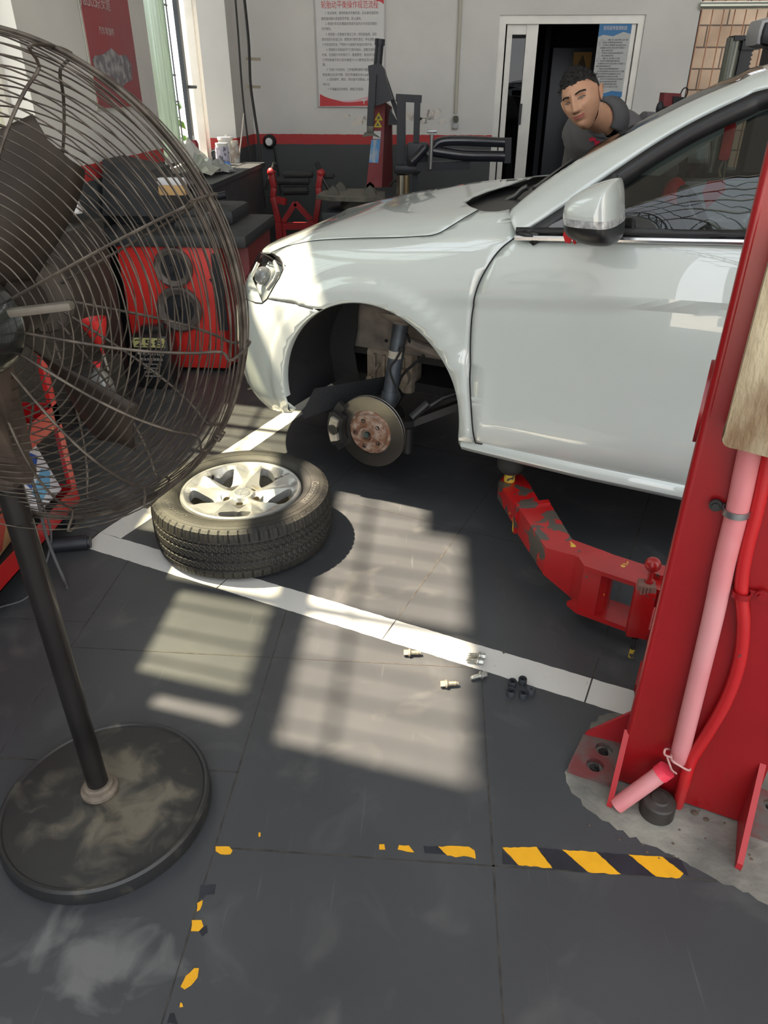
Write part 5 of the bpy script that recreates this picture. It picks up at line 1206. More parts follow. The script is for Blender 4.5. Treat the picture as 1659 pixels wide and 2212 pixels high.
# ---- pipe and switch on the back wall
pp = thing('wall_conduit', 'beige conduit running down to a small socket on the back wall', 'conduit', aty(985, 262, YB-.02))
c_ = MB(); a, b = aty(990, -80, YB-.02), aty(984, 245, YB-.02); c_.cyl(V(b.x, a.y, a.z), b, .014); c_.build('tube', mat('beige_conduit', (.45, .43, .37), .6), pp)
c_ = MB(); b = aty(984, 262, YB-.02); c_.box(b+V(0, 0, -.01), (.05, .035, .10), .008); c_.build('socket_box', mat('stained_white', (.42, .44, .44), .6, color2=(.12, .11, .09), vscale=30, mask=(.5, .6)), pp); c_ = MB(); c_.lathe([(0, 0), (.024, 0), (.024, .02), (0, .02)], b+V(0, -.02, .02), V(0, -1, 0), 16); c_.build('connector', mat('grimy_connector', (.10, .09, .07), .7), pp)
sm = MB()
for u, v, s_ in [(748, 250, .03), (775, 262, .05), (790, 255, .03), (880, 250, .06), (900, 256, .05), (930, 250, .07), (948, 240, .03), (955, 262, .04), (912, 262, .05), (765, 268, .03)]:
    c = aty(u, v, YB-.002); n = 14; sm.prism([c+V(s_*cos(2*pi*k/n)*(.7+.6*random.random()), 0, s_*.55*sin(2*pi*k/n)*(.6+.7*random.random())) for k in range(n)], V(0, .001, 0))
sm.build('trim_11', mat('wall_scuffs', (.66, .63, .58), .8, color2=(.22, .21, .20), vscale=28, mask=(.48, .66), stretch=(1, 1, .35)), None, 0)['kind'] = 'structure'
# ---- cables in the corner, round wall lamp
for k, (l, r_, lab) in enumerate([([(507, -20), (515, 80), (522, 180), (530, 260), (540, 340), (552, 430), (560, 500)], .008, 'thin black cable hanging in the back left corner, left one'), ([(526, -20), (537, 90), (541, 180), (549, 240), (558, 300), (563, 360), (572, 450)], .011, 'thick black cable hanging in the back left corner, right one')]):
    c_ = MB(); c_.tube(catmull([aty(u, v, 6.50 if u < 552 else 6.52) for u, v in l], 6), r_, 6); tag(c_.build('cable', RUB, None, 60), lab, 'cable')
for v_, lab in ((127, 'upper beige cable clip in the corner'), (187, 'lower beige cable clip in the corner')):
    c_ = MB(); a = aty(532, v_, 6.53); b = aty(562, v_+1, 6.53); c_.bar(a, b, .022, .02); tag(c_.build('cable_clip', mat('dusty_beige', (.30, .26, .20), .8)), lab, 'clip')
c_ = MB(); c_.tube(catmull([aty(u, v, 6.5) for u, v in [(527, 245), (520, 310), (513, 370), (508, 405), (502, 430)]], 5), .006, 6); tag(c_.build('white_rod', mat('pale_rod', (.55, .50, .47), .5)), 'thin pale rod leaning in front of the corner pilaster', 'rod')
wl_ = thing('work_lamp', 'black corded work lamp with round white face on the back wall', 'lamp', aty(582, 306, YB-.03))
c_ = MB(); a = aty(582, 306, YB-.03); c_.lathe([(0, .02), (.04, .018), (.058, .0), (.058, -.03), (0, -.03)], a, V(0, -1, 0), 28); c_.tube(catmull([aty(u, v, YB-.03) for u, v in [(590, 310), (597, 345), (603, 380), (606, 420)]], 5), .008, 6); c_.build('housing', BLK, wl_); c_ = MB(); c_.lathe([(0, .030), (.030, .028), (.032, .02)], a, V(0, -1, 0), 24); c_.build('face', mat('lamp_face', (.75, .78, .78), .3), wl_)
# ---- wheel lifting stand (red, black rollers)
DRS = mat('dull_stand_red', (.30, .016, .018), .45, var=.2)
ws_ = thing('roller_stand', 'red metal stand with black rollers against the back wall', 'stand', V(-1.17, 6.4, 0))
def q64(u, v, y=6.4): return aty(u, v, y)
for l, y in (([(586, 372), (592, 405), (590, 425), (602, 480)], 6.30), ([(693, 374), (688, 405), (690, 425), (682, 480)], 6.30)):
    P = [q64(u, v, y) for u, v in l]; g = MB()
    for a, b in zip(P, P[1:]): g.bar(a, b, .045, .05, up=(0, 1, 0), bev=.006)
    g.ball(P[0], .034); e = P[-1]; g.bar(e, V(e.x, e.y, .0), .05, .05, up=(0, 1, 0)); g.build('upright', DRS, ws_)
g = MB(); g.bar(q64(586, 428, 6.32), q64(618, 436, 6.3), .05, .04, up=(0, 1, 0)); a, b, c = q64(612, 480, 6.35), q64(638, 438, 6.35), q64(672, 475, 6.35); g.bar(a, b, .04, .04, up=(0, 1, 0)); g.bar(b, c, .04, .04, up=(0, 1, 0)); g.bar(q64(610, 488, 6.35), q64(680, 488, 6.35), .05, .06, up=(0, 1, 0)); g.bar(V(a.x, 6.35, 0), a, .04, .04); g.bar(V(c.x, 6.35, 0), c, .04, .04); g.build('cross_brace', DRS, ws_)
for l, r_ in (([(600, 391), (667, 391)], .030), ([(614, 378), (675, 377)], .026), ([(612, 412), (665, 411)], .034), ([(700, 381), (720, 380)], .020)):
    g = MB(); g.cyl(q64(*l[0], 6.35), q64(*l[1], 6.35), r_, n=18); g.cyl(q64(l[0][0]-4, l[0][1], 6.35), q64(l[1][0]+4, l[1][1], 6.35), r_*.35, n=10); g.build('roller', RUB, ws_)
for l in ([(590, 365), (594, 352)], [(690, 366), (684, 351)]):
    g = MB(); g.cyl(q64(*l[0], 6.3), q64(*l[1], 6.3), .018, n=12); g.build('grip', RUB, ws_)
for l in ([(583, 380), (574, 410)], [(695, 382), (712, 412)]):
    g = MB(); g.cyl(q64(*l[0], 6.3), q64(*l[1], 6.3), .012, n=8); g.build('gas_strut', DKM, ws_)
# ---- tyre changer
tc_ = thing('tyre_changer', 'tyre changer with tilting red column, warning stickers and grey turntable', 'machine', V(-.62, 6.1, 0))
def q61(u, v, y=6.1): return aty(u, v, y)
g = MB(); g.bbox((-.90, 5.85, 0), (-.40, 6.35, .60), .02); g.build('cabinet', mat('dark_machine', (.03, .035, .04), .5), tc_)
g = MB(); pts_ = [q61(u, v, 6.1) for u, v in [(690, 417)]]; z_ = .71
ol = [(-.945, 5.93), (-.80, 5.82), (-.56, 5.80), (-.42, 5.93), (-.44, 6.22), (-.60, 6.38), (-.80, 6.38), (-.93, 6.24)]
g.prism([V(x, y, z_) for x, y in ol], (0, 0, -.028)); g.cyl((-.68, 6.1, .5), (-.68, 6.1, .69), .10); g.build('turntable', mat('worn_table', (.16, .155, .13), .6, .5, var=.25, vscale=20), tc_)
for x, y in ((-.82, 5.95), (-.54, 5.98), (-.80, 6.25), (-.56, 6.25)):
    g = MB(); g.prism([V(x-.05, y, .71), V(x+.05, y, .71), V(x+.03, y, .75), V(x+.0, y, .775), V(x-.03, y, .75)], V(0, .05, 0)); g.build('clamp_jaw', mat('dull_jaw', (.12, .115, .10), .55, .6), tc_)
CR = mat('dull_red_column', (.22, .03, .035), .55, color2=(.42, .16, .17), vscale=3, mask=(.45, .7), stretch=(1, 1, .5))
g = MB(); A0, A1, B0, B1 = q61(791, 405, 6.25), q61(833, 405, 6.25), q61(811, 222, 6.25), q61(836, 222, 6.25); g.prism([A0, V(A1.x-.03, A1.y, A1.z), V(B1.x-.012, B1.y, B1.z), B0], V(0, .12, 0)); g.build('column', CR, tc_)
g = MB(); g.prism([V(A1.x-.03, A1.y+.002, A1.z), V(A1.x+.05, A1.y+.05, A1.z), V(B1.x+.03, B1.y+.05, B1.z-.03), V(B1.x-.012, B1.y+.002, B1.z)], V(0, .10, 0)); g.build('column', mat('dark_red_side', (.09, .012, .014), .5), tc_)
def onc(u, v): return q61(u, v, 6.247)
for v in (253, 268):
    g = MB(); c = onc(818-(v-253)*.12, v); g.prism([c+V(-.032, 0, -.022), c+V(.032, 0, -.022), c+V(0, 0, .034)], V(0, -.001, 0)); t_ = g.build('warning_sticker', mat('sticker_yellow', (.60, .48, .03), .5), tc_, 0)
    g = MB(); g.prism([c+V(-.013, -.0015, -.012), c+V(.013, -.0015, -.012), c+V(.004, -.0015, .004), c+V(-.004, -.0015, .008)], V(0, -.001, 0)); g.build('pictogram', INKB, t_, 0)
g = MB(); g.prism([onc(u, v) for u, v in [(808, 283), (823, 283), (822, 300), (805, 300)]], V(0, -.001, 0)); g.build('white_sticker', WPAP, tc_, 0)
g = MB(); g.prism([onc(u, v) for u, v in [(802, 302), (822, 301), (817, 352), (797, 351)]], V(0, -.001, 0)); g.build('blue_sticker', mat('scratched_blue', (.10, .30, .60), .5, color2=(.36, .42, .50), vscale=30, mask=(.5, .65), stretch=(1, 1, .3)), tc_, 0)
BM = mat('black_machine', (.022, .024, .03), .45, .3)
g = MB(); g.cyl(q61(821, 84), q61(816, 140), .030, n=20); g.cyl(q61(821, 84), q61(820, 98), .036, n=20); g.build('lift_cylinder', BM, tc_)
g = MB(); g.prism([q61(u, v, 6.05) for u, v in [(795, 142), (820, 136), (830, 150), (836, 180), (848, 215), (832, 222), (816, 228), (799, 230), (797, 170)]], V(0, .14, 0)); g.build('head', BM, tc_)
g = MB(); g.bar(q61(806, 160, 6.02), q61(800, 272, 6.02), .05, .05, up=(0, 1, 0)); g.bar(q61(803, 225, 6.0), q61(800, 275, 6.0), .028, .028, up=(0, 1, 0)); g.build('tool_shaft', BM, tc_)
g = MB(); c = q61(800, 286, 6.0); g.box(c+V(0, 0, .02), (.05, .05, .05), .01); g.prism([c+V(-.06, -.02, -.03), c+V(-.04, -.02, .0), c+V(.0, -.02, .01), c+V(.07, -.02, -.035), c+V(.02, -.02, -.02)], V(0, .05, 0)); g.build('mount_head', mat('dull_jaw', (.12, .115, .10), .55, .6), tc_)
g = MB(); g.bar(q61(826, 150, 6.2), q61(868, 275, 6.2), .03, .05, up=(0, 1, 0)); g.prism([q61(u, v, 6.22) for u, v in [(842, 235), (862, 270), (838, 270)]], V(0, .05, 0)); g.build('stay', BM, tc_)
g = MB(); g.tube(catmull([q61(842, 400), q61(850, 392), q61(860, 388), q61(868, 384)], 5), .008, 6); g.build('air_hose', RUB, tc_)
# ---- helper arm unit right of it
ha_ = thing('bead_press_tower', 'black bead press tower with twin posts, chrome cylinder and bent arms', 'machine', V(-.22, 6.1, 0))
g = MB()
a, b = q61(867, 212), q61(872, 372); g.bar(V(a.x, 6.1, a.z), V(a.x+.01, 6.1, .35), .065, .05, up=(0, 1, 0)); a2 = q61(902, 212); g.bar(V(a2.x, 6.1, a2.z), V(a2.x-.01, 6.1, .35), .045, .04, up=(0, 1, 0)); g.bar(q61(855, 211), q61(911, 214), .05, .016, up=(0, 1, 0)); g.build('twin_post', BM, ha_)
g = MB(); g.box(q61(902, 335, 6.05), (.16, .12, .17), .02); g.build('guide_block', BM, ha_); g = MB(); g.box(q61(880, 365, 6.05), (.20, .12, .06), .02); g.bbox((-.34, 6.0, 0), (-.05, 6.3, .40), .02); g.build('slide_block', BM, ha_)
g = MB(); c = q61(868, 375); g.cyl(V(c.x, 6.0, c.z), V(c.x, 6.0, .42), .034, n=20); g.build('chrome_cylinder', mat('dull_chrome', (.62, .58, .48), .25, 1.0), ha_); g = MB(); c = q61(879, 375); g.cyl(V(c.x, 6.0, c.z), V(c.x, 6.0, .42), .024, n=16); g.build('chrome_cylinder', mat('brassy_chrome', (.40, .30, .18), .3, 1.0), ha_)
for l, r_ in (([(1090, 308), (1000, 304), (955, 306), (938, 318), (925, 335)], .034), ([(1090, 338), (1010, 336), (960, 330), (935, 326)], .038), ([(920, 318), (905, 335), (890, 350)], .03)):
    g = MB(); g.tube(catmull([q61(u, v, 5.95) for u, v in l], 6), r_, 14); g.build('bent_arm', mat('gloss_black_tube', (.018, .02, .028), .22, coat=.5), ha_, 60)
g = MB(); g.bar(q61(1098, 298, 5.95), q61(1096, 352, 5.95), .045, .05, up=(0, 1, 0)); g.build('end_plate', BM, ha_); g = MB(); g.bar(q61(900, 360, 6.0), q61(1015, 356, 6.0), .05, .06, up=(0, 0, 1)); g.build('lower_arm', BM, ha_)
g = MB(); g.cyl(q61(933, 290, 5.9), q61(930, 365, 5.9), .014, n=12); g.box(q61(933, 284, 5.9), (.07, .05, .02), .004); g.build('threaded_rod', mat('dull_steel', (.32, .32, .33), .35, .9), ha_)
# ---- window opening with bars at the right, block wall outside
wb_ = MB(); xx = 2.06
while xx < 4.4: wb_.cyl((xx, YB+.1, .8), (xx+.0, YB+.1, 2.6), .0045, n=6); xx += .088
wb_.tube([V(2.05, YB+.12, 1.22), V(3.1, YB+.12, 1.66)], .006, 6); wb_.tube([V(2.5, YB+.12, 2.1), V(3.3, YB+.12, 1.7)], .006, 6)
tag(wb_.build('window_bars', mat('orange_primer_bar', (.42, .20, .11), .6)), 'thin orange primed bars in the opening at the top right', 'window bars')
wt = MB(); wt.cyl((2.0, YB-.03, 1.985), (4.4, YB-.03, 1.985), .026, n=14); tag(wt.build('steel_tube', mat('galvanised_tube', (.50, .52, .46), .35, .8)), 'horizontal galvanised tube across the barred opening at the right', 'tube')
def block_mat():
    m = bpy.data.materials.new('block_wall'); m.use_nodes = True; nt = m.node_tree; N = nt.nodes; L = nt.links; b = N['Principled BSDF']; g = N.new('ShaderNodeNewGeometry'); s = N.new('ShaderNodeSeparateXYZ'); c = N.new('ShaderNodeCombineXYZ'); k = N.new('ShaderNodeTexBrick')
    L.new(g.outputs['Position'], s.inputs[0]); L.new(s.outputs['X'], c.inputs[0]); L.new(s.outputs['Z'], c.inputs[1]); L.new(c.outputs[0], k.inputs['Vector']); k.inputs['Scale'].default_value = 1; k.inputs['Brick Width'].default_value = .4; k.inputs['Row Height'].default_value = .2; k.inputs['Mortar Size'].default_value = .008
    k.inputs['Color1'].default_value = (.42, .30, .21, 1); k.inputs['Color2'].default_value = (.50, .38, .28, 1); k.inputs['Mortar'].default_value = (.12, .09, .07, 1)
    nz = N.new('ShaderNodeTexNoise'); nz.inputs['Scale'].default_value = 4; nz.inputs['Detail'].default_value = 8; L.new(g.outputs['Position'], nz.inputs['Vector']); mx = N.new('ShaderNodeMix'); mx.data_type = 'RGBA'; mx.blend_type = 'MULTIPLY'; mx.inputs[0].default_value = .6; L.new(k.outputs[0], mx.inputs[6]); L.new(nz.outputs['Fac'], mx.inputs[7]); L.new(mx.outputs[2], b.inputs['Base Color']); b.inputs['Roughness'].default_value = .95
    return m
bw = MB(); bw.bbox((2.3, 9.6, -.1), (9, 9.8, 2.75)); tag(bw.build('block_wall', block_mat(), None, 0), 'sunlit concrete block wall seen outside the barred opening', 'wall')
ow = MB(); ow.bbox((-4.6, -2, -.1), (-4.4, 9, 2.1)); tag(ow.build('yard_wall', mat('beige_yard_wall', (.50, .46, .40), .9, var=.1), None, 0), 'beige yard wall outside the left windows', 'wall')
# plants outside the far window
for k, (cy, cz, lab) in enumerate([(9.0, 1.35, 'leafy green plant seen through the barred half of the far window')]):
    pr = thing('potted_plant', lab, 'plant', V(-2.75, 7.35, 0)); g = MB(); lf = MB(); random.seed(11)
    for j in range(7):
        a = random.random()*6.28; g.tube(catmull([V(-2.75, 7.35, .0), V(-2.75+.1*cos(a), 7.35+.1*sin(a), .7), V(-2.75+.25*cos(a), 7.35+.25*sin(a), 1.2+.3*random.random())], 5), .008, 5)
    for j in range(420):
        a = random.random()*6.28; r_ = .38*sqrt(random.random()); c = V(-2.75+r_*cos(a), 7.35+r_*sin(a), .55+1.05*random.random()); u_ = V(random.gauss(0, 1), random.gauss(0, 1), random.gauss(0, .6)).normalized(); w_ = u_.cross(V(random.gauss(0, 1), random.gauss(0, 1), random.gauss(0, 1))).normalized(); s_ = .035+.03*random.random()
        lf.add([c-u_*s_, c+w_*s_*.5, c+u_*s_, c-w_*s_*.5], [(0, 1, 2, 3)])
    g.build('stems', mat('plant_stem', (.10, .09, .04), .8), pr); lf.build('foliage', mat('leaf_green', (.09, .20, .03), .6, var=.4, vscale=6), pr, 0)
    g = MB(); g.lathe([(0, 0), (.12, 0), (.16, .28), (.15, .28), (.13, .24), (0, .24)], V(-2.75, 7.35, -.12), WZ, 24); g.build('pot', mat('clay_pot', (.30, .12, .06), .8), pr)
# ---- poster on the left wall (flat print, generic shapes for the product picture)
yl0, yl1, zl0, zl1 = 4.435, 5.10, 1.318, 2.3; xp = XL+.012
lp = thing('product_poster', 'red poster with grey product picture on the left wall', 'poster', V(xp, 4.77, 1.32))
MB().bbox((XL+.003, yl0-.02, zl0-.01), (XL+.008, yl1, zl1)).build('backing', mat('poster_edge', (.50, .50, .44), .6), lp, 0)
MB().bbox((XL+.008, yl0, zl0), (xp, yl1, zl1)).build('sheet', mat('poster_red', (.30, .028, .038), .4, color2=(.24, .07, .08), vscale=2.2, mask=(.4, .7)), lp, 0)
def lx(u, v): return atx(u, v, xp+.0015)
g = MB(); text_mb('yauto', lx(172, 8)+V(0, 0, 0), (0, 1, 0), (0, 0, 1), .085, .001, g, width=.22); text_mb('京安途', lx(208, 10)+V(0, 0, -.01), (0, 1, 0), (0, 0, 1), .07, .001, g, width=.19); text_mb('汽车零部件', lx(215, 72), (0, 1, 0), (0, 0, 1), .04, .001, g, width=.21); g.build('lettering', mat('faded_pink_ink', (.46, .36, .36), .6), lp, 0)
g = MB(); g.prism(list(reversed([lx(u, v) for u, v in [(199, 130), (205, 120), (222, 118), (240, 104), (258, 120), (272, 118), (284, 140), (286, 172), (272, 180), (262, 190), (245, 170), (225, 158), (205, 145)]])), V(-.0008, 0, 0)); g.build('picture', mat('picture_grey', (.16, .15, .17), .6, color2=(.36, .35, .36), vscale=18, mask=(.45, .6)), lp, 0)

# ================================================================== LEFT SIDE: MACHINE, BENCH, CART
# wheel balancer: red cabinet, black tray top with wheel-weight pockets
bl = thing('wheel_balancer', 'red wheel balancer with black tray top beside the car nose', 'machine', V(-1.5, 4.3, 0))
MR = mat('bright_machine_red', (.52, .025, .02), .38, var=.12, vscale=4); MRD = mat('dark_machine_red', (.17, .022, .024), .5, var=.15, vscale=4)
BLKP = mat('dusty_black_tray', (.020, .022, .025), .6, var=.35, vscale=14)
yF = 3.93
def qf(u, v, y=yF): return aty(u, v, y)
L0, L1 = qf(296, 800).x, qf(497, 805).x
g = MB(); g.bbox((L0, yF, .02), (L1, 4.62, .70), .025); g.build('cabinet', MR, bl)
g = MB(); g.bbox((qf(462, 600).x, yF-.012, .25), (qf(482, 600).x, yF, .66)); g.prism([V(qf(452, 600).x, yF-.01, qf(452, 603).z), V(qf(482, 600).x, yF-.01, qf(470, 590).z), V(qf(486, 640).x, yF-.01, qf(486, 640).z)], V(0, .012, 0)); g.build('dark_stripe', BM, bl)
g = MB(); g.bbox((L1, 4.05, .02), (L1+.14, 4.62, .70), .01); g.build('side_panel', MRD, bl)
for (u, v, r_) in ((375, 578, .105), (388, 668, .125)):
    c = qf(u, v, yF-.01); g = MB(); g.lathe([(r_*.62, -.02), (r_*.66, .01), (r_*.9, .022), (r_, .010), (r_, -.005)], c, V(0, -1, 0), 40); g.build('wheel_cone', mat('dusty_grey_ring', (.10, .085, .08), .6, .3, var=.3, vscale=20), bl)
    g = MB(); g.lathe([(0, .0), (r_*.64, .0)], c, V(0, -1, 0), 32); g.lathe([(0, .05), (.018, .05), (.02, .0)], c, V(0, -1, 0), 16); g.build('cone_core', BM, bl)
g = MB(); P = [(qf(270, 500).x, .70), (qf(270, 500).x, .80)]
g.bbox((L0-.12, yF-.03, .69), (L1+.17, 4.66, .755), .02); g.bbox((L0-.12, 4.25, .75), (L1+.02, 4.66, .83), .03); g.bbox((L0+.30, 4.02, .75), (L1-.04, 4.3, .80), .02); g.build('tray_top', BLKP, bl)
g = MB(); g.prism([V(L0-.16, 4.20, .80), V(L0+.26, 4.20, .80), V(L0+.14, 4.24, 1.03), V(L0-.12, 4.24, 1.08)], V(0, .30, 0)); g.build('hood_cover', BLKP, bl)
g = MB(); c = aty(374, 410, 4.15); g.box(c, (.145, .05, .05), .003); lo_b = g.build('orange_box_label', mat('carton_orange', (.48, .30, .13), .6), bl); g = MB(); g.box(c+V(0, 0, .042), (.145, .05, .035), .003); g.build('box_white_top', mat('carton_white', (.62, .62, .66), .5), bl)
# bench along the left wall
BN_ = mat('grey_bench', (.030, .034, .038), .6, var=.2, vscale=8)
g = MB(); g.bbox((XL+.02, 4.95, 0), (-1.46, 6.42, .86), .01); g.bbox((XL+.01, 4.9, .86), (-1.44, 6.46, .89)); tag(g.build('workbench', BN_), 'dark grey workbench under the far left window', 'bench')
def onb(u, y, z=.89): q = aty(u, 400, y); return V(q.x, y, z)
def item(name, label, cat, group=None): return name, label, cat, group
r = thing('extinguisher_can', 'dark red spray can standing on the bench by the window bars', 'can', onb(430, 6.0)); c = onb(430, 6.0); g = MB(); g.lathe([(0, 0), (.030, 0), (.031, .005), (.031, .16), (.02, .185), (0, .185)], c, WZ, 24); g.build('can_body', mat('dark_red_can', (.24, .015, .03), .35, coat=.3), r); g = MB(); g.cyl(c+V(0, 0, .185), c+V(0, 0, .215), .008); g.build('nozzle', mat('carton_white', (.62, .62, .66), .5), r)
r = thing('white_tub', 'tall white tub at the back of the bench beside the pilaster', 'tub', onb(497, 6.42)); c = onb(496, 6.42); g = MB(); g.lathe([(0, 0), (.052, 0), (.058, .17), (0, .17)], c, WZ, 28); g.build('tub_body', mat('white_plastic', (.62, .62, .60), .4), r); g = MB(); g.lathe([(.062, .165), (.062, .185), (0, .187)], c, WZ, 28); g.cyl(c+V(.01, 0, .187), c+V(.01, 0, .20), .01); g.build('lid', mat('white_plastic', (.62, .62, .60), .4), r)
r = thing('label_jar', 'white jar with yellow and violet label in front of the tub', 'jar', onb(487, 6.2)); c = onb(487, 6.2); g = MB(); g.lathe([(0, 0), (.052, 0), (.054, .12), (.045, .135), (0, .135)], c, WZ, 28); g.build('jar_body', mat('jar_label', (.42, .40, .50), .45, color2=(.10, .10, .13), vscale=30, mask=(.5, .56)), r); g = MB(); g.lathe([(.047, .13), (.047, .155), (0, .156)], c, WZ, 28); g.build('jar_lid', mat('white_plastic', (.62, .62, .60), .4), r); g = MB(); g.lathe([(.0545, .02), (.0555, .105)], c, WZ, 28, fn=lambda r_, h_, a: (r_ if 3.4 < a < 4.4 else .05, h_)); g.build('yellow_label', mat('yellow_label', (.62, .50, .05), .5), r); g = MB(); g.tube(catmull([c+V(-.05, 0, .10), c+V(-.08, 0, .09), c+V(-.075, 0, .05), c+V(-.05, 0, .04)], 5), .008, 8); g.build('handle', BM, r)
r = thing('brown_jar', 'small stained jar between the white tub and the pilaster', 'jar', onb(514, 6.4)); c = onb(514, 6.4); g = MB(); g.lathe([(0, 0), (.036, 0), (.036, .12), (.03, .14), (0, .14)], c, WZ, 20); g.build('jar_body', mat('stained_jar', (.30, .24, .20), .6, color2=(.5, .5, .48), vscale=25), r); g = MB(); g.lathe([(.033, .135), (.033, .16), (0, .16)], c, WZ, 20); g.build('jar_lid', mat('cream_lid', (.55, .52, .45), .5), r)
g = MB(); P = [onb(478, 5.9, .90), onb(492, 5.88, .93), onb(500, 5.85, .91)]; g.bar(P[0], P[1], .03, .02, bev=.006); g.bar(P[1], P[2], .04, .03, bev=.01); tag(g.build('blue_tool', mat('blue_plastic', (.02, .14, .55), .4)), 'blue handled tool lying on the bench', 'tool')
def crumple(name, c, s, m, label, cat, seed):
    random.seed(seed); g = MB(); rows = []
    for i in range(9):
        r_ = []
        for j in range(9): r_.append(Vector(c)+V((i/8-.5)*s[0]+random.gauss(0, .008), (j/8-.5)*s[1]+random.gauss(0, .008), s[2]*(.4+.6*random.random())*sin(pi*(i+1)/10)*sin(pi*(j+1)/10)+.002))
        rows.append(r_)
    g.grid(rows); tag(g.build(name, m, None, 0), label, cat)
PAPM = mat('crumpled_paper', (.50, .50, .47), .8); FILMM = mat('crumpled_film', (.30, .33, .29), .35, trans=.3)
crumple('paper_sheet', onb(412, 5.55), (.30, .25, .30), PAPM, 'crumpled white paper on the bench, topmost by the green curtain', 'paper', 2)
crumple('plastic_bag', onb(437, 5.4), (.26, .3, .16), FILMM, 'crumpled translucent plastic bag on the bench front edge', 'bag', 3)
crumple('plastic_bag', onb(472, 5.6), (.22, .2, .10), mat('grey_film', (.25, .26, .26), .4), 'grey crumpled bag next to the blue tool', 'bag', 4)
r = thing('spray_gun', 'black and red air tool lying on the balancer top', 'tool', aty(445, 440, 4.5)); c = aty(446, 428, 4.5)+V(0, 0, .02); g = MB(); g.cyl(c+V(-.07, 0, .0), c+V(.07, 0, -.01), .028, .02); g.bar(c+V(-.03, 0, -.01), c+V(-.05, 0, -.07), .03, .03); g.cyl(c+V(.07, 0, -.01), c+V(.12, 0, .0), .02); g.build('body', BM, r); g = MB(); g.ball(c+V(-.02, -.026, .01), .012); g.build('red_cap', REDF, r)
g = MB(); c = aty(450, 470, 4.25); g.bar(c+V(-.02, 0, .01), c+V(.03, 0, .02), .02, .015); g.ball(c+V(0, 0, .02), .012); tag(g.build('socket_bit', mat('bright_steel', (.7, .7, .7), .2, 1)), 'small shiny metal bit on the black tray', 'bit')
# wall shelf with sheet and red cone left of the bench
g = MB(); g.bbox((XL+.01, 2.35, 0), (-1.72, 3.85, .84), .01); tag(g.build('low_cabinet', mat('dark_cabinet', (.040, .036, .032), .7, var=.2)), 'dark low cabinet along the left wall behind the fan', 'cabinet')
g = MB(); c = aty(128, 448, 3.55); g.prism([c+V(-.10, 0, -.05), c+V(.09, 0, -.02), c+V(.08, .05, .16), c+V(-.04, .05, .14)], V(0, .004, 0)); tag(g.build('white_sheet', mat('sheet_white', (.55, .53, .55), .6)), 'white sheet leaning behind the fan blades at the left', 'sheet')
r = thing('traffic_cone', 'small red and white cone on the cabinet behind the fan', 'cone', aty(144, 420, 3.7)); c = aty(144, 412, 3.7); g = MB(); g.lathe([(.036, 0), (.012, .085), (0, .09)], c, WZ, 20); g.build('cone_top', mat('glow_red', (.60, .03, .04), .4), r); g = MB(); g.lathe([(.06, -.10), (.036, 0)], c, WZ, 20); g.build('cone_band', mat('sheet_white', (.55, .53, .55), .6), r)
# ---- floor items: jug, oil bottle with funnel
r = thing('oil_drum', 'black oil jug with yellow and white label by the balancer foot', 'jug', V(-1.50, 3.72, 0)); c = V(-1.50, 3.72, 0)
g = MB(); g.box(c+V(0, 0, .15), (.20, .16, .30), .03); g.box(c+V(0, 0, .31), (.12, .07, .05), .02); g.cyl(c+V(.05, 0, .30), c+V(.05, 0, .345), .02); g.build('jug_body', mat('black_jug', (.012, .012, .013), .35, coat=.2), r)
yy = c.y-.082
g = MB(); g.bbox((c.x-.085, yy-.001, .235), (c.x+.085, yy+.002, .285)); g.build('yellow_band', mat('jug_yellow', (.40, .38, .16), .6), r, 0)
g = MB(); text_mb('258', V(c.x-.075, yy-.003, .243), (1, 0, 0), (0, 0, 1), .05, .001, g, width=.15); g.build('band_print', BM, r, 0)
g = MB(); text_mb('●发动机油', V(c.x-.07, yy-.003, .195), (1, 0, 0), (0, 0, 1), .032, .001, g, width=.14); text_mb('高级合成润滑油', V(c.x-.06, yy-.003, .165), (1, 0, 0), (0, 0, 1), .016, .001, g, width=.12)
for k in range(4): text_mb('适用于各类汽油车型', V(c.x-.05, yy-.003, .14-.022*k), (1, 0, 0), (0, 0, 1), .010, .001, g, width=.10-.01*k)
g.build('label_print', mat('label_grey', (.40, .38, .38), .6), r, 0)
r = thing('oil_bottle', 'silver grey oil bottle standing on the floor under the red funnel', 'bottle', V(-1.53, 3.08, 0)); c = V(-1.53, 3.08, 0)
rows = []
for z, w, d in [(0, .04, .03), (.002, .06, .045), (.02, .064, .048), (.14, .064, .048), (.17, .056, .044), (.20, .058, .046), (.25, .052, .044), (.285, .036, .032), (.30, .02, .02), (.305, .018, .018), (.325, .018, .018)]:
    rows.append([c+V(w*abs(cos(a))**.7*(1 if cos(a) > 0 else -1), d*abs(sin(a))**.7*(1 if sin(a) > 0 else -1), z) for a in [2*pi*k/28 for k in range(28)]])
g = MB(); g.grid(rows, closed=True); g.build('bottle_body', mat('silver_plastic', (.22, .225, .22), .35, .3), r, 60)
g = MB(); g.cyl(c+V(0, 0, .32), c+V(0, 0, .34), .02); g.build('red_cap', mat('glow_red', (.60, .03, .04), .4), r)
g = MB(); g.prism([c+V(.050, -.048, .20), c+V(.066, -.02, .12), c+V(.066, -.02, .03), c+V(.02, -.049, .03)], V(.001, -.001, 0)); g.build('label', mat('dark_label', (.03, .03, .06), .5), r, 0)
r = thing('funnel', 'red plastic funnel above the grey oil bottle at the cabinet edge', 'funnel', aty(208, 720, 3.20)); c = aty(216, 742, 3.20); tp_ = aty(200, 690, 3.20)
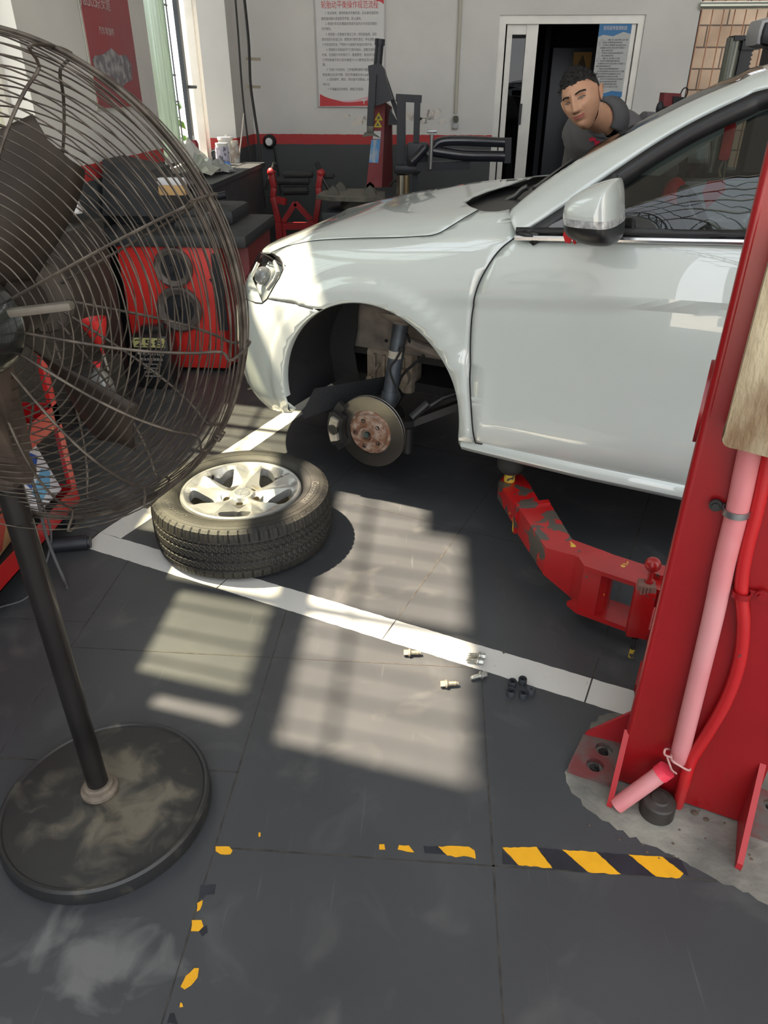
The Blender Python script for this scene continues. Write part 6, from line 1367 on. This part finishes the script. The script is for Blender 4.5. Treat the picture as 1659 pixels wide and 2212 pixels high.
g = MB(); ax_ = (tp_-c).normalized(); g.lathe([(.006, -.06), (.010, -.01), (.022, .0), (.055, .085), (.060, .115), (.056, .115), (.050, .085), (.018, .005), (.006, -.01)], c, ax_, 32); g.build('cone', mat('funnel_red', (.62, .03, .03), .35, trans=.1), r, 60); g = MB(); g.cyl(c-ax_*.05, c-ax_*.13, .007, .005); g.build('spout', mat('pale_spout', (.30, .27, .24), .6), r)
g = MB(); g.bbox((-1.71, 3.13, 0), (-1.57, 3.45, (c-ax_*.13).z), .01); tag(g.build('small_crate', mat('dark_cabinet', (.040, .036, .032), .7)), 'dark crate holding the red funnel next to the oil bottle', 'crate')
# ---- red tool cart
ct_ = thing('tool_cart', 'red angle iron tool cart cut by the left edge, on casters', 'cart', V(-1.62, 1.95, 0))
X1, Y0c, Y1c = -1.30, 1.45, 2.27
g = MB(); zc0, zc1 = .085, .155
g.bbox((X1-.004, Y0c, zc0), (X1, Y1c, zc1)); g.bbox((-1.88, Y1c-.004, zc0), (X1, Y1c, zc1)); g.bbox((-1.88, Y0c, zc0), (X1, Y0c+.004, zc1)); g.bbox((-1.88, Y0c, zc0), (-1.876, Y1c, zc1)); g.build('bottom_tray_rim', REDS, ct_, 0)
g = MB(); g.bbox((-1.88, Y0c, zc0), (X1, Y1c, zc0+.004)); g.build('bottom_tray', BM, ct_, 0)
ZT = .80
for (x, y) in ((X1, Y1c), (X1, Y0c), (-1.87, Y1c), (-1.87, Y0c)):
    g = MB(); sx = -1; sy = -1 if y > 2 else 1; g.bbox((x, y, zc0), (x-.034, y+.003*sy, ZT)); g.bbox((x, y, zc0), (x-.003, y+.034*sy, ZT))
    g.build('corner_post', redpaint('cart_red', (30, .70, .9), (.50, .02, .022)) if 'cart' not in MATS else MATS['cart'], ct_, 0); MATS.setdefault('cart', bpy.data.materials['cart_red'])
    if x == X1:
        for z in (.14, .11, .46, .43):
            h = MB(); h.cyl((x-.016, y-.004, z) if y > 2 else (x-.016, y-.002, z), (x-.016, y-.009, z), .006, n=6); h.build('screw', ZINCY, ct_)
g = MB(); g.bbox((-1.88, Y0c, .40), (X1, Y1c, .404)); g.bbox((X1-.003, Y0c+.03, .40), (X1, Y1c-.0, .475)); g.bbox((-1.88, Y1c-.003, .40), (X1, Y1c, .475)); g.build('middle_shelf', REDS, ct_, 0)
g = MB(); g.bbox((-1.88, Y0c, ZT), (X1+.01, Y1c+.01, ZT+.05), .008); g.build('top_tray', BM, ct_)
for (x, y) in ((X1-.04, Y1c-.05), (X1-.04, Y0c+.1), (-1.83, Y1c-.05)):
    g = MB(); g.cyl((x-.014, y, .036), (x+.014, y, .036), .036, n=20); g.build('caster', BM, ct_)
r = thing('cardboard_box', 'open brown corrugated cardboard box in the bottom of the red cart', 'box', V(-1.50, 1.86, .09)); CARD = mat('cardboard', (.42, .24, .11), .8, var=.1, vscale=20)
g = MB(); M0 = Matrix.Rotation(.12, 3, 'Z'); c = V(-1.53, 1.86, .235)
def rotb(mb, o, d): mb.box(c+M0 @ V(*o), d, 0, rz=.12)
rotb(g, (.135, 0, 0), (.005, .30, .28)); rotb(g, (-.135, 0, 0), (.005, .30, .28)); rotb(g, (0, .15, 0), (.27, .005, .28)); rotb(g, (0, -.15, 0), (.27, .005, .28)); rotb(g, (0, 0, -.138), (.27, .30, .004)); g.build('box_walls', CARD, r, 0)
g = MB()
for k in range(22): g.box(c+M0 @ V(.135, -.14+.0135*k, .142), (.007, .005, .004), 0, rz=.12)
g.build('corrugated_edge', mat('card_edge', (.58, .46, .28), .8), r, 0)
g = MB(); g.prism([c+M0 @ V(.1385, y, z) for y, z in [(-.02, -.12), (.05, -.06), (.12, .06), (.15, .10), (.15, .04), (.08, -.08), (.02, -.13)]], V(.0006, 0, 0)); g.build('red_print', mat('card_red', (.40, .06, .04), .7), r, 0)
r = thing('white_carton', 'white carton with blue print leaning in the red cart', 'box', V(-1.42, 2.16, .12)); c = V(-1.40, 2.15, .27)
M1 = Matrix.Rotation(.0, 3, 'Z') @ Matrix.Rotation(-.30, 3, 'Y'); g = MB(); g.box(c, (.05, .17, .26), .004, M=M1); g.build('carton_body', mat('carton_white', (.62, .62, .66), .5), r)
def oc(x, y, z): return c+M1 @ V(.0255, y, z) if x == 0 else c+M1 @ V(x, y, z)
g = MB(); g.prism([oc(0, -.08, .0), oc(0, .03, .05), oc(0, .06, .02), oc(0, -.06, -.05)], M1 @ V(.001, 0, 0)); g.build('blue_print', mat('print_blue', (.02, .08, .32), .5), r, 0)
g = MB(); g.prism([oc(0, -.07, -.06), oc(0, .04, -.02), oc(0, .075, -.05), oc(0, .03, -.09), oc(0, -.06, -.11)], M1 @ V(.001, 0, 0)); g.build('light_blue_print', mat('print_light_blue', (.12, .32, .52), .5), r, 0)
r = MB(); random.seed(5); rows = []
for i in range(14):
    rr_ = []
    for j in range(16):
        a = 2*pi*j/16; b = pi*(i+.5)/14; k = 1+.16*sin(5*a+i)+random.gauss(0, .06); rr_.append(V(-1.50, 1.98, .50)+V(.13*sin(b)*cos(a)*k, .17*sin(b)*sin(a)*k, .085*cos(b)*k))
    rows.append(rr_)
r.grid(rows, closed=True); tag(r.build('plastic_bag', mat('orange_red_film', (.62, .06, .015), .28, coat=.3), None, 0), 'crinkled orange red plastic bag on the cart middle shelf', 'bag')
g = MB(); g.lathe([(0, .03), (.02, .028), (.034, .016), (.038, 0), (0, 0)], V(-1.37, 2.16, .407), WZ, 24); tag(g.build('white_lid', mat('white_plastic', (.62, .62, .60), .4)), 'white round lid lying on the cart middle shelf', 'dish')  # a loose round lid, modelled as a low dome
g = MB(); g.tube(catmull([V(-1.335, 1.95, .83), V(-1.28, 1.90, .6), V(-1.26, 1.95, .35), V(-1.25, 1.93, .14), V(-1.20, 1.88, .02), V(-1.17, 1.84, .006)], 7), .0055, 6); g.tube(catmull([V(-1.335, 1.96, .83), V(-1.285, 1.93, .55), V(-1.262, 1.96, .3), V(-1.25, 1.95, .12), V(-1.27, 1.80, .01), V(-1.34, 1.72, .006)], 7), .004, 6); tag(g.build('power_cord', mat('grey_cord', (.06, .06, .062), .6), None, 60), 'grey cord hanging down the front of the red cart to the floor', 'cord')
g = MB(); a = atz(150, 1178, .03); g.cyl(V(a.x-.06, a.y, .028), V(a.x+.055, a.y+.03, .028), .026, n=20); g.cyl(V(a.x+.055, a.y+.03, .028), V(a.x+.062, a.y+.032, .028), .022, n=20); tag(g.build('black_tube', BM), 'short black tube on the floor at the white line corner', 'tube')
# ---- right background: machine head, cylinder column
r = thing('alignment_head', 'red and black machine head against the wall right of the doorway', 'machine', aty(1470, 260, 5.6)); g = MB(); g.prism([aty(u, v, 5.6) for u, v in [(1436, 200), (1472, 202), (1470, 300), (1420, 300)]], V(0, .12, 0)); g.build('red_housing', MATS['dull_red_column'], r); g = MB(); g.prism([aty(u, v, 5.58) for u, v in [(1455, 208), (1505, 212), (1560, 240), (1560, 300), (1448, 300)]], V(0, .16, 0)); g.build('black_drum', BM, r)
g = MB(); c = aty(1425, 234, 5.55); g.ball(c, .035, 10, 6, sc=(.7, .7, 1.25)); g.cyl(c, c+V(.12, .05, 0), .01); g.build('star_knob', BM, r); g = MB(); g.tube(catmull([aty(u, v, 5.6) for u, v in [(1470, 203), (1476, 192), (1484, 190), (1485, 200), (1480, 212)]], 5), .004, 6); g.build('hose_loop', RUB, r); g = MB(); g.bar(aty(1480, 290, 5.66), V(aty(1480, 290, 5.66).x, 5.66, 0), .12, .12); g.build('pedestal', BM, r)
r = thing('hydraulic_column', 'grey tube column with black rack beside the barred opening', 'column', V(2.1, 5.2, 0)); a = aty(1588, 82, 5.2); b = aty(1575, 190, 5.2); g = MB(); g.cyl(V(a.x, 5.2, 0), V(a.x, 5.2, a.z), .045, n=24); g.build('tube', mat('grey_green_tube', (.16, .17, .15), .3, .6), r)
g = MB(); g.bbox((a.x+.035, 5.16, 0), (a.x+.10, 5.24, a.z-.02)); 
for k in range(60): g.bbox((a.x+.10, 5.165, .9+.022*k), (a.x+.108, 5.235, .911+.022*k)) if .9+.022*k < a.z-.05 else None
g.bbox((a.x+.03, 5.14, a.z-.06), (a.x+.13, 5.26, a.z-.01)); g.bbox((a.x-.02, 5.14, a.z-.015), (a.x+.10, 5.26, a.z+.01)); g.build('rack', BM, r)
r = thing('machine_head', 'dark rounded head of a machine poking in at the top right edge', 'machine', V(2.15, 4.6, 0)); c = aty(1690, 72, 4.6); g = MB(); g.box(c, (.32, .2, .13), .05); g.build('head_shell', mat('grey_white_shell', (.35, .35, .36), .4), r); g = MB(); g.box(c+V(.01, -.04, -.005), (.30, .16, .11), .04); g.build('head_face', BM, r); g = MB(); g.bar(c, V(c.x, c.y, 0), .12, .12); g.build('stand', BM, r)

# ================================================================== MAN LEANING OVER THE FAR SIDE OF THE CAR
SKIN = mat('skin', (.50, .27, .17), .5, var=.06, vscale=30, spec=.4); HAIR = mat('black_hair', (.010, .009, .009), .6, bump=1.0, bscale=160); SHIRT = mat('grey_work_shirt', (.105, .10, .105), .85, var=.12, vscale=12, bump=.5, bscale=14); TRO = mat('dark_trousers', (.03, .03, .035), .85)
man = thing('person', 'man in grey work shirt leaning over behind the car, looking at the camera', 'person', V(.90, 4.30, 0))
def gs(x, s): return math.exp(-(x/s)**2)
# head frame: hx = the man's left, hf = out of the face, hu = crown
HC = V(.568, 3.50, 1.378)
def rotm(ax, a): return Matrix.Rotation(a, 3, ax)
hf0 = V(-.46, -.885, -.10).normalized(); hu0 = V(-.26, -.08, 1.0); hu0 = (hu0-hf0*hu0.dot(hf0)).normalized()
roll = radians(-12)
hx0 = hu0.cross(hf0)*-1
hx0 = hf0.cross(hu0)*-1
HM = Matrix((hx0, hf0, hu0)).transposed() @ Matrix.Rotation(roll, 3, 'Y')
def hd(p): return HC+HM @ Vector(p)
# local head: x left/right (.075), y forward (.095), z up (.118)
def skull(th, ph):            # th azimuth from +y, ph polar from +z
    sx, sy, sz = .0735, .094, .114
    d = V(sin(ph)*sin(th), sin(ph)*cos(th), cos(ph)); p = V(d.x*sx, d.y*sy, d.z*sz)
    if p.z < 0:               # jaw narrows
        k = -p.z/.114; p.x *= 1-.38*k**1.6; p.y *= (1-.10*k) if p.y > 0 else (1-.55*k)
        p.y += .012*k
    fr = max(0, d.y)
    if p.y > 0:
        p.y -= .010*gs(p.z-.035, .03)*0
        x, z = p.x, p.z
        p.y += .006*gs(z-.030, .012)*gs(abs(x)-.024, .022)                      # brow
        p.y -= .013*gs(z-.008, .014)*gs(abs(x)-.031, .016)                      # eye sockets
        p.y += .007*gs(z+.022, .018)*gs(abs(x)-.038, .018)                      # cheeks
        nr = .0065+.008*max(0, min(1, (.02-z)/.05)); p.y += (.008+.016*max(0, min(1, (.022-z)/.050)))*gs(x, nr)*(1 if -.034 < z < .03 else gs(min(abs(z+.034), abs(z-.03)), .0055))
        p.y += .006*gs(z+.030, .007)*gs(abs(x)-.013, .007)                      # nostril wings
        p.y += .006*gs(z+.056, .012)*gs(x, .024)                               # lips area
        p.y -= .0035*gs(z+.0565, .0022)*gs(x, .021)                              # mouth line
        p.y -= .004*gs(z+.073, .006)*gs(x, .02)
        p.y += .010*gs(z+.094, .015)*gs(x, .022)                                # chin
    return p
b = MB(); NA, NP = 120, 110; rows = []
for j in range(NP+1):
    ph = pi*(.5/NP+j*(1-1/NP)/NP); rows.append([hd(skull(2*pi*i/NA, ph)) for i in range(NA)])
b.grid(rows, closed=True); b.add(rows[0], [tuple(range(NA))]); b.add(rows[-1], [tuple(reversed(range(NA)))])
def srf(x, z, off=0):
    best = None
    ph = pi/2
    # march: find surface point of given x,z on the face side
    lo = None
    for _ in range(1): pass
    bx_, bz_ = x, z; X_, Z_ = x, z
    for _ in range(12):
        d = V(X_/.0735, 0, Z_/.114); r2 = min(.98, d.x**2+d.z**2); dy = sqrt(1-r2); ph = math.acos(max(-1, min(1, d.z))); th = atan2(d.x, dy); p = skull(th, ph); X_ += (x-p.x); Z_ += (z-p.z)
    return V(p.x, p.y+off, p.z)
# ears
for s_ in (-1, 1):
    rows = []
    for i in range(13):
        a = 2*pi*i/12; row_ = []
        for k, (r_, t_) in enumerate([(.1, .006), (.45, .004), (.7, .010), (.92, .016), (1.0, .012), (.9, .004)]):
            row_.append(hd(V(s_*(.073+1.2*t_*(.6+.4*sin(a))+.004*r_*0), -.012+.016*r_*cos(a)-.006*r_*sin(a), -.004+.031*r_*sin(a)*(1.0 if sin(a) > 0 else .9))))
        rows.append(row_)
    b.grid(rows if s_ > 0 else rows[::-1])
# neck
NB = V(.705, 3.635, 1.300); n0 = hd((0, -.030, -.055)); rings = []
def ring(c, t, rx, ry, up=None, n=24):
    t = t.normalized(); x = V(1, 0, 0)-t*t.x; x.normalize(); y = t.cross(x); return [c+x*rx*cos(2*pi*k/n)+y*ry*sin(2*pi*k/n) for k in range(n)]
nk = [n0+(NB-n0)*k/6 for k in range(7)]
b.grid([ring(c, NB-n0, .050+.008*(k/6)**2, .054+.010*(k/6)**2) for k, c in enumerate(nk)], closed=True)
# arms with hands (resting on the far wing)
SL, SR = V(.945, 3.69, 1.245), V(.665, 3.93, 1.215)
def limb(mb, P, Rr, n=16):
    P_ = catmull(P, 5); N = len(P_); R2 = []
    for i in range(N):
        k = i/(N-1)*(len(Rr)-1); j = min(int(k), len(Rr)-2); R2.append(Rr[j]+(Rr[j+1]-Rr[j])*(k-j))
    mb.tube(P_, R2, n)
def cwv(x, y, z): return cw(x, y, z)
for (S, E_, Wr, sg) in ((SL, V(1.02, 3.93, .98), cw(.62, 1.93, 1.02), 1), (SR, V(.50, 4.02, 1.02), cw(.20, 1.84, .975), -1)):
    pass
arms = []
EL, WL = V(1.08, 3.86, 1.06), V(.93, 3.97, 1.07)
ER, WR_ = V(.66, 4.08, 1.05), V(.55, 3.90, 1.02)
for S, E_, Wr in ((SL, EL, WL), (SR, ER, WR_)):
    limb(b, [S, S+(E_-S)*.5, E_, E_+(Wr-E_)*.5, Wr], [.050, .046, .040, .036, .026])
    d = (Wr-E_).normalized(); up = V(0, 0, 1); sd = d.cross(up).normalized(); dn = -up
    b.box(Wr+d*.045-up*.004, (.01, .01, .01)); 
    rows = [ring(Wr+d*(.015+.075*k/4), d, .030+.010*sin(pi*k/4*.8), .014, n=14) for k in range(5)]; b.grid(rows, closed=True); b.add(rows[-1], [tuple(reversed(range(14)))])
    for f_, (o, L) in enumerate(((-.030, .068), (-.010, .078), (.010, .073), (.029, .058))):
        q = Wr+d*.085+sd*o; b.tube(catmull([q, q+d*L*.5+dn*.004, q+d*L*.8+dn*.014, q+d*L+dn*.028], 4), [.0088]*12+[.0065], 8)
    q = Wr+d*.03+sd*.032; b.tube(catmull([q, q+sd*.025+d*.02, q+sd*.034+d*.045+dn*.006], 4), [.0105]*8+[.008], 8)
b.build('body', SKIN, man, 180)
# eyes, brows, lips
WHT = mat('eye_white', (.26, .21, .18), .4); IRI = mat('iris_dark', (.012, .008, .006), .15); LIP = mat('lips', (.40, .12, .10), .45)
for s_ in (-1, 1):
    g = MB(); c = srf(s_*.030, .006); nrm_ = 1
    pts_ = [(-.0130, -.001), (-.008, .0026), (0, .0038), (.008, .0032), (.0130, .0008), (.008, -.0020), (0, -.0026), (-.008, -.0022)]
    g.prism([hd(srf(s_*.030+x*s_, .006+z, .0022)) for x, z in pts_], HM @ V(0, -.003, 0)); g.build('eye', WHT, man, 0)
    g = MB(); g.prism([hd(srf(s_*.030+.0062*cos(a)-.001, .0066+.0040*sin(a), .0030)) for a in [2*pi*k/12 for k in range(12)]], HM @ V(0, -.003, 0)); g.build('iris', IRI, man, 0)
    g = MB(); g.tube([hd(srf(s_*.030+x*s_, .006+z+.0006, .0022)) for x, z in [(-.0145, -.0015), (-.008, .0022), (0, .0034), (.008, .0028), (.0145, .0006)]], .0011, 5); g.build('eyelid', HAIR, man)
    g = MB(); g.grid([[hd(srf(s_*(.014+.036*k/10), z0+.006*sin(pi*k/10*.8)-.001*k*.3, .0016)) for k in range(11)] for z0 in (.0225, .0255, .0285)]); o = g.build('eyebrow', HAIR, man, 180); md = o.modifiers.new('t', 'SOLIDIFY'); md.thickness = .003; md.offset = 0
g = MB()
for (za, zb_, bul) in ((-.0565, -.0505, .002), (-.0635, -.0570, .003)):
    g.grid([[hd(srf(x*.024, (za+(zb_-za)*w)*(1)+(.0025*x*x if True else 0), .001+bul*sin(pi*w)*(1-x*x))) for x in [k/8-1 for k in range(17)]] for w in (0, .5, 1)])
g.build('lips', LIP, man, 180)
g = MB()
for s_ in (-1, 1): g.ball(hd(srf(s_*.0075, -.0395, -.001)), .0028, 8, 6)
g.build('nostril', mat('nostril_dark', (.08, .03, .02), .8), man)
# hair: cap of the skull pushed out, with a ragged fringe and short spikes
g = MB(); rows = []; random.seed(21)
NA2 = 72
for j in range(30):
    row_ = []
    for i in range(NA2):
        th = 2*pi*i/NA2; fr = cos(th)
        lim = .315+.085*(1-sstep(-.05, .55, fr))+.20*(1-sstep(-.60, -.22, fr))
        if fr > .55: lim = .315+.008*sin(9*th)+.006*sin(23*th)
        ph = pi*lim*(j+.3)/29.3; p = skull(th, ph); k = j/29; d = p.normalized(); out = .011*(1-.35*k)+(.006*max(0, fr)*(1-k)**.3)+.002*sin(31*th+j*.7)
        if j == 29: out = .0015
        elif j > 26: out *= .6
        row_.append(hd(p+V(d.x*out*.8, d.y*out, d.z*out*1.15)))
    rows.append(row_)
g.grid(rows, closed=True); g.add(rows[0], [tuple(range(NA2))])
for k in range(900):
    th = random.uniform(-pi, pi); fr = cos(th); ph = pi*random.uniform(.02, .30 if fr > .5 else .38); p = skull(th, ph); d = p.normalized(); q = p+d*.008
    a = hd(q); tip = hd(q+V(d.x*.012+random.gauss(0, .004), d.y*.012+.006+random.gauss(0, .004), d.z*.009)); w_ = V(random.gauss(0, 1), random.gauss(0, 1), random.gauss(0, 1)).normalized()*.002
    g.add([a+w_, a-w_, tip], [(0, 1, 2)])
g.build('hair', HAIR, man, 60)
# shirt: torso, sleeves, collar, placket
HIP = V(.86, 4.28, .98); s = MB()
ctr = [HIP, HIP+(NB-HIP)*.3, HIP+(NB-HIP)*.6, HIP+(NB-HIP)*.8, NB+V(.03, .04, -.045), NB+V(.0, .0, .0)]
lat = (SL-SR).normalized(); rows = []
tor = (NB-HIP).normalized(); dep = tor.cross(lat).normalized(); lat2 = dep.cross(tor)
prof_ = [(.165, .115), (.16, .115), (.175, .125), (.195, .125), (.165, .105), (.075, .075)]
C_ = catmull(ctr, 4)
for i, c in enumerate(C_):
    k = i/(len(C_)-1)*5; j = min(4, int(k)); w = prof_[j][0]+(prof_[j+1][0]-prof_[j][0])*(k-j); d = prof_[j][1]+(prof_[j+1][1]-prof_[j][1])*(k-j)
    rows.append([c+lat2*(w*abs(cos(a))**.85*(1 if cos(a) > 0 else -1)+.003*sin(7*a+i))+dep*(d*sin(a)*(1+.02*sin(5*a+i*.9))) for a in [2*pi*q/40 for q in range(40)]])
s.grid(rows, closed=True)
s.build('shirt', SHIRT, man, 180)
for S, E_ in ((SL, EL), (SR, ER)):
    g = MB(); A = S-(E_-S).normalized()*.0+(NB-S)*.35; limb(g, [A, S, S+(E_-S)*.45, S+(E_-S)*.85], [.070, .076, .068, .062], 20); g.build('sleeve', SHIRT, man, 180)
g = MB(); cdir = (n0-NB).normalized(); rows = []
front = (HM @ V(0, 1, 0)); fx = (front-cdir*front.dot(cdir)).normalized(); fy = cdir.cross(fx)
for (h, rr) in ((-.015, .064), (.020, .058), (.054, .060), (.057, .063), (.032, .074), (-.020, .092)):
    rows.append([NB+cdir*(h-.020*cos(a)*(1 if h > .02 else 1.0))+(fx*cos(a)+fy*sin(a))*rr for a in [.30+(2*pi-.60)*q/36 for q in range(37)]])
g.grid(rows); o = g.build('collar', mat('grey_collar', (.085, .085, .09), .85), man, 180); md = o.modifiers.new('t', 'SOLIDIFY'); md.thickness = .003
# red placket loop and chest badge, lying on the shirt front
def onto(u, v, dist=0.0): 
    o_ = bpy.data.objects['shirt']; return None
tv = [v for r_ in rows for v in r_]
sb_ = BVHTree.FromPolygons(s.v, [f if len(f) <= 4 else f for f in s.f])
def sh(u, v, off=.004):
    d = ray(u, v).normalized(); loc, nn, i_, ds_ = sb_.ray_cast(CAM, d)
    return (loc-d*off) if loc else CAM+d*3.75
REDT = mat('red_tab', (.50, .015, .05), .6)
g = MB(); g.prism([sh(u, v) for u, v in [(1283, 304), (1295, 304), (1299, 322), (1287, 324)]], V(0, -.004, 0)); g.prism([sh(u, v) for u, v in [(1272, 299), (1280, 296), (1287, 299), (1288, 305), (1278, 304), (1273, 305)]], V(0, -.006, 0)); g.build('placket_tab', REDT, man, 0)
g = MB(); c = sh(1313, 307); g.prism([sh(1313+5*cos(a), 307+6.5*sin(a)) for a in [2*pi*k/16 for k in range(16)]], V(0, -.002, 0)); bd1 = g.build('chest_badge', mat('badge_white', (.60, .56, .60), .6), man, 0)
g = MB(); g.prism([sh(u, v, .008) for u, v in [(1309, 306), (1311, 302), (1315, 302), (1317, 306)]], V(0, -.001, 0)); g.build('badge_mark', REDT, bd1, 0)
g = MB(); g.prism([sh(u, v) for u, v in [(1269, 331), (1280, 329), (1281, 333), (1270, 335)]], V(0, -.001, 0)); g.build('chest_print', MATS['badge_white'], man, 0)
# trousers and shoes
g = MB(); lh_ = V(.98, 4.32, 0); 
for dx, fy_ in ((.10, 4.36), (-.10, 4.30)):
    hp_ = HIP+V(dx, .0, .0); limb(g, [hp_+V(0, 0, .03), hp_+V(0, .01, -.10), V(hp_.x+dx*.1, fy_-.03, .50), V(hp_.x+dx*.2, fy_+.02, .08)], [.105, .10, .070, .055])
rows = [ring(HIP+V(0, 0, -.06+.1*k/4), V(0, 0, 1), .17, .12, n=28) for k in range(5)]; g.grid(rows, closed=True); g.build('trousers', TRO, man, 180)
for dx, fy_ in ((.12, 4.36), (-.12, 4.30)):
    g = MB(); g.ball(V(HIP.x+dx, fy_-.04, .045), .05, 16, 10, sc=(.95, 2.4, .9)); g.build('shoe', BLKM, man)
